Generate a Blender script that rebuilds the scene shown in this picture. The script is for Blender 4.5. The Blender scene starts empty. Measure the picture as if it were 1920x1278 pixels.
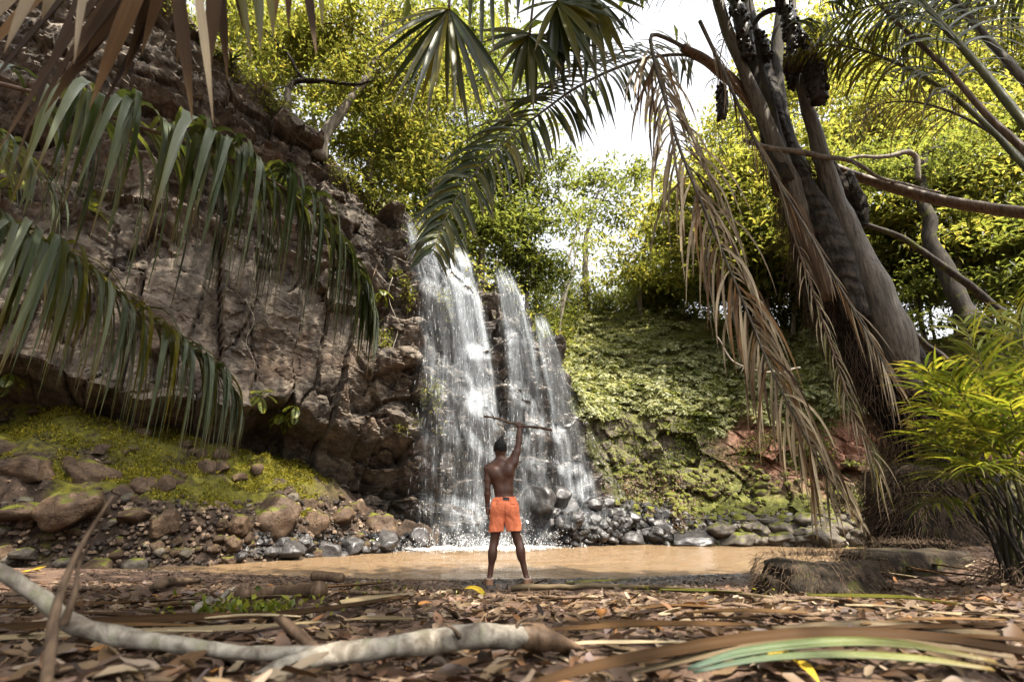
import bpy, math, random
import numpy as np
from mathutils import Vector, Matrix, noise as mnoise
from mathutils.bvhtree import BVHTree

random.seed(7)
RNG = np.random.default_rng(11)
SC = bpy.context.scene
COL = SC.collection

# ------------------------------------------------------------------ camera, sky, sun, exposure
F = 960.0                      # focal length in pixels of the 1920 px wide photograph
PITCH = math.radians(19.03)
CAM = Vector((0.0, 0.0, 0.83))
cam_d = bpy.data.cameras.new('camera')
cam_d.sensor_width = 36.0
cam_d.lens = 18.0
cam_d.clip_start = 0.05
cam_d.clip_end = 3000.0
cam_d.dof.use_dof = True
cam_d.dof.focus_distance = 6.9
cam_d.dof.aperture_fstop = 2.8
cam = bpy.data.objects.new('camera', cam_d)
COL.objects.link(cam)
cam.location = CAM
cam.rotation_euler = (math.radians(90) + PITCH, 0, 0)
SC.camera = cam

TO_SUN = Vector((0.36, -0.38, 0.86)).normalized()
SUN_EL = math.asin(TO_SUN.z)
SUN_ROT = math.atan2(TO_SUN.x, TO_SUN.y)
world = bpy.data.worlds.new('World')
SC.world = world
world.use_nodes = True
wt = world.node_tree
wt.nodes.clear()
w_out = wt.nodes.new('ShaderNodeOutputWorld')
w_bg = wt.nodes.new('ShaderNodeBackground')
w_sky = wt.nodes.new('ShaderNodeTexSky')
w_sky.sky_type = 'NISHITA'
w_sky.sun_disc = False
w_sky.sun_elevation = SUN_EL
w_sky.sun_rotation = SUN_ROT
w_sky.air_density = 1.0
w_sky.dust_density = 8.0
w_sky.ozone_density = 1.0
w_bg.inputs['Strength'].default_value = 0.115
w_veil = wt.nodes.new('ShaderNodeHueSaturation')          # thin white cloud veil over the whole sky
w_veil.inputs['Saturation'].default_value = 0.16
w_veil.inputs['Value'].default_value = 1.14
wt.links.new(w_sky.outputs['Color'], w_veil.inputs['Color'])
wt.links.new(w_veil.outputs['Color'], w_bg.inputs['Color'])
wt.links.new(w_bg.outputs['Background'], w_out.inputs['Surface'])

sun_d = bpy.data.lights.new('sun', 'SUN')
sun_d.energy = 5.0
sun_d.angle = math.radians(0.6)
sun_d.color = (1.0, 0.91, 0.77)
sun = bpy.data.objects.new('sun', sun_d)
COL.objects.link(sun)
sun.rotation_euler = TO_SUN.to_track_quat('Z', 'Y').to_euler()
sun.location = (10, 0, 30)

SC.view_settings.view_transform = 'Standard'
SC.view_settings.look = 'None'
SC.view_settings.exposure = 2.08
SC.view_settings.gamma = 1.0
SC.view_settings.use_curve_mapping = False
SC.render.engine = 'CYCLES'
SC.cycles.use_denoising = True
SC.cycles.max_bounces = 8
SC.cycles.transparent_max_bounces = 24
SC.cycles.caustics_reflective = False
SC.cycles.caustics_refractive = False
SC.cycles.sample_clamp_indirect = 6.0

# ------------------------------------------------------------------ helpers
CP, SP = math.cos(PITCH), math.sin(PITCH)

def ray(px, py):
    rx, ry = (px - 960.0) / F, (639.0 - py) / F
    return Vector((rx, CP - ry * SP, SP + ry * CP))

def at(px, py, Y):
    d = ray(px, py)
    return CAM + d * (Y / d.y)

def interp(x, xs, ys):
    return float(np.interp(x, xs, ys))

def tag(o, label=None, cat=None, group=None, kind=None):
    if label: o['label'] = label
    if cat: o['category'] = cat
    if group: o['group'] = group
    if kind: o['kind'] = kind
    return o

def link(name, data, parent=None, loc=None):
    o = bpy.data.objects.new(name, data)
    COL.objects.link(o)
    if parent is not None:
        o.parent = parent
    if loc is not None:
        o.location = loc
    return o

def empty(name, loc, label, cat, group=None):
    o = link(name, None, None, loc)
    o.empty_display_size = 0.2
    tag(o, label, cat, group)
    return o

class MB:
    """collects verts and faces of ONE mesh"""
    def __init__(self):
        self.v, self.f, self.uv = [], [], []
    def quad_strip(self, rings, close=True, cap=False):
        k = len(rings[0]); b = len(self.v)
        for r in rings: self.v.extend(r)
        for i in range(len(rings) - 1):
            for j in range(k if close else k - 1):
                a = b + i * k + j; c = b + i * k + (j + 1) % k
                self.f.append((a, c, c + k, a + k))
        if cap:
            self.f.append(tuple(b + j for j in range(k))[::-1])
            e = b + (len(rings) - 1) * k
            self.f.append(tuple(e + j for j in range(k)))
    def tube(self, pts, radii, sides=8, wob=0.0, cap=True, flat=1.0):
        pts = [Vector(p) for p in pts]
        n = len(pts)
        if not hasattr(radii, '__len__'): radii = [radii] * n
        t0 = (pts[1] - pts[0]).normalized()
        ref = Vector((0, 0, 1)) if abs(t0.z) < 0.9 else Vector((1, 0, 0))
        nrm = t0.cross(ref).normalized()
        rings = []
        for i, p in enumerate(pts):
            t = (pts[min(i + 1, n - 1)] - pts[max(i - 1, 0)]).normalized()
            nrm = (nrm - t * nrm.dot(t))
            nrm = nrm.normalized() if nrm.length > 1e-6 else t.orthogonal().normalized()
            bn = t.cross(nrm)
            ring = []
            for j in range(sides):
                a = 2 * math.pi * j / sides
                r = radii[i]
                if wob:
                    q = p * (1.3 / max(radii[0], 0.02) * 0.25) + Vector((j * 1.7, 0, 0))
                    r *= 1 + wob * mnoise.noise(Vector((math.cos(a) * 1.1, math.sin(a) * 1.1, 0)) + p * (0.35 / max(radii[0], .02)))
                ring.append(p + nrm * (math.cos(a) * r) + bn * (math.sin(a) * r * flat))
            rings.append(ring)
        self.quad_strip(rings, True, cap)
    def mesh(self, name, mat, smooth=True):
        me = bpy.data.meshes.new(name)
        me.from_pydata([tuple(v) for v in self.v], [], self.f)
        if mat is not None: me.materials.append(mat)
        if smooth: me.polygons.foreach_set('use_smooth', [True] * len(me.polygons))
        me.update()
        return me
    def build(self, name, mat, parent=None, loc=None, smooth=True, inv=None):
        if inv is not None:
            self.v = [Vector(v) - inv for v in self.v]
        return link(name, self.mesh(name, mat, smooth), parent, loc)

def np_mesh(name, V, Q, mat, smooth=True, attrs=None):
    """V (n,3), Q (m,k) faces"""
    V = np.ascontiguousarray(V, dtype=np.float32); Q = np.ascontiguousarray(Q, dtype=np.int32)
    me = bpy.data.meshes.new(name)
    me.vertices.add(len(V)); me.vertices.foreach_set('co', V.ravel())
    m, k = Q.shape
    me.loops.add(m * k); me.loops.foreach_set('vertex_index', Q.ravel())
    me.polygons.add(m)
    me.polygons.foreach_set('loop_start', np.arange(0, m * k, k, dtype=np.int32))
    me.polygons.foreach_set('use_smooth', np.full(m, smooth, dtype=bool))
    if attrs:
        for nm, (typ, data) in attrs.items():
            a = me.attributes.new(nm, typ, 'POINT')
            data = np.ascontiguousarray(data, dtype=np.float32)
            a.data.foreach_set('value' if typ == 'FLOAT' else ('vector' if typ in ('FLOAT_VECTOR', 'FLOAT2') else 'color'), data.ravel())
    if mat is not None: me.materials.append(mat)
    me.update(calc_edges=True)
    return me

def grid_quads(nr, nc):
    i = np.arange(nr - 1)[:, None] * nc + np.arange(nc - 1)[None, :]
    return np.stack([i, i + 1, i + nc + 1, i + nc], -1).reshape(-1, 4)

def catmull(pts, n):
    pts = [Vector(p) for p in pts]
    P = [pts[0] * 2 - pts[1]] + pts + [pts[-1] * 2 - pts[-2]]
    out = []
    m = len(pts) - 1
    for i in range(n):
        u = i / (n - 1) * m
        k = min(int(u), m - 1); t = u - k
        a, b, c, d = P[k], P[k + 1], P[k + 2], P[k + 3]
        out.append(0.5 * ((2 * b) + (c - a) * t + (2 * a - 5 * b + 4 * c - d) * t * t + (3 * b - a - 3 * c + d) * t ** 3))
    return out

def wobble(pts, amp, freq=3.0, seed=0):
    return [p + Vector((mnoise.noise(p * freq + Vector((seed, 0, 0))), mnoise.noise(p * freq + Vector((0, seed + 9, 0))), mnoise.noise(p * freq + Vector((0, 0, seed + 17))))) * amp for p in pts]

# numpy noise
def _hash(ix, iy, iz, seed):
    h = (ix.astype(np.int64) * 374761393 + iy.astype(np.int64) * 668265263 + iz.astype(np.int64) * 2147483647 % 1000003 * 974711 + seed * 1274126177) & 0xFFFFFFFF
    h = ((h ^ (h >> 13)) * 1274126177) & 0xFFFFFFFF
    h = ((h ^ (h >> 16)) * 2246822519) & 0xFFFFFFFF
    return ((h ^ (h >> 15)) & 0xFFFFFF) / float(0xFFFFFF)

def vnoise(x, y, z=None, seed=0):
    x = np.asarray(x, float); y = np.asarray(y, float); z = np.zeros_like(x) if z is None else np.asarray(z, float)
    x0, y0, z0 = np.floor(x), np.floor(y), np.floor(z)
    fx, fy, fz = x - x0, y - y0, z - z0
    fx, fy, fz = (f * f * (3 - 2 * f) for f in (fx, fy, fz))
    r = 0
    for dx in (0, 1):
        for dy in (0, 1):
            for dz in (0, 1):
                w = (fx if dx else 1 - fx) * (fy if dy else 1 - fy) * (fz if dz else 1 - fz)
                r = r + w * _hash(x0 + dx, y0 + dy, z0 + dz, seed)
    return r * 2 - 1

def fbm(x, y, z=None, oct=4, seed=0, gain=0.5):
    r = 0; a = 1; f = 1
    for o in range(oct):
        r = r + a * vnoise(x * f, y * f, None if z is None else z * f, seed + o * 31)
        a *= gain; f *= 2.03
    return r

def voro(x, y, seed=0, jit=0.9, box=0.0):
    """nearest, edge distance, cell random, offset from the cell centre"""
    x0, y0 = np.floor(x), np.floor(y); z = np.zeros_like(x0)
    d1 = np.full(x.shape, 9.0); d2 = np.full(x.shape, 9.0); cid = np.zeros(x.shape); ox = np.zeros(x.shape); oy = np.zeros(x.shape)
    for dx in (-1, 0, 1):
        for dy in (-1, 0, 1):
            cx = x0 + dx; cy = y0 + dy
            px = cx + 0.5 + jit * (_hash(cx, cy, z, seed) - 0.5); py = cy + 0.5 + jit * (_hash(cx, cy, z, seed + 5) - 0.5)
            ax, ay = np.abs(x - px), np.abs(y - py)
            d = np.hypot(x - px, y - py) * (1 - box) + box * np.maximum(np.maximum(ax, ay), (ax + ay) * .62)
            c = _hash(cx, cy, z, seed + 11)
            new = d < d1
            d2 = np.where(new, d1, np.minimum(d2, d))
            cid = np.where(new, c, cid); ox = np.where(new, x - px, ox); oy = np.where(new, y - py, oy)
            d1 = np.where(new, d, d1)
    return d1, d2 - d1, cid, ox, oy

def sstep(a, b, x):
    t = np.clip((x - a) / (b - a), 0, 1)
    return t * t * (3 - 2 * t)

# ------------------------------------------------------------------ materials
class NT:
    def __init__(self, name):
        self.m = bpy.data.materials.new(name); self.m.use_nodes = True
        self.t = self.m.node_tree; self.t.nodes.clear()
        self.out = self.t.nodes.new('ShaderNodeOutputMaterial')
    def n(self, typ, ins=None, **props):
        nd = self.t.nodes.new(typ)
        for k, v in props.items(): setattr(nd, k, v)
        for k, v in (ins or {}).items(): self.set(nd, k, v)
        return nd
    def set(self, nd, k, v):
        s = nd.inputs[k]
        if isinstance(v, bpy.types.NodeSocket): self.t.links.new(v, s)
        elif isinstance(v, bpy.types.Node): self.t.links.new(v.outputs[0], s)
        else:
            if s.type == 'RGBA' and len(v) == 3: v = (*v, 1)
            s.default_value = v
    def coord(self, obj=True, scale=(1, 1, 1), rot=(0, 0, 0)):
        tc = self.n('ShaderNodeTexCoord')
        return self.n('ShaderNodeMapping', {'Vector': tc.outputs['Object' if obj else 'Generated'], 'Scale': scale, 'Rotation': rot}).outputs[0]
    def wpos(self, scale=(1, 1, 1)):
        g = self.n('ShaderNodeNewGeometry')
        return self.n('ShaderNodeMapping', {'Vector': g.outputs['Position'], 'Scale': scale}).outputs[0]
    def noise(self, vec, scale, detail=4, rough=0.55, dist=0.0):
        return self.n('ShaderNodeTexNoise', {'Vector': vec, 'Scale': scale, 'Detail': detail, 'Roughness': rough, 'Distortion': dist}).outputs[0]
    def ramp(self, fac, stops):
        r = self.n('ShaderNodeValToRGB', {'Fac': fac})
        el = r.color_ramp.elements
        while len(el) < len(stops): el.new(0.5)
        for e, (p, c) in zip(el, stops):
            e.position = p; e.color = (*c, 1) if len(c) == 3 else c
        return r.outputs[0]
    def rampf(self, fac, a, b):
        return self.n('ShaderNodeMapRange', {'Value': fac, 'From Min': a, 'From Max': b, 'To Min': 0.0, 'To Max': 1.0}, interpolation_type='SMOOTHSTEP').outputs[0]
    def mix(self, fac, a, b, mode='MIX'):
        nd = self.n('ShaderNodeMix', data_type='RGBA', blend_type=mode)
        self.set(nd, 0, fac); self.set(nd, 6, a); self.set(nd, 7, b)
        return nd.outputs[2]
    def math(self, op, a, b=0.0, clamp=False):
        nd = self.n('ShaderNodeMath', operation=op, use_clamp=clamp)
        self.set(nd, 0, a); self.set(nd, 1, b)
        return nd.outputs[0]
    def attr(self, name, out='Fac'):
        return self.n('ShaderNodeAttribute', attribute_name=name).outputs[out]
    def bump(self, h, strength=0.5, dist=0.02, normal=None):
        ins = {'Height': h, 'Strength': strength, 'Distance': dist}
        if normal is not None: ins['Normal'] = normal
        return self.n('ShaderNodeBump', ins).outputs[0]
    def rnd(self):
        a = self.n('ShaderNodeObjectInfo').outputs['Random']
        b = self.n('ShaderNodeNewGeometry').outputs['Random Per Island']
        return self.math('FRACT', self.math('ADD', a, b))
    def done(self, sh, vol=None):
        self.t.links.new(sh if isinstance(sh, bpy.types.NodeSocket) else sh.outputs[0], self.out.inputs[0])
        return self.m
    def pbsdf(self, col, rough=0.6, spec=0.4, normal=None, alb=0.56, **kw):
        if alb != 1.0: col = self.mix(1.0, col, (alb, alb, alb), 'MULTIPLY')
        if alb == 0.56 and isinstance(spec, float): spec = spec * .5
        ins = {'Base Color': col, 'Roughness': rough, 'Specular IOR Level': spec}
        if normal is not None: ins['Normal'] = normal
        ins.update(kw)
        return self.n('ShaderNodeBsdfPrincipled', ins)

def leaf_mat(name, stops, trans=0.45, rough=0.4, spec=0.4, streak=0.0, tmul=1.6, tip=None):
    t = NT(name)
    col = t.ramp(t.rnd(), stops)
    nz = t.noise(t.wpos(), 1.1, 4, .6)
    col = t.mix(0.5, col, t.mix(nz, (0.3, 0.3, 0.3), (1.7, 1.7, 1.7)), 'MULTIPLY')
    nrm = None
    if streak:
        s = t.noise(t.n('ShaderNodeMapping', {'Vector': t.attr('along', 'Vector'), 'Scale': (60, 1.2, 1)}).outputs[0], 1.0, 2)
        col = t.mix(streak, col, t.mix(s, (0.45, 0.45, 0.4), (1.6, 1.6, 1.5)), 'MULTIPLY')
        nrm = t.bump(s, 0.35, 0.004)
        zt = t.n('ShaderNodeSeparateXYZ', {0: t.attr('along', 'Vector')}).outputs[2]
        col = t.mix(t.math('MULTIPLY', t.rampf(t.math('ADD', zt, t.math('MULTIPLY', nz, 0.3)), 0.85, 1.15), 0.8), col, (0.16, 0.10, 0.045))
    p = t.pbsdf(col, rough, spec, nrm)
    tr = t.n('ShaderNodeBsdfTranslucent', {'Color': t.mix(1.0, col, (tmul * .74, tmul * .69, tmul * 0.50), 'MULTIPLY')})
    return t.done(t.n('ShaderNodeMixShader', {0: trans, 1: p, 2: tr}))

def rock_mat(name, c_dark, c_mid, c_light, rough=(0.55, 0.9), scale=1.0, bump=0.6, spec=0.35, moss=0.0, coat=0.0, crack=True):
    t = NT(name)
    v = t.coord()
    oi = t.n('ShaderNodeObjectInfo')
    v = t.n('ShaderNodeVectorMath', {0: v, 1: oi.outputs['Location']}, operation='ADD').outputs[0]
    n1 = t.noise(v, 1.6 * scale, 6, 0.62)
    n2 = t.noise(v, 9.0 * scale, 5, 0.65)
    n3 = t.noise(v, 40.0 * scale, 3, 0.6)
    f = t.math('ADD', t.math('MULTIPLY', n1, 0.55), t.math('MULTIPLY', n2, 0.45))
    col = t.ramp(f, [(0.30, c_dark), (0.5, c_mid), (0.72, c_light)])
    col = t.mix(0.5, col, t.mix(oi.outputs['Random'], (0.62, 0.6, 0.6), (1.35, 1.28, 1.2)), 'MULTIPLY')
    col = t.mix(0.5, col, t.mix(n3, (0.55, 0.55, 0.55), (1.4, 1.4, 1.4)), 'MULTIPLY')
    h = t.math('ADD', t.math('MULTIPLY', n2, 0.7), t.math('MULTIPLY', n3, 0.3))
    if crack:
        vo = t.n('ShaderNodeTexVoronoi', {'Vector': v, 'Scale': 1.3 * scale}, feature='DISTANCE_TO_EDGE').outputs['Distance']
        ck = t.rampf(t.math('ADD', vo, t.math('MULTIPLY', n2, 0.10)), 0.045, 0.065)
        h = t.math('ADD', h, t.math('MULTIPLY', ck, 0.8))
        col = t.mix(t.math('MULTIPLY', t.math('SUBTRACT', 1.0, ck), 0.4), col, c_dark)
    if moss:
        g = t.n('ShaderNodeNewGeometry')
        up = t.n('ShaderNodeSeparateXYZ', {0: g.outputs['Normal']}).outputs[2]
        mm = t.rampf(t.math('ADD', t.math('MULTIPLY', up, 0.5), n1), 1.0 - moss, 1.15 - moss)
        mc = t.mix(n3, (0.05, 0.06, 0.006), (0.17, 0.17, 0.02))
        col = t.mix(mm, col, mc)
    ro = t.n('ShaderNodeMapRange', {'Value': n2, 'To Min': rough[0], 'To Max': rough[1]}).outputs[0]
    p = t.pbsdf(col, ro, spec, t.bump(h, bump, 0.03 / scale))
    if coat: p.inputs['Coat Weight'].default_value = coat; p.inputs['Coat Roughness'].default_value = 0.08
    return t.done(p)

def bark_mat(name, c1, c2, scale=1.0, stretch=6.0, moss=0.0, bump=0.7, rough=0.85, patch=None, low=None):
    t = NT(name)
    v = t.coord(scale=(stretch * scale, stretch * scale, scale))
    n1 = t.noise(v, 2.5, 6, 0.65, 0.4)
    n2 = t.noise(t.coord(), 3.0 * scale, 4)
    n3 = t.noise(t.coord(), 45.0 * scale, 3)
    col = t.mix(t.rampf(n1, 0.3, 0.7), c1, c2)
    col = t.mix(0.55, col, t.mix(n2, (0.5, 0.5, 0.5), (1.5, 1.5, 1.45)), 'MULTIPLY')
    ring = None
    if low:
        ring = t.n('ShaderNodeTexWave', {'Vector': t.coord(), 'Scale': 1.5, 'Distortion': 9.0, 'Detail': 4.0, 'Detail Scale': 1.6}, bands_direction='Z').outputs['Fac']
        col = t.mix(.6, col, t.mix(ring, (.4, .4, .4), (1.4, 1.4, 1.4)), 'MULTIPLY')
    if low:                                    # root fibres at the trunk foot, its shade painted in as black
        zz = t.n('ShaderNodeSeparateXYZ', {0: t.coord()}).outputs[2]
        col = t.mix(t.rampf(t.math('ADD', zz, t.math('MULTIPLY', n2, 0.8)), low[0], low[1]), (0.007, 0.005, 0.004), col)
    if patch:
        col = t.mix(t.math('MULTIPLY', t.rampf(n2, 0.58, 0.7), .6), col, patch)
    if moss:
        col = t.mix(t.rampf(t.math('ADD', n2, t.math('MULTIPLY', n3, 0.3)), 0.8 - moss, 0.95 - moss), col, (0.07, 0.075, 0.012))
    return t.done(t.pbsdf(col, rough, 0.25, t.bump(t.math('ADD', n1 if ring is None else t.math('ADD', n1, ring), t.math('MULTIPLY', n3, 0.3)), bump, (0.02 if ring is None else .07) / scale)))

M = {}
M['leaf_yellow'] = leaf_mat('leaf_yellow_green', [(0.0, (0.09, 0.11, 0.022)), (0.5, (0.145, 0.158, 0.032)), (0.9, (0.20, 0.195, 0.042)), (1.0, (0.27, 0.23, 0.05))], 0.58, 0.42, 0.35, tmul=2.0)
M['leaf_olive'] = leaf_mat('leaf_olive', [(0.0, (0.065, 0.085, 0.018)), (0.5, (0.10, 0.125, 0.027)), (1.0, (0.15, 0.165, 0.038))], 0.55, 0.42, 0.4, tmul=1.9)
M['leaf_dark'] = leaf_mat('leaf_dark_green', [(0.0, (0.03, 0.045, 0.008)), (0.6, (0.065, 0.085, 0.014)), (1.0, (0.12, 0.13, 0.02))], 0.4, 0.4, 0.4)
M['leaf_pale'] = leaf_mat('leaf_pale_fern', [(0.0, (0.10, 0.12, 0.035)), (0.5, (0.26, 0.275, 0.115)), (1.0, (0.50, 0.50, 0.29))], 0.4, 0.45, 0.4)
M['frond_green'] = leaf_mat('frond_green', [(0.0, (0.022, 0.036, 0.010)), (0.6, (0.042, 0.058, 0.014)), (1.0, (0.075, 0.08, 0.018))], 0.3, 0.3, 0.6, streak=0.55, tmul=1.9)
M['frond_olive'] = leaf_mat('frond_olive', [(0.0, (0.05, 0.055, 0.010)), (0.6, (0.11, 0.105, 0.014)), (1.0, (0.20, 0.17, 0.02))], 0.35, 0.35, 0.5, streak=0.4, tmul=1.8)
M['frond_dry'] = leaf_mat('frond_dry', [(0.0, (0.12, 0.085, 0.048)), (0.5, (0.25, 0.19, 0.115)), (1.0, (0.42, 0.335, 0.22))], 0.15, 0.55, 0.35, streak=0.6, tmul=1.2)
M['frond_brown'] = leaf_mat('frond_brown', [(0.0, (0.035, 0.019, 0.009)), (0.6, (0.09, 0.048, 0.021)), (1.0, (0.22, 0.125, 0.055))], 0.2, 0.65, 0.15, streak=0.6, tmul=1.3)
M['frond_bright'] = leaf_mat('frond_bright', [(0.0, (0.05, 0.075, 0.010)), (0.6, (0.13, 0.155, 0.016)), (1.0, (0.26, 0.25, 0.03))], 0.4, 0.35, 0.5, streak=0.35, tmul=1.7)
M['litter'] = leaf_mat('litter_leaf', [(0.0, (0.020, 0.012, 0.008)), (0.25, (0.05, 0.026, 0.015)), (0.42, (0.12, 0.068, 0.034)), (0.6, (0.19, 0.135, 0.08)), (0.77, (0.10, 0.065, 0.05)), (0.88, (0.36, 0.28, 0.185)), (0.93, (0.17, 0.13, 0.125)), (1.0, (0.28, 0.12, 0.028))], 0.12, 0.5, 0.35, tmul=1.2)
M['yellow_leaf'] = leaf_mat('yellow_leaf', [(0.0, (0.45, 0.30, 0.03)), (1.0, (0.6, 0.45, 0.05))], 0.3, 0.5, 0.3)
M['rock_brown'] = rock_mat('rock_brown', (0.024, 0.016, 0.010), (0.088, 0.056, 0.034), (0.22, 0.15, 0.095), (0.35, 0.8), bump=1.0, moss=0.16)
M['rock_wet'] = rock_mat('rock_wet', (0.015, 0.014, 0.014), (0.045, 0.043, 0.044), (0.11, 0.105, 0.10), (0.14, 0.5), spec=0.7, coat=0.12)
M['rock_grey'] = rock_mat('rock_grey', (0.04, 0.035, 0.028), (0.105, 0.09, 0.072), (0.21, 0.185, 0.15), (0.5, 0.9), moss=0.12)
M['rock_mossy'] = rock_mat('rock_mossy', (0.05, 0.042, 0.028), (0.12, 0.095, 0.06), (0.22, 0.18, 0.12), (0.6, 0.95), moss=0.52)
M['bark_grey'] = bark_mat('bark_grey', (0.09, 0.075, 0.06), (0.26, 0.225, 0.18), 1.0)
M['bark_dark'] = bark_mat('bark_dark', (0.012, 0.010, 0.008), (0.055, 0.044, 0.034), 1.0, moss=0.1)
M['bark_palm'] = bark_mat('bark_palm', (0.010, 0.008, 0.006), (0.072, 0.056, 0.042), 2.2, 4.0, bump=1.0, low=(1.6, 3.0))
M['petiole_grey'] = bark_mat('petiole_grey', (0.05, 0.043, 0.034), (0.19, 0.165, 0.13), 1.0, 12.0, bump=0.4, rough=0.6)
M['petiole_green'] = bark_mat('petiole_green', (0.06, 0.065, 0.03), (0.15, 0.145, 0.075), 1.0, 12.0, bump=0.25, rough=0.4)
M['petiole_brown'] = bark_mat('petiole_brown', (0.07, 0.042, 0.025), (0.19, 0.125, 0.08), 1.0, 12.0, bump=0.35, rough=0.5)
M['branch_pale'] = bark_mat('branch_pale', (0.09, 0.072, 0.055), (0.36, 0.325, 0.27), 5.0, 1.6, bump=1.0, rough=0.8, patch=(0.17, 0.175, 0.10))
M['twig'] = bark_mat('twig', (0.05, 0.033, 0.022), (0.19, 0.13, 0.085), 3.0, 4.0)
M['fruit'] = rock_mat('fruit', (0.010, 0.008, 0.008), (0.030, 0.021, 0.018), (0.075, 0.05, 0.04), (0.3, 0.6), 3.0)
M['root_soil'] = bark_mat('root_soil', (0.012, 0.009, 0.006), (0.062, 0.046, 0.031), 3.0, 1.5, moss=0.08, bump=1.0)
# ------------------------------------------------------------------ ground (near bank and pool bed)
def shore_y(x):
    return np.interp(x, [-8, -5.2, -3.5, -2, 0, 1.5, 3, 5, 7, 10], [9.6, 9.1, 8.5, 8.1, 7.9, 8.1, 8.6, 9.0, 9.6, 10.4])

def ground_z(x, y, fine=True):
    x = np.asarray(x, float); y = np.asarray(y, float)
    yy = y * 7.9 / shore_y(x)
    z = np.interp(yy, [-30, -3, 1.3, 2.6, 4.0, 5.5, 6.8, 7.6, 7.9, 8.4, 9.5, 12, 80], [0.8, 0.62, 0.50, 0.42, 0.29, 0.15, 0.055, 0.02, 0.0, -0.06, -0.25, -0.45, -0.6])
    z = z + 0.40 * np.exp(-(((x - 5.6) / 1.5) ** 2 + ((y - 6.3) / 1.3) ** 2))
    z = z + 0.16 * sstep(2.2, 4.5, x) * sstep(7.5, 5.0, y)
    z = z + 0.12 * sstep(-4.0, -8.0, x) * sstep(10.0, 7.0, y)
    amp = 0.25 + 0.75 * sstep(8.2, 6.0, yy)
    z = z + amp * 0.035 * fbm(x * 1.1, y * 1.1, oct=3, seed=3)
    if fine:
        z = z + amp * 0.014 * fbm(x * 7, y * 7, oct=3, seed=5)
    return z

def gz(x, y):
    return float(ground_z(np.array([x]), np.array([y]))[0])

def on_ground(px, py, lift=0.0):
    """point of the near bank seen at that pixel"""
    r = gB.ray_cast(CAM, ray(px, py).normalized())
    p = r[0].copy()
    p.z += lift
    return p

def axis(core, n_core, far, n_far):
    a = np.linspace(core[0], core[1], n_core)
    step = a[1] - a[0]
    g = step * (np.geomspace(1, 60, n_far)).cumsum()
    lo = core[0] - g / g[-1] * (core[0] - far[0]); hi = core[1] + g / g[-1] * (far[1] - core[1])
    return np.concatenate([lo[::-1], a, hi])

gx = axis((-7, 7), 230, (-120, 120), 30)
gy = np.concatenate([-np.geomspace(1, 60, 16)[::-1] + 1.2, np.linspace(0.4, 4, 105), np.linspace(4.04, 10, 115), np.linspace(10.2, 26, 40), np.geomspace(27, 200, 16)])
GX, GY = np.meshgrid(gx, gy)
GZ = ground_z(GX, GY)
gV = np.stack([GX, GY, GZ], -1).reshape(-1, 3)

def soil_material():
    t = NT('soil')
    v = t.wpos()
    n1 = t.noise(v, 1.3, 5, 0.6); n2 = t.noise(v, 14, 5, 0.65); n3 = t.noise(v, 70, 4, 0.7)
    col = t.ramp(t.math('ADD', t.math('MULTIPLY', n1, 0.4), t.math('MULTIPLY', n2, 0.6)), [(0.3, (0.045, 0.028, 0.020)), (0.5, (0.12, 0.077, 0.055)), (0.7, (0.22, 0.150, 0.11))])
    col = t.mix(0.6, col, t.mix(n3, (0.4, 0.38, 0.36), (1.7, 1.65, 1.6)), 'MULTIPLY')
    gv = t.n('ShaderNodeTexVoronoi', {'Vector': v, 'Scale': 70.0})
    gcol = t.mix(gv.outputs['Color'], (0.06, 0.055, 0.052), (0.30, 0.265, 0.24))
    sep = t.n('ShaderNodeSeparateXYZ', {0: v})
    y = sep.outputs[1]; x = sep.outputs[0]
    edge = t.math('ADD', y, t.math('MULTIPLY', n1, 1.2))
    grav = t.math('MULTIPLY', t.rampf(edge, 6.6, 7.5), t.rampf(x, -1.5, 0.6))
    col = t.mix(grav, col, gcol)
    wet = t.rampf(sep.outputs[2], 0.05, 0.005)
    col = t.mix(wet, col, t.mix(1.0, col, (0.5, 0.46, 0.42), 'MULTIPLY'))
    rough = t.n('ShaderNodeMapRange', {'Value': wet, 'To Min': 0.9, 'To Max': 0.35}).outputs[0]
    h = t.math('ADD', t.math('MULTIPLY', n2, 0.6), t.math('MULTIPLY', n3, 0.5))
    h = t.math('SUBTRACT', h, t.math('MULTIPLY', t.math('MULTIPLY', grav, gv.outputs['Distance']), 0.6))
    return t.done(t.pbsdf(col, rough, 0.3, t.bump(h, 0.9, 0.02)))
M['soil'] = soil_material()
o = link('ground', np_mesh('ground', gV, grid_quads(len(gy), len(gx)), M['soil'])); tag(o, kind='structure')

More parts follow.
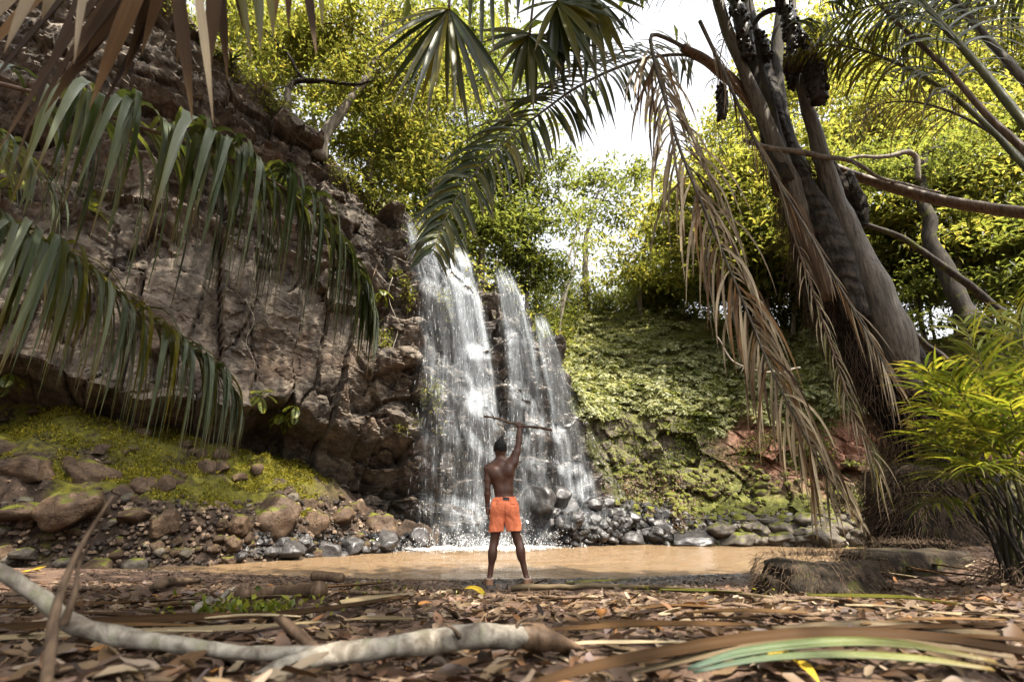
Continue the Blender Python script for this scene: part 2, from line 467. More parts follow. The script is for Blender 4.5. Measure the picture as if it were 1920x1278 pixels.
# ------------------------------------------------------------------ cliff and right bank: one rock surface along a plan curve
ZK = np.array([-0.6, 0.7, 2.0, 3.2, 3.9, 6.0, 9.0, 12.0, 16.0])
ST = [  # x, y, rim height, lip height, outset at the ZK heights
    (-20, 5.0, 17.0, 4.4, [-2.6, -2.6, -2.6, -2.3, 0, 0.2, 0.2, 0.0, -0.4]),
    (-10.2, 10.1, 15.2, 4.2, [-2.6, -2.6, -2.6, -2.3, 0, 0.2, 0.2, 0.0, -0.4]),
    (-8.6, 11.0, 13.9, 4.0, [-2.6, -2.6, -2.6, -2.2, 0, 0.2, 0.2, 0.0, -0.6]),
    (-6.4, 12.3, 12.0, 3.7, [-2.5, -2.5, -2.5, -2.0, 0, 0.2, 0.2, -0.1, -1.0]),
    (-4.9, 13.4, 11.2, 3.4, [-2.2, -2.2, -2.1, -1.5, 0, 0.2, 0.1, -0.3, -1.5]),
    (-3.3, 14.5, 10.1, 3.2, [-1.7, -1.6, -1.3, -0.5, 0, 0.1, 0.0, -0.4, -2.0]),
    (-1.7, 15.4, 9.35, 3.0, [0.5, 0.35, 0.1, 0.1, 0.1, 0.0, -0.2, -0.9, -3.0]),
    (-0.5, 16.2, 9.0, 3.0, [0.9, 0.7, 0.45, 0.35, 0.2, 0.0, -0.3, -1.0, -3.0]),
    (0.8, 17.2, 8.4, 3.0, [1.1, 0.9, 0.6, 0.4, 0.25, 0.0, -0.6, -1.4, -3.0]),
    (1.65, 18.3, 7.4, 3.0, [1.5, 1.2, 0.7, 0.4, 0.25, 0.0, -1.2, -2.0, -4.0]),
    (2.5, 19.6, 6.2, 3.0, [2.4, 1.7, 0.9, 0.4, 0.2, -0.2, -2.0, -4.0, -7.0]),
    (3.6, 20.6, 9.0, 3.0, [3.2, 2.3, 1.1, 0.5, 0.3, -0.5, -2.9, -5.8, -10.0]),
    (5.5, 21.0, 12.3, 3.0, [4.2, 3.2, 1.3, 0.5, 0.3, -0.6, -3.1, -6.1, -10.0]),
    (8.5, 20.3, 11.5, 3.0, [3.8, 3.0, 1.3, 0.4, 0.2, -0.9, -3.4, -6.5, -10.0]),
    (11.5, 19.2, 9.8, 3.0, [3.0, 2.5, 1.2, 0.4, 0.1, -1.0, -3.4, -6.5, -10.0]),
    (14.5, 17.4, 7.4, 3.0, [2.4, 2.1, 1.2, 0.4, 0.0, -1.0, -3.4, -6.5, -10.0]),
    (18.0, 13.0, 7.0, 3.0, [2.4, 2.1, 1.2, 0.4, 0.0, -1.0, -3.4, -6.5, -10.0]),
    (26.0, 4.0, 7.0, 3.0, [2.4, 2.1, 1.2, 0.4, 0.0, -1.0, -3.4, -6.5, -10.0]),
]
sx = np.array([s[0] for s in ST]); sy = np.array([s[1] for s in ST])
arc = np.concatenate([[0], np.cumsum(np.hypot(np.diff(sx), np.diff(sy)))])
def smooth_interp(u, xs, ys, w=0.55):
    return sum(np.interp(u + d, xs, ys) for d in np.linspace(-w, w, 7)) / 7
i0, i1 = arc[1] - 3, arc[-3] + 2
S = np.concatenate([np.linspace(0, i0, 30)[:-1], np.linspace(i0, i1, 760), np.linspace(i1, arc[-1], 90)[1:]])
PX, PY = smooth_interp(S, arc, sx), smooth_interp(S, arc, sy)
tx, ty = np.gradient(PX, S), np.gradient(PY, S)
tl = np.hypot(tx, ty); NX, NY = ty / tl, -tx / tl      # towards the pool
RIM = smooth_interp(S, arc, np.array([s[2] for s in ST]), 0.5)
LIP = smooth_interp(S, arc, np.array([s[3] for s in ST]))
OT = np.stack([smooth_interp(S, arc, np.array([s[4][k] for s in ST])) for k in range(len(ZK))], 1)
nT, nP = 275, 34
tt = np.linspace(0, 1, nT)
Z = -0.6 + (RIM[None, :] + 0.6) * tt[:, None]
LIPw = LIP[None, :] + 0.45 * fbm(S * 0.55, S * 0, oct=3, seed=77)[None, :]
Zl = np.where(Z < LIPw, Z * 3.9 / LIPw, 3.9 + (Z - LIPw) * 1.0)     # bends the table so its lip row falls at the local lip height
OUT = np.stack([np.interp(Zl[:, j], ZK, OT[j]) for j in range(len(S))], 1)
SS = np.broadcast_to(S[None, :], Z.shape)
rightness = sstep(arc[9], arc[11], SS)             # 0 on the cliff, 1 on the fern bank
fallzone = sstep(arc[5] - 0.2, arc[6] - 0.6, SS) * sstep(arc[11], arc[10], SS)
# relief: warped blocks at three sizes, columns on the left, plus noise
wx = SS + 0.10 * fbm(SS * 0.8, Z * 0.8, oct=3, seed=1); wz = Z + 0.14 * fbm(SS * 0.7, Z * 0.7, oct=3, seed=2) + 0.12 * SS
hsh = lambda c, k: np.modf(c * (17.31 + 37.7 * k) * 13.7)[0] - 0.5
colz = sstep(7.6, 6.0, Z + 0.8 * fbm(SS * .5, Z * 0, oct=2, seed=8)) * sstep(arc[5], arc[4], SS)              # columns low on the left cliff
d1, e1, c1, ox1, oz1 = voro(wx / 1.25, wz / 0.95, seed=21, box=.85)
d4, e4, c4, ox4, oz4 = voro(wx / 0.85, wz / 2.9 + 3, seed=24, box=.9)
d2, e2, c2, ox2, oz2 = voro(wx / 0.50 + 7, (wz + .2 * wx) / 0.36, seed=22, box=.85)
d3, e3, c3, ox3, oz3 = voro((wx + 0.15 * wz) / 0.20 + 3, wz / 0.13, seed=23, box=.7)
big = 0.85 * (c1 - 0.5) + 0.55 * (ox1 * hsh(c1, 1) + oz1 * (hsh(c1, 2) + .35)) - 0.10 * (1 - sstep(0.0, 0.05, e1))
col_ = 0.95 * (c4 - 0.5) + 0.50 * (ox4 * hsh(c4, 1) + oz4 * hsh(c4, 2)) - 0.14 * (1 - sstep(0.0, 0.07, e4))
mid = 0.24 * (c2 - 0.5) + 0.36 * (ox2 * hsh(c2, 1) + oz2 * (hsh(c2, 2) + .25)) - 0.03 * (1 - sstep(0.0, 0.06, e2))
sml = 0.060 * (c3 - 0.5) + 0.11 * (ox3 * hsh(c3, 1) + oz3 * hsh(c3, 2))
rel = big * (1 - colz) + col_ * colz + mid * (1 - 0.7 * colz) + .7 * sml * (1 - .5 * colz) + 0.25 * fallzone * (mid + 0.5 * big)
led = np.modf(wz / 1.15 + 0.5 * fbm(SS * 0.5, Z * 0.3, oct=3, seed=6) + 40)[0]
rel += 0.26 * (led - 0.5) * (1 - sstep(0.92, 1.0, led)) * (1 - colz) * (1 - rightness)
rel += 0.22 * fbm(SS * 0.45, Z * 0.45, oct=4, seed=9) + 0.015 * fbm(SS * 5, Z * 5, oct=3, seed=13)
soft = 0.30 * fbm(SS * 0.5, Z * 0.5, oct=5, seed=41) + 0.07 * fbm(SS * 2.6, Z * 2.6, oct=4, seed=42)
lowrock = sstep(6.6, 5.2, Z)                       # rocky lower part of the right bank
topsoil = sstep(-0.25, 0.0, Z - RIM[None, :]) * 0.4
ferny = rightness * (1 - lowrock)
rel = rel * (1 - 0.85 * ferny) * (1 - 0.35 * rightness) + soft * ferny
OUT = OUT + rel * (1 - topsoil)
X3 = PX[None, :] + NX[None, :] * OUT; Y3 = PY[None, :] + NY[None, :] * OUT; Z3 = Z + 0.12 * (c1 - 0.5) * (1 - rightness) * sstep(1, 3, Z) + 0.1 * fbm(SS * 0.9, Z * 0.9, oct=3, seed=55)
# plateau behind the rim
pr = np.geomspace(0.05, 30, nP)
dX = -NX * 0.35; dY = np.maximum(-NY, 0.3) * 1.0
Xp = X3[-1][None, :] + dX[None, :] * pr[:, None]; Yp = Y3[-1][None, :] + dY[None, :] * pr[:, None]
Zp = Z3[-1][None, :] + 0.10 * pr[:, None] * sstep(0, 3, pr)[:, None] * (1 - 0.8 * sstep(arc[4], arc[8], SS[:1])) + 0.12 * fbm(Xp * 0.9, Yp * 0.9, oct=4, seed=61) * sstep(0, 0.6, pr)[:, None]
Vc = np.stack([np.concatenate([X3, Xp]), np.concatenate([Y3, Yp]), np.concatenate([Z3, Zp])], -1)
nR, nC = Vc.shape[:2]
Sfull = np.broadcast_to(S[None, :], (nR, nC)); Zf = Vc[..., 2]
wetm = np.clip(sstep(arc[5] - 0.1, arc[6] - 0.6, Sfull) * sstep(arc[11] + 0.6, arc[10], Sfull), 0, 1)
wetm = np.clip(wetm * (0.55 + 0.75 * sstep(7.0, 1.5, Zf)) + 0.35 * fbm(Sfull * 1.6, Zf * 0.5, oct=3, seed=71) * wetm, 0, 1)
red = sstep(arc[11] + 3.5, arc[12] + 4, Sfull) * sstep(5.6, 4.0, Zf) * sstep(1.6, 3.0, Zf + 0.8 * fbm(Sfull * 0.6, Zf * 0.6, oct=3, seed=72))
mossm = sstep(arc[10], arc[11] + 0.6, Sfull) * (1 - 0.9 * red)
cavem = sstep(0.1, -0.5, Zf - LIP[None, :]) * sstep(arc[6], arc[5] - 0.5, Sfull)
plat = np.concatenate([np.zeros((nT, nC)), np.ones((nP, nC))])

def cliff_material():
    t = NT('cliff_rock')
    v = t.wpos()
    n0 = t.noise(v, 0.55, 4, 0.6); n1 = t.noise(v, 1.9, 6, 0.62); n2 = t.noise(v, 9.0, 6, 0.66); n3 = t.noise(v, 38.0, 4, 0.65)
    f = t.math('ADD', t.math('MULTIPLY', n1, 0.6), t.math('MULTIPLY', n2, 0.4))
    col = t.ramp(f, [(0.32, (0.013, 0.011, 0.009)), (0.44, (0.058, 0.045, 0.033)), (0.55, (0.145, 0.115, 0.086)), (0.70, (0.33, 0.28, 0.22))])
    rust = t.mix(n2, (0.06, 0.034, 0.02), (0.19, 0.105, 0.055))
    col = t.mix(t.math('MULTIPLY', t.rampf(n0, 0.52, 0.68), 0.5), col, rust)
    streaks = t.noise(t.wpos((1.5, 1.5, 0.22)), 3.0, 4, 0.6)
    col = t.mix(t.math('MULTIPLY', t.rampf(streaks, 0.52, 0.68), 0.55), col, (0.045, 0.038, 0.034))
    col = t.mix(0.55, col, t.mix(n3, (0.5, 0.5, 0.5), (1.5, 1.5, 1.5)), 'MULTIPLY')
    up = t.n('ShaderNodeSeparateXYZ', {0: t.n('ShaderNodeNewGeometry').outputs['Normal']}).outputs[2]
    moss = t.math('MULTIPLY', t.attr('moss'), t.rampf(t.math('ADD', t.math('MULTIPLY', up, 0.45), t.math('ADD', t.math('MULTIPLY', n0, 0.5), t.math('MULTIPLY', n2, 0.5))), 0.52, 0.72))
    mcol = t.ramp(t.math('ADD', t.math('MULTIPLY', n3, 0.5), t.math('MULTIPLY', n1, 0.5)), [(0.3, (0.035, 0.04, 0.006)), (0.5, (0.11, 0.115, 0.014)), (0.7, (0.20, 0.19, 0.026))])
    col = t.mix(moss, col, mcol)
    redc = t.mix(n2, (0.085, 0.036, 0.02), (0.24, 0.105, 0.058))
    col = t.mix(t.attr('red'), col, redc)
    soilc = t.mix(n2, (0.03, 0.023, 0.015), (0.10, 0.075, 0.045))
    col = t.mix(t.attr('plat'), col, soilc)
    wet = t.math('MULTIPLY', t.attr('wet'), t.rampf(t.math('ADD', n1, t.math('MULTIPLY', streaks, 0.5)), 0.45, 0.85), True)
    col = t.mix(wet, col, t.mix(1.0, col, (0.42, 0.42, 0.44), 'MULTIPLY'))
    rough = t.n('ShaderNodeMapRange', {'Value': wet, 'To Min': 0.8, 'To Max': 0.16}).outputs[0]
    h = t.math('ADD', t.math('MULTIPLY', n2, 0.7), t.math('MULTIPLY', n3, 0.4))
    vo = t.n('ShaderNodeTexVoronoi', {'Vector': t.n('ShaderNodeVectorMath', {0: v, 1: t.n('ShaderNodeVectorMath', {0: t.n('ShaderNodeTexNoise', {'Vector': v, 'Scale': 3.0}).outputs['Color'], 1: (0.25, 0.25, 0.25)}, operation='MULTIPLY').outputs[0]}, operation='ADD').outputs[0], 'Scale': 4.5}, feature='DISTANCE_TO_EDGE').outputs['Distance']
    h = t.math('ADD', h, t.math('MULTIPLY', t.rampf(vo, 0.0, 0.04), 0.22))
    return t.done(t.pbsdf(col, rough, t.n('ShaderNodeMapRange', {'Value': wet, 'To Min': 0.3, 'To Max': 0.75}).outputs[0], t.bump(h, 0.75, 0.045)))
M['cliff'] = cliff_material()
Vcf = Vc.reshape(-1, 3); Qc = grid_quads(nR, nC)
o = link('cliff', np_mesh('cliff', Vcf, Qc, M['cliff'], False, {'moss': ('FLOAT', mossm), 'wet': ('FLOAT', wetm), 'red': ('FLOAT', red), 'plat': ('FLOAT', plat)})); tag(o, kind='structure')
CLIFF = BVHTree.FromPolygons(Vcf.tolist(), Qc.tolist())

# ------------------------------------------------------------------ rubble bank under the overhang (left)
fx = np.array([-20, -13, -10, -8.7, -6.6, -5.3, -4.55, -3.8, -3.0, -2.0, -1.0]); fy = np.array([4, 8.4, 9.2, 9.5, 9.7, 10.6, 12.0, 13.2, 14.4, 14.9, 15.6])
bx = np.array([-22, -15, -11.5, -9.8, -7.4, -6.0, -5.0, -4.1, -3.2, -2.1, -1.0]); by = np.array([8, 11, 12.2, 12.8, 13.9, 14.6, 15.3, 15.8, 16.2, 16.5, 16.8])
bz = np.array([3.9, 3.7, 3.45, 3.3, 2.6, 2.1, 1.7, 1.3, 0.9, 0.5, 0.3])
farc = np.concatenate([[0], np.cumsum(np.hypot(np.diff(fx), np.diff(fy)))])
Sr = np.linspace(2, farc[-1], 330); nr = 120
def fi(a): return smooth_interp(Sr, farc, a, 0.5)
q = np.linspace(-0.25, 1, nr)[:, None]
RX = fi(fx)[None] * (1 - q) + fi(bx)[None] * q; RY = fi(fy)[None] * (1 - q) + fi(by)[None] * q
qq = np.clip(q, 0, 1)
prof = 0.32 * sstep(0, 0.10, qq) + 0.68 * np.clip(qq, 0, 1) ** 0.85
RZ = 0.02 + fi(bz)[None] * prof + np.minimum(q, 0) * 1.2
SR = np.broadcast_to(Sr[None], RX.shape); QR = np.broadcast_to(q * 3.5, RX.shape)
nz = 0.22 * fbm(SR * 0.9, QR * 1.1, oct=4, seed=81) + 0.05 * fbm(SR * 4, QR * 4, oct=3, seed=82)
dd, ee, cc, _, _ = voro(SR / 0.22, QR / 0.16, seed=83)
nz += 0.05 * (1 - dd) * (cc > 0.35)
RZ = RZ + nz * sstep(-0.1, 0.15, q); RY = RY - 0.5 * nz * sstep(-0.1, 0.15, q)
rmoss = sstep(-0.06, 0.20, QR / 3.5 + 0.55 * fbm(SR * 0.7, QR * 0.8, oct=3, seed=85) - 0.0) * sstep(18.8, 16.8, SR)
def rubble_material():
    t = NT('rubble_soil')
    v = t.wpos()
    n1 = t.noise(v, 1.6, 5, 0.6); n2 = t.noise(v, 10.0, 6, 0.68); n3 = t.noise(v, 55.0, 4, 0.7)
    col = t.ramp(t.math('ADD', t.math('MULTIPLY', n1, 0.4), t.math('MULTIPLY', n2, 0.6)), [(0.3, (0.012, 0.008, 0.006)), (0.5, (0.050, 0.034, 0.024)), (0.7, (0.135, 0.095, 0.066))])
    col = t.mix(0.6, col, t.mix(n3, (0.4, 0.4, 0.4), (1.65, 1.6, 1.55)), 'MULTIPLY')
    m = t.math('MULTIPLY', t.attr('moss'), t.rampf(t.math('ADD', n1, t.math('MULTIPLY', n2, 0.6)), 0.60, 0.86))
    mc = t.ramp(t.math('ADD', t.math('MULTIPLY', n3, 0.6), t.math('MULTIPLY', n2, 0.4)), [(0.32, (0.025, 0.027, 0.004)), (0.5, (0.10, 0.095, 0.010)), (0.72, (0.27, 0.235, 0.024))])
    col = t.mix(m, col, mc)
    h = t.math('ADD', t.math('MULTIPLY', n2, 0.7), t.math('MULTIPLY', n3, 0.5))
    return t.done(t.pbsdf(col, 0.85, 0.3, t.bump(h, 1.0, 0.04)))
M['rubble'] = rubble_material()
Vr = np.stack([RX, RY, RZ], -1).reshape(-1, 3); Qr = grid_quads(nr, len(Sr))
o = link('rubble_bank', np_mesh('rubble_bank', Vr, Qr, M['rubble'], True, {'moss': ('FLOAT', rmoss)})); tag(o, kind='structure')
RUBBLE = BVHTree.FromPolygons(Vr.tolist(), Qr.tolist())
gB = BVHTree.FromPolygons(gV.tolist(), grid_quads(len(gy), len(gx)).tolist())

def hit(px, py, trees=None):
    """first surface seen at that pixel: point, normal"""
    d = ray(px, py).normalized(); best = None
    for b in (trees or (CLIFF, RUBBLE, gB)):
        r = b.ray_cast(CAM, d)
        if r[0] is not None and (best is None or r[3] < best[2]):
            n = r[1] if r[1].dot(d) < 0 else -r[1]
            best = (r[0], n, r[3])
    return best

def drop(x, y, trees=None, z=40):
    best = None
    for b in (trees or (CLIFF, RUBBLE, gB)):
        r = b.ray_cast(Vector((x, y, z)), Vector((0, 0, -1)))
        if r[0] is not None and (best is None or r[0].z > best.z): best = r[0]
    return best

# ------------------------------------------------------------------ pool
def water_material():
    t = NT('muddy_water')
    v = t.wpos((1.0, 4.5, 1.0))
    n1 = t.noise(v, 2.6, 5, 0.6, 0.3); n2 = t.noise(v, 9.0, 3, 0.5)
    col = t.mix(n1, (0.19, 0.122, 0.064), (0.27, 0.182, 0.104))
    h = t.math('ADD', t.math('MULTIPLY', n1, 0.7), t.math('MULTIPLY', n2, 0.3))
    return t.done(t.pbsdf(col, 0.09, 0.7, t.bump(h, 1.0, 0.11), IOR=1.33))
M['water'] = water_material()
wxx = np.linspace(-12, 22, 150); wyy = np.linspace(6.8, 24, 150)
WX, WY = np.meshgrid(wxx, wyy)
rs = np.hypot(WX + 0.6, (WY - 15)) 
WZ = 0.006 * fbm(WX * 1.5, WY * 4, oct=3, seed=91) + 0.022 * np.sin(rs * 6 + 2 * fbm(WX, WY, oct=2, seed=92)) * np.exp(-rs / 4.0)
o = link('pool_water', np_mesh('pool_water', np.stack([WX, WY, WZ], -1).reshape(-1, 3), grid_quads(150, 150), M['water'])); tag(o, kind='structure')

# ------------------------------------------------------------------ waterfall
def fall_material(name, sx, lo, hi, seed, top):
    t = NT(name)
    uv = t.attr('flow', 'Vector')
    def nz(kx, ky, k, d=4):
        return t.noise(t.n('ShaderNodeMapping', {'Vector': uv, 'Scale': (kx, ky, 1), 'Location': (seed + k, k, 0)}).outputs[0], 1.0, d, 0.6, 0.3)
    clump = nz(sx * .16, .55, 0.0); strand = nz(sx, 0.8, 2.0); fine = nz(sx * 4.0, 3.0, 5.0, 3)
    f = t.math('ADD', t.math('MULTIPLY', clump, 0.40), t.math('ADD', t.math('MULTIPLY', strand, 0.32), t.math('MULTIPLY', fine, 0.28)))
    f = t.math('ADD', f, t.math('MULTIPLY', t.math('SUBTRACT', t.attr('dens'), 0.5), 0.36))
    al = t.math('MULTIPLY', t.rampf(f, lo, hi), top)
    body = t.n('ShaderNodeMixShader', {0: 0.4, 1: t.pbsdf((0.74, 0.80, 0.86), 0.35, 0.3, alb=.6), 2: t.n('ShaderNodeBsdfTranslucent', {'Color': (0.45, 0.50, 0.54, 1)})})
    return t.done(t.n('ShaderNodeMixShader', {0: al, 1: t.n('ShaderNodeBsdfTransparent'), 2: body}))
FALLM = [fall_material('falling_water_a', 22.0, 0.42, 0.80, 0.0, .60), fall_material('falling_water_b', 36.0, 0.46, 0.80, 3.3, .50), fall_material('falling_water_c', 56.0, 0.48, 0.80, 7.7, .46), fall_material('falling_veil', 9.0, 0.25, 1.05, 5.1, .24)]

def w_mat():
    t = NT('white_water')
    body = t.n('ShaderNodeMixShader', {0: 0.4, 1: t.pbsdf((0.82, 0.85, 0.88), 0.3, 0.5, alb=.75), 2: t.n('ShaderNodeBsdfTranslucent', {'Color': (0.82, 0.85, 0.88, 1)})})
    return t.done(body)
M['white_water'] = w_mat()

def stream(name, path, off=0.10, mats=FALLM, nv=110, nu=40, base_row=None):
    """path: rows of (py, px_left, px_right, density) on the photograph, laid on the rock behind it"""
    ys = np.array([p[0] for p in path], float)
    lft = np.array([p[1] for p in path], float); rgt = np.array([p[2] for p in path], float); den = np.array([p[3] for p in path], float)
    yy = np.linspace(ys[0], ys[-1], nv)
    P = np.zeros((nv, nu, 3)); D = np.zeros((nv, nu)); UV = np.zeros((nv, nu, 3))
    for i, y in enumerate(yy):
        a, b, dn = np.interp(y, ys, lft), np.interp(y, ys, rgt), np.interp(y, ys, den)
        for j in range(nu):
            u = j / (nu - 1)
            h = hit(a + (b - a) * u, y, (CLIFF,))
            if h is None:
                P[i, j] = P[i - 1, j] if i else at(a + (b - a) * u, y, 16.0)
            else:
                P[i, j] = h[0]
            D[i, j] = dn * sstep(0, 0.22, min(u, 1 - u)) * (0.35 + 0.65 * sstep(0, 0.06, i / nv + .03 * mnoise.noise(Vector((j * .5, 0, ys[0])))))
            UV[i, j] = (u * (b - a) / 200.0, (y - ys[0]) / 100.0, 0)
    # water leaving a ledge never falls back under it; the sheet is eased along its height
    dist = np.linalg.norm(P[..., :2], axis=-1)
    for i in range(1, nv):
        dist[i] = np.minimum(dist[i], dist[i - 1] + 0.035)
    k = np.ones(5) / 5
    for j in range(nu):
        dist[:, j] = np.convolve(np.pad(dist[:, j], 2, 'edge'), k, 'valid')
    dist = np.stack([np.convolve(np.pad(r, 1, 'edge'), np.ones(3) / 3, 'valid') for r in dist])
    out = []
    for l, m in enumerate(mats):
        V = np.zeros((nv, nu, 3))
        for i, y in enumerate(yy):
            for j in range(nu):
                dv = ray(np.interp(y, ys, lft) + (np.interp(y, ys, rgt) - np.interp(y, ys, lft)) * j / (nu - 1), y)
                dh = math.hypot(dv.x, dv.y)
                wv = 0.05 * mnoise.noise(Vector((j * 0.35, i * 0.12, l * 5.0)))
                V[i, j] = CAM + dv * ((dist[i, j] - off * (0.35 + 0.9 * l) - wv - 0.05) / dh)
        me = np_mesh(name, V.reshape(-1, 3), grid_quads(nv, nu), m, True, {'flow': ('FLOAT_VECTOR', UV), 'dens': ('FLOAT', D)})
        out.append((V, me))
    root = link(name, out[0][1])
    tag(root, kind='structure')
    for V, me in out[1:]:
        link('water_sheet', me, root)
    return root, out[-1][0], D

streams = []
streams.append(stream('waterfall', [(396, 748, 796, .66), (450, 758, 834, .66), (540, 776, 885, .55), (640, 778, 912, .50), (760, 772, 925, .44), (900, 766, 935, .42), (1028, 756, 940, .42)], nu=56))
streams.append(stream('waterfall', [(448, 826, 872, .92), (500, 830, 895, .82), (600, 845, 918, .74), (700, 858, 938, .66), (780, 868, 945, .64), (900, 868, 950, .56), (1028, 856, 956, .56)]))
streams.append(stream('waterfall', [(499, 922, 954, .90), (560, 930, 990, .76), (640, 940, 1012, .68), (720, 944, 1030, .58), (800, 938, 1036, .52), (900, 930, 1042, .5), (1026, 920, 1046, .5)], nu=48))
streams.append(stream('waterfall', [(586, 998, 1024, .85), (660, 1004, 1056, .68), (760, 1020, 1086, .6), (860, 1030, 1112, .6), (930, 1036, 1134, .58), (990, 1030, 1150, .45)], nu=36))
# streaks of falling drops
def streaks(n):
    V = []; Fq = []
    for _ in range(n):
        k = random.choices(range(4), (0.36, 0.26, 0.24, 0.14))[0]
        root, S3, D = streams[k]
        i = random.randrange(4, S3.shape[0] - 1); j = random.randrange(S3.shape[1])
        if random.random() > 0.25 + D[i, j]: continue
        p = Vector(S3[i, j]); p += Vector((random.gauss(0, .09), -abs(random.gauss(0, .15)), random.gauss(0, .05)))
        i2 = min(i + 3, S3.shape[0] - 1)
        d = (Vector(S3[i2, j]) - Vector(S3[i, j]))
        d = (d.normalized() * 0.6 + Vector((0, 0, -1))).normalized()
        ln = random.uniform(0.10, 0.45); w = random.uniform(0.0010, 0.0030)
        b = len(V)
        V += [p, p + d * ln * .4 + Vector((w, 0, 0)), p + d * ln * .4 + Vector((-w * .5, w * .87, 0)), p + d * ln * .4 + Vector((-w * .5, -w * .87, 0)), p + d * ln]
        for a, c in ((1, 2), (2, 3), (3, 1)): Fq += [(b, b + a, b + c), (b + 4, b + c, b + a)]
    return V, Fq
V, Fq = streaks(1800)
o = link('falling_drops', np_mesh('falling_drops', np.array([tuple(v) for v in V]), np.array(Fq), M['white_water'])); tag(o, kind='stuff')

def foam_material():
    t = NT('foam')
    n = t.noise(t.wpos((1, 1.6, 1)), 7.0, 5, 0.65)
    al = t.rampf(t.math('ADD', n, t.math('MULTIPLY', t.math('SUBTRACT', t.attr('dens'), 0.5), 0.9)), 0.40, 0.95)
    return t.done(t.n('ShaderNodeMixShader', {0: t.math('MULTIPLY', al, 0.9), 1: t.n('ShaderNodeBsdfTransparent'), 2: t.pbsdf((0.78, 0.76, 0.73), 0.6, 0.3, alb=.72)}))
M['foam'] = foam_material()
fxx = np.linspace(-3.6, 2.6, 130); fyy = np.linspace(11.2, 16.6, 90)
FX, FY = np.meshgrid(fxx, fyy)
cx = np.interp(FX, [-3.6, -2.5, 0, 2.6], [13.6, 14.2, 14.6, 16.2])
dens = np.exp(-((FY - cx) / np.where(FY < cx, 1.9, 1.1)) ** 2) * sstep(-3.6, -2.2, FX) * sstep(2.6, 0.6, FX) * 0.66
FZ = 0.02 + 0.16 * dens * (0.4 + 0.8 * np.abs(fbm(FX * 2.4, FY * 2.4, oct=4, seed=95)))
o = link('foam', np_mesh('foam', np.stack([FX, FY, FZ], -1).reshape(-1, 3), grid_quads(90, 130), M['foam'], True, {'dens': ('FLOAT', dens)})); tag(o, kind='stuff')
V = []; Fq = []
for _ in range(1300):                                  # splash drops thrown up where the falls land
    x = random.gauss(-0.7, 1.0); y = random.gauss(14.6, 0.5) + 0.25 * x; z = abs(random.gauss(0, .22)) + .03
    p = Vector((x, y, z)); r = random.uniform(.004, .011); b = len(V)
    V += [p + Vector(v) * r for v in ((1, 0, 0), (-1, 0, 0), (0, 1, 0), (0, -1, 0), (0, 0, 1.6), (0, 0, -1.6))]
    for f in ((0, 2, 4), (2, 1, 4), (1, 3, 4), (3, 0, 4), (2, 0, 5), (1, 2, 5), (3, 1, 5), (0, 3, 5)): Fq.append(tuple(b + i for i in f))
o = link('splash_drops', np_mesh('splash_drops', np.array([tuple(v) for v in V]), np.array(Fq), M['white_water'])); tag(o, kind='stuff')
# ------------------------------------------------------------------ stones
import bmesh
def stone_mesh(name, seed, mat, cuts=7, rough=0.10, sub=3, cutd=(0.62, 0.9)):
    r = random.Random(seed)
    bm = bmesh.new(); bmesh.ops.create_icosphere(bm, subdivisions=sub, radius=1.0)
    pl = []
    for _ in range(cuts):
        n = Vector((r.gauss(0, 1), r.gauss(0, 1), r.gauss(0, 1))).normalized(); pl.append((n, r.uniform(*cutd)))
    off = Vector((seed * 3.1, seed * 1.7, 0))
    for v in bm.verts:
        p = v.co.copy()
        for n, d in pl:
            s = p.dot(n) - d
            if s > 0: p -= n * (s * 0.92)
        k = 1 + rough * 1.25 * mnoise.noise(p * 1.5 + off) + rough * 0.6 * mnoise.noise(p * 3.6 + off) + rough * .3 * mnoise.noise(p * 9 + off)
        v.co = p * k
    me = bpy.data.meshes.new(name); bm.to_mesh(me); bm.free()
    me.materials.append(mat)
    me.polygons.foreach_set('use_smooth', [True] * len(me.polygons))
    return me

STONES = {}
for kind, mat, cuts, cd, rg in (('round', 'rock_brown', 7, (0.62, 0.93), 0.15), ('angular', 'rock_brown', 9, (0.5, 0.8), 0.10), ('wet', 'rock_wet', 8, (0.5, 0.82), 0.12), ('grey', 'rock_grey', 7, (0.55, 0.85), 0.12), ('mossy', 'rock_mossy', 5, (0.6, 0.9), 0.15)):
    STONES[kind] = [stone_mesh(kind + '_stone', 13 * i + len(kind), M[mat], cuts, rg, 4 if i < 3 else 3, cd) for i in range(7)]
FWD = Vector((0, CP, SP))

def stone(px, py, w, h, kind, label, group=None, name='boulder', sink=0.34, trees=None, var=None, rot=None, cat=None):
    r = hit(px, py, trees)
    if r is None: return None
    p, n, _ = r
    dep = (p - CAM).dot(FWD)
    rx, rz = w * 0.5 * dep / F, h * 0.5 * dep / F
    me = STONES[kind][random.randrange(3) if var is None else var] if w > 24 else STONES[kind][random.randrange(3, 7)]
    o = link(name, me)
    o.location = p + n * (rx * 0.3) - Vector((0, 0, rz * sink))
    o.scale = (rx * 1.12, rx * random.uniform(0.85, 1.15), rz * 1.15)
    o.rotation_euler = (random.uniform(-.25, .25), random.uniform(-.3, .3) if rot is None else rot, random.uniform(-.6, .6) + (math.pi if random.random() < .5 else 0))
    tag(o, label, cat or ('boulder' if name == 'boulder' else 'stone'), group)
    return o

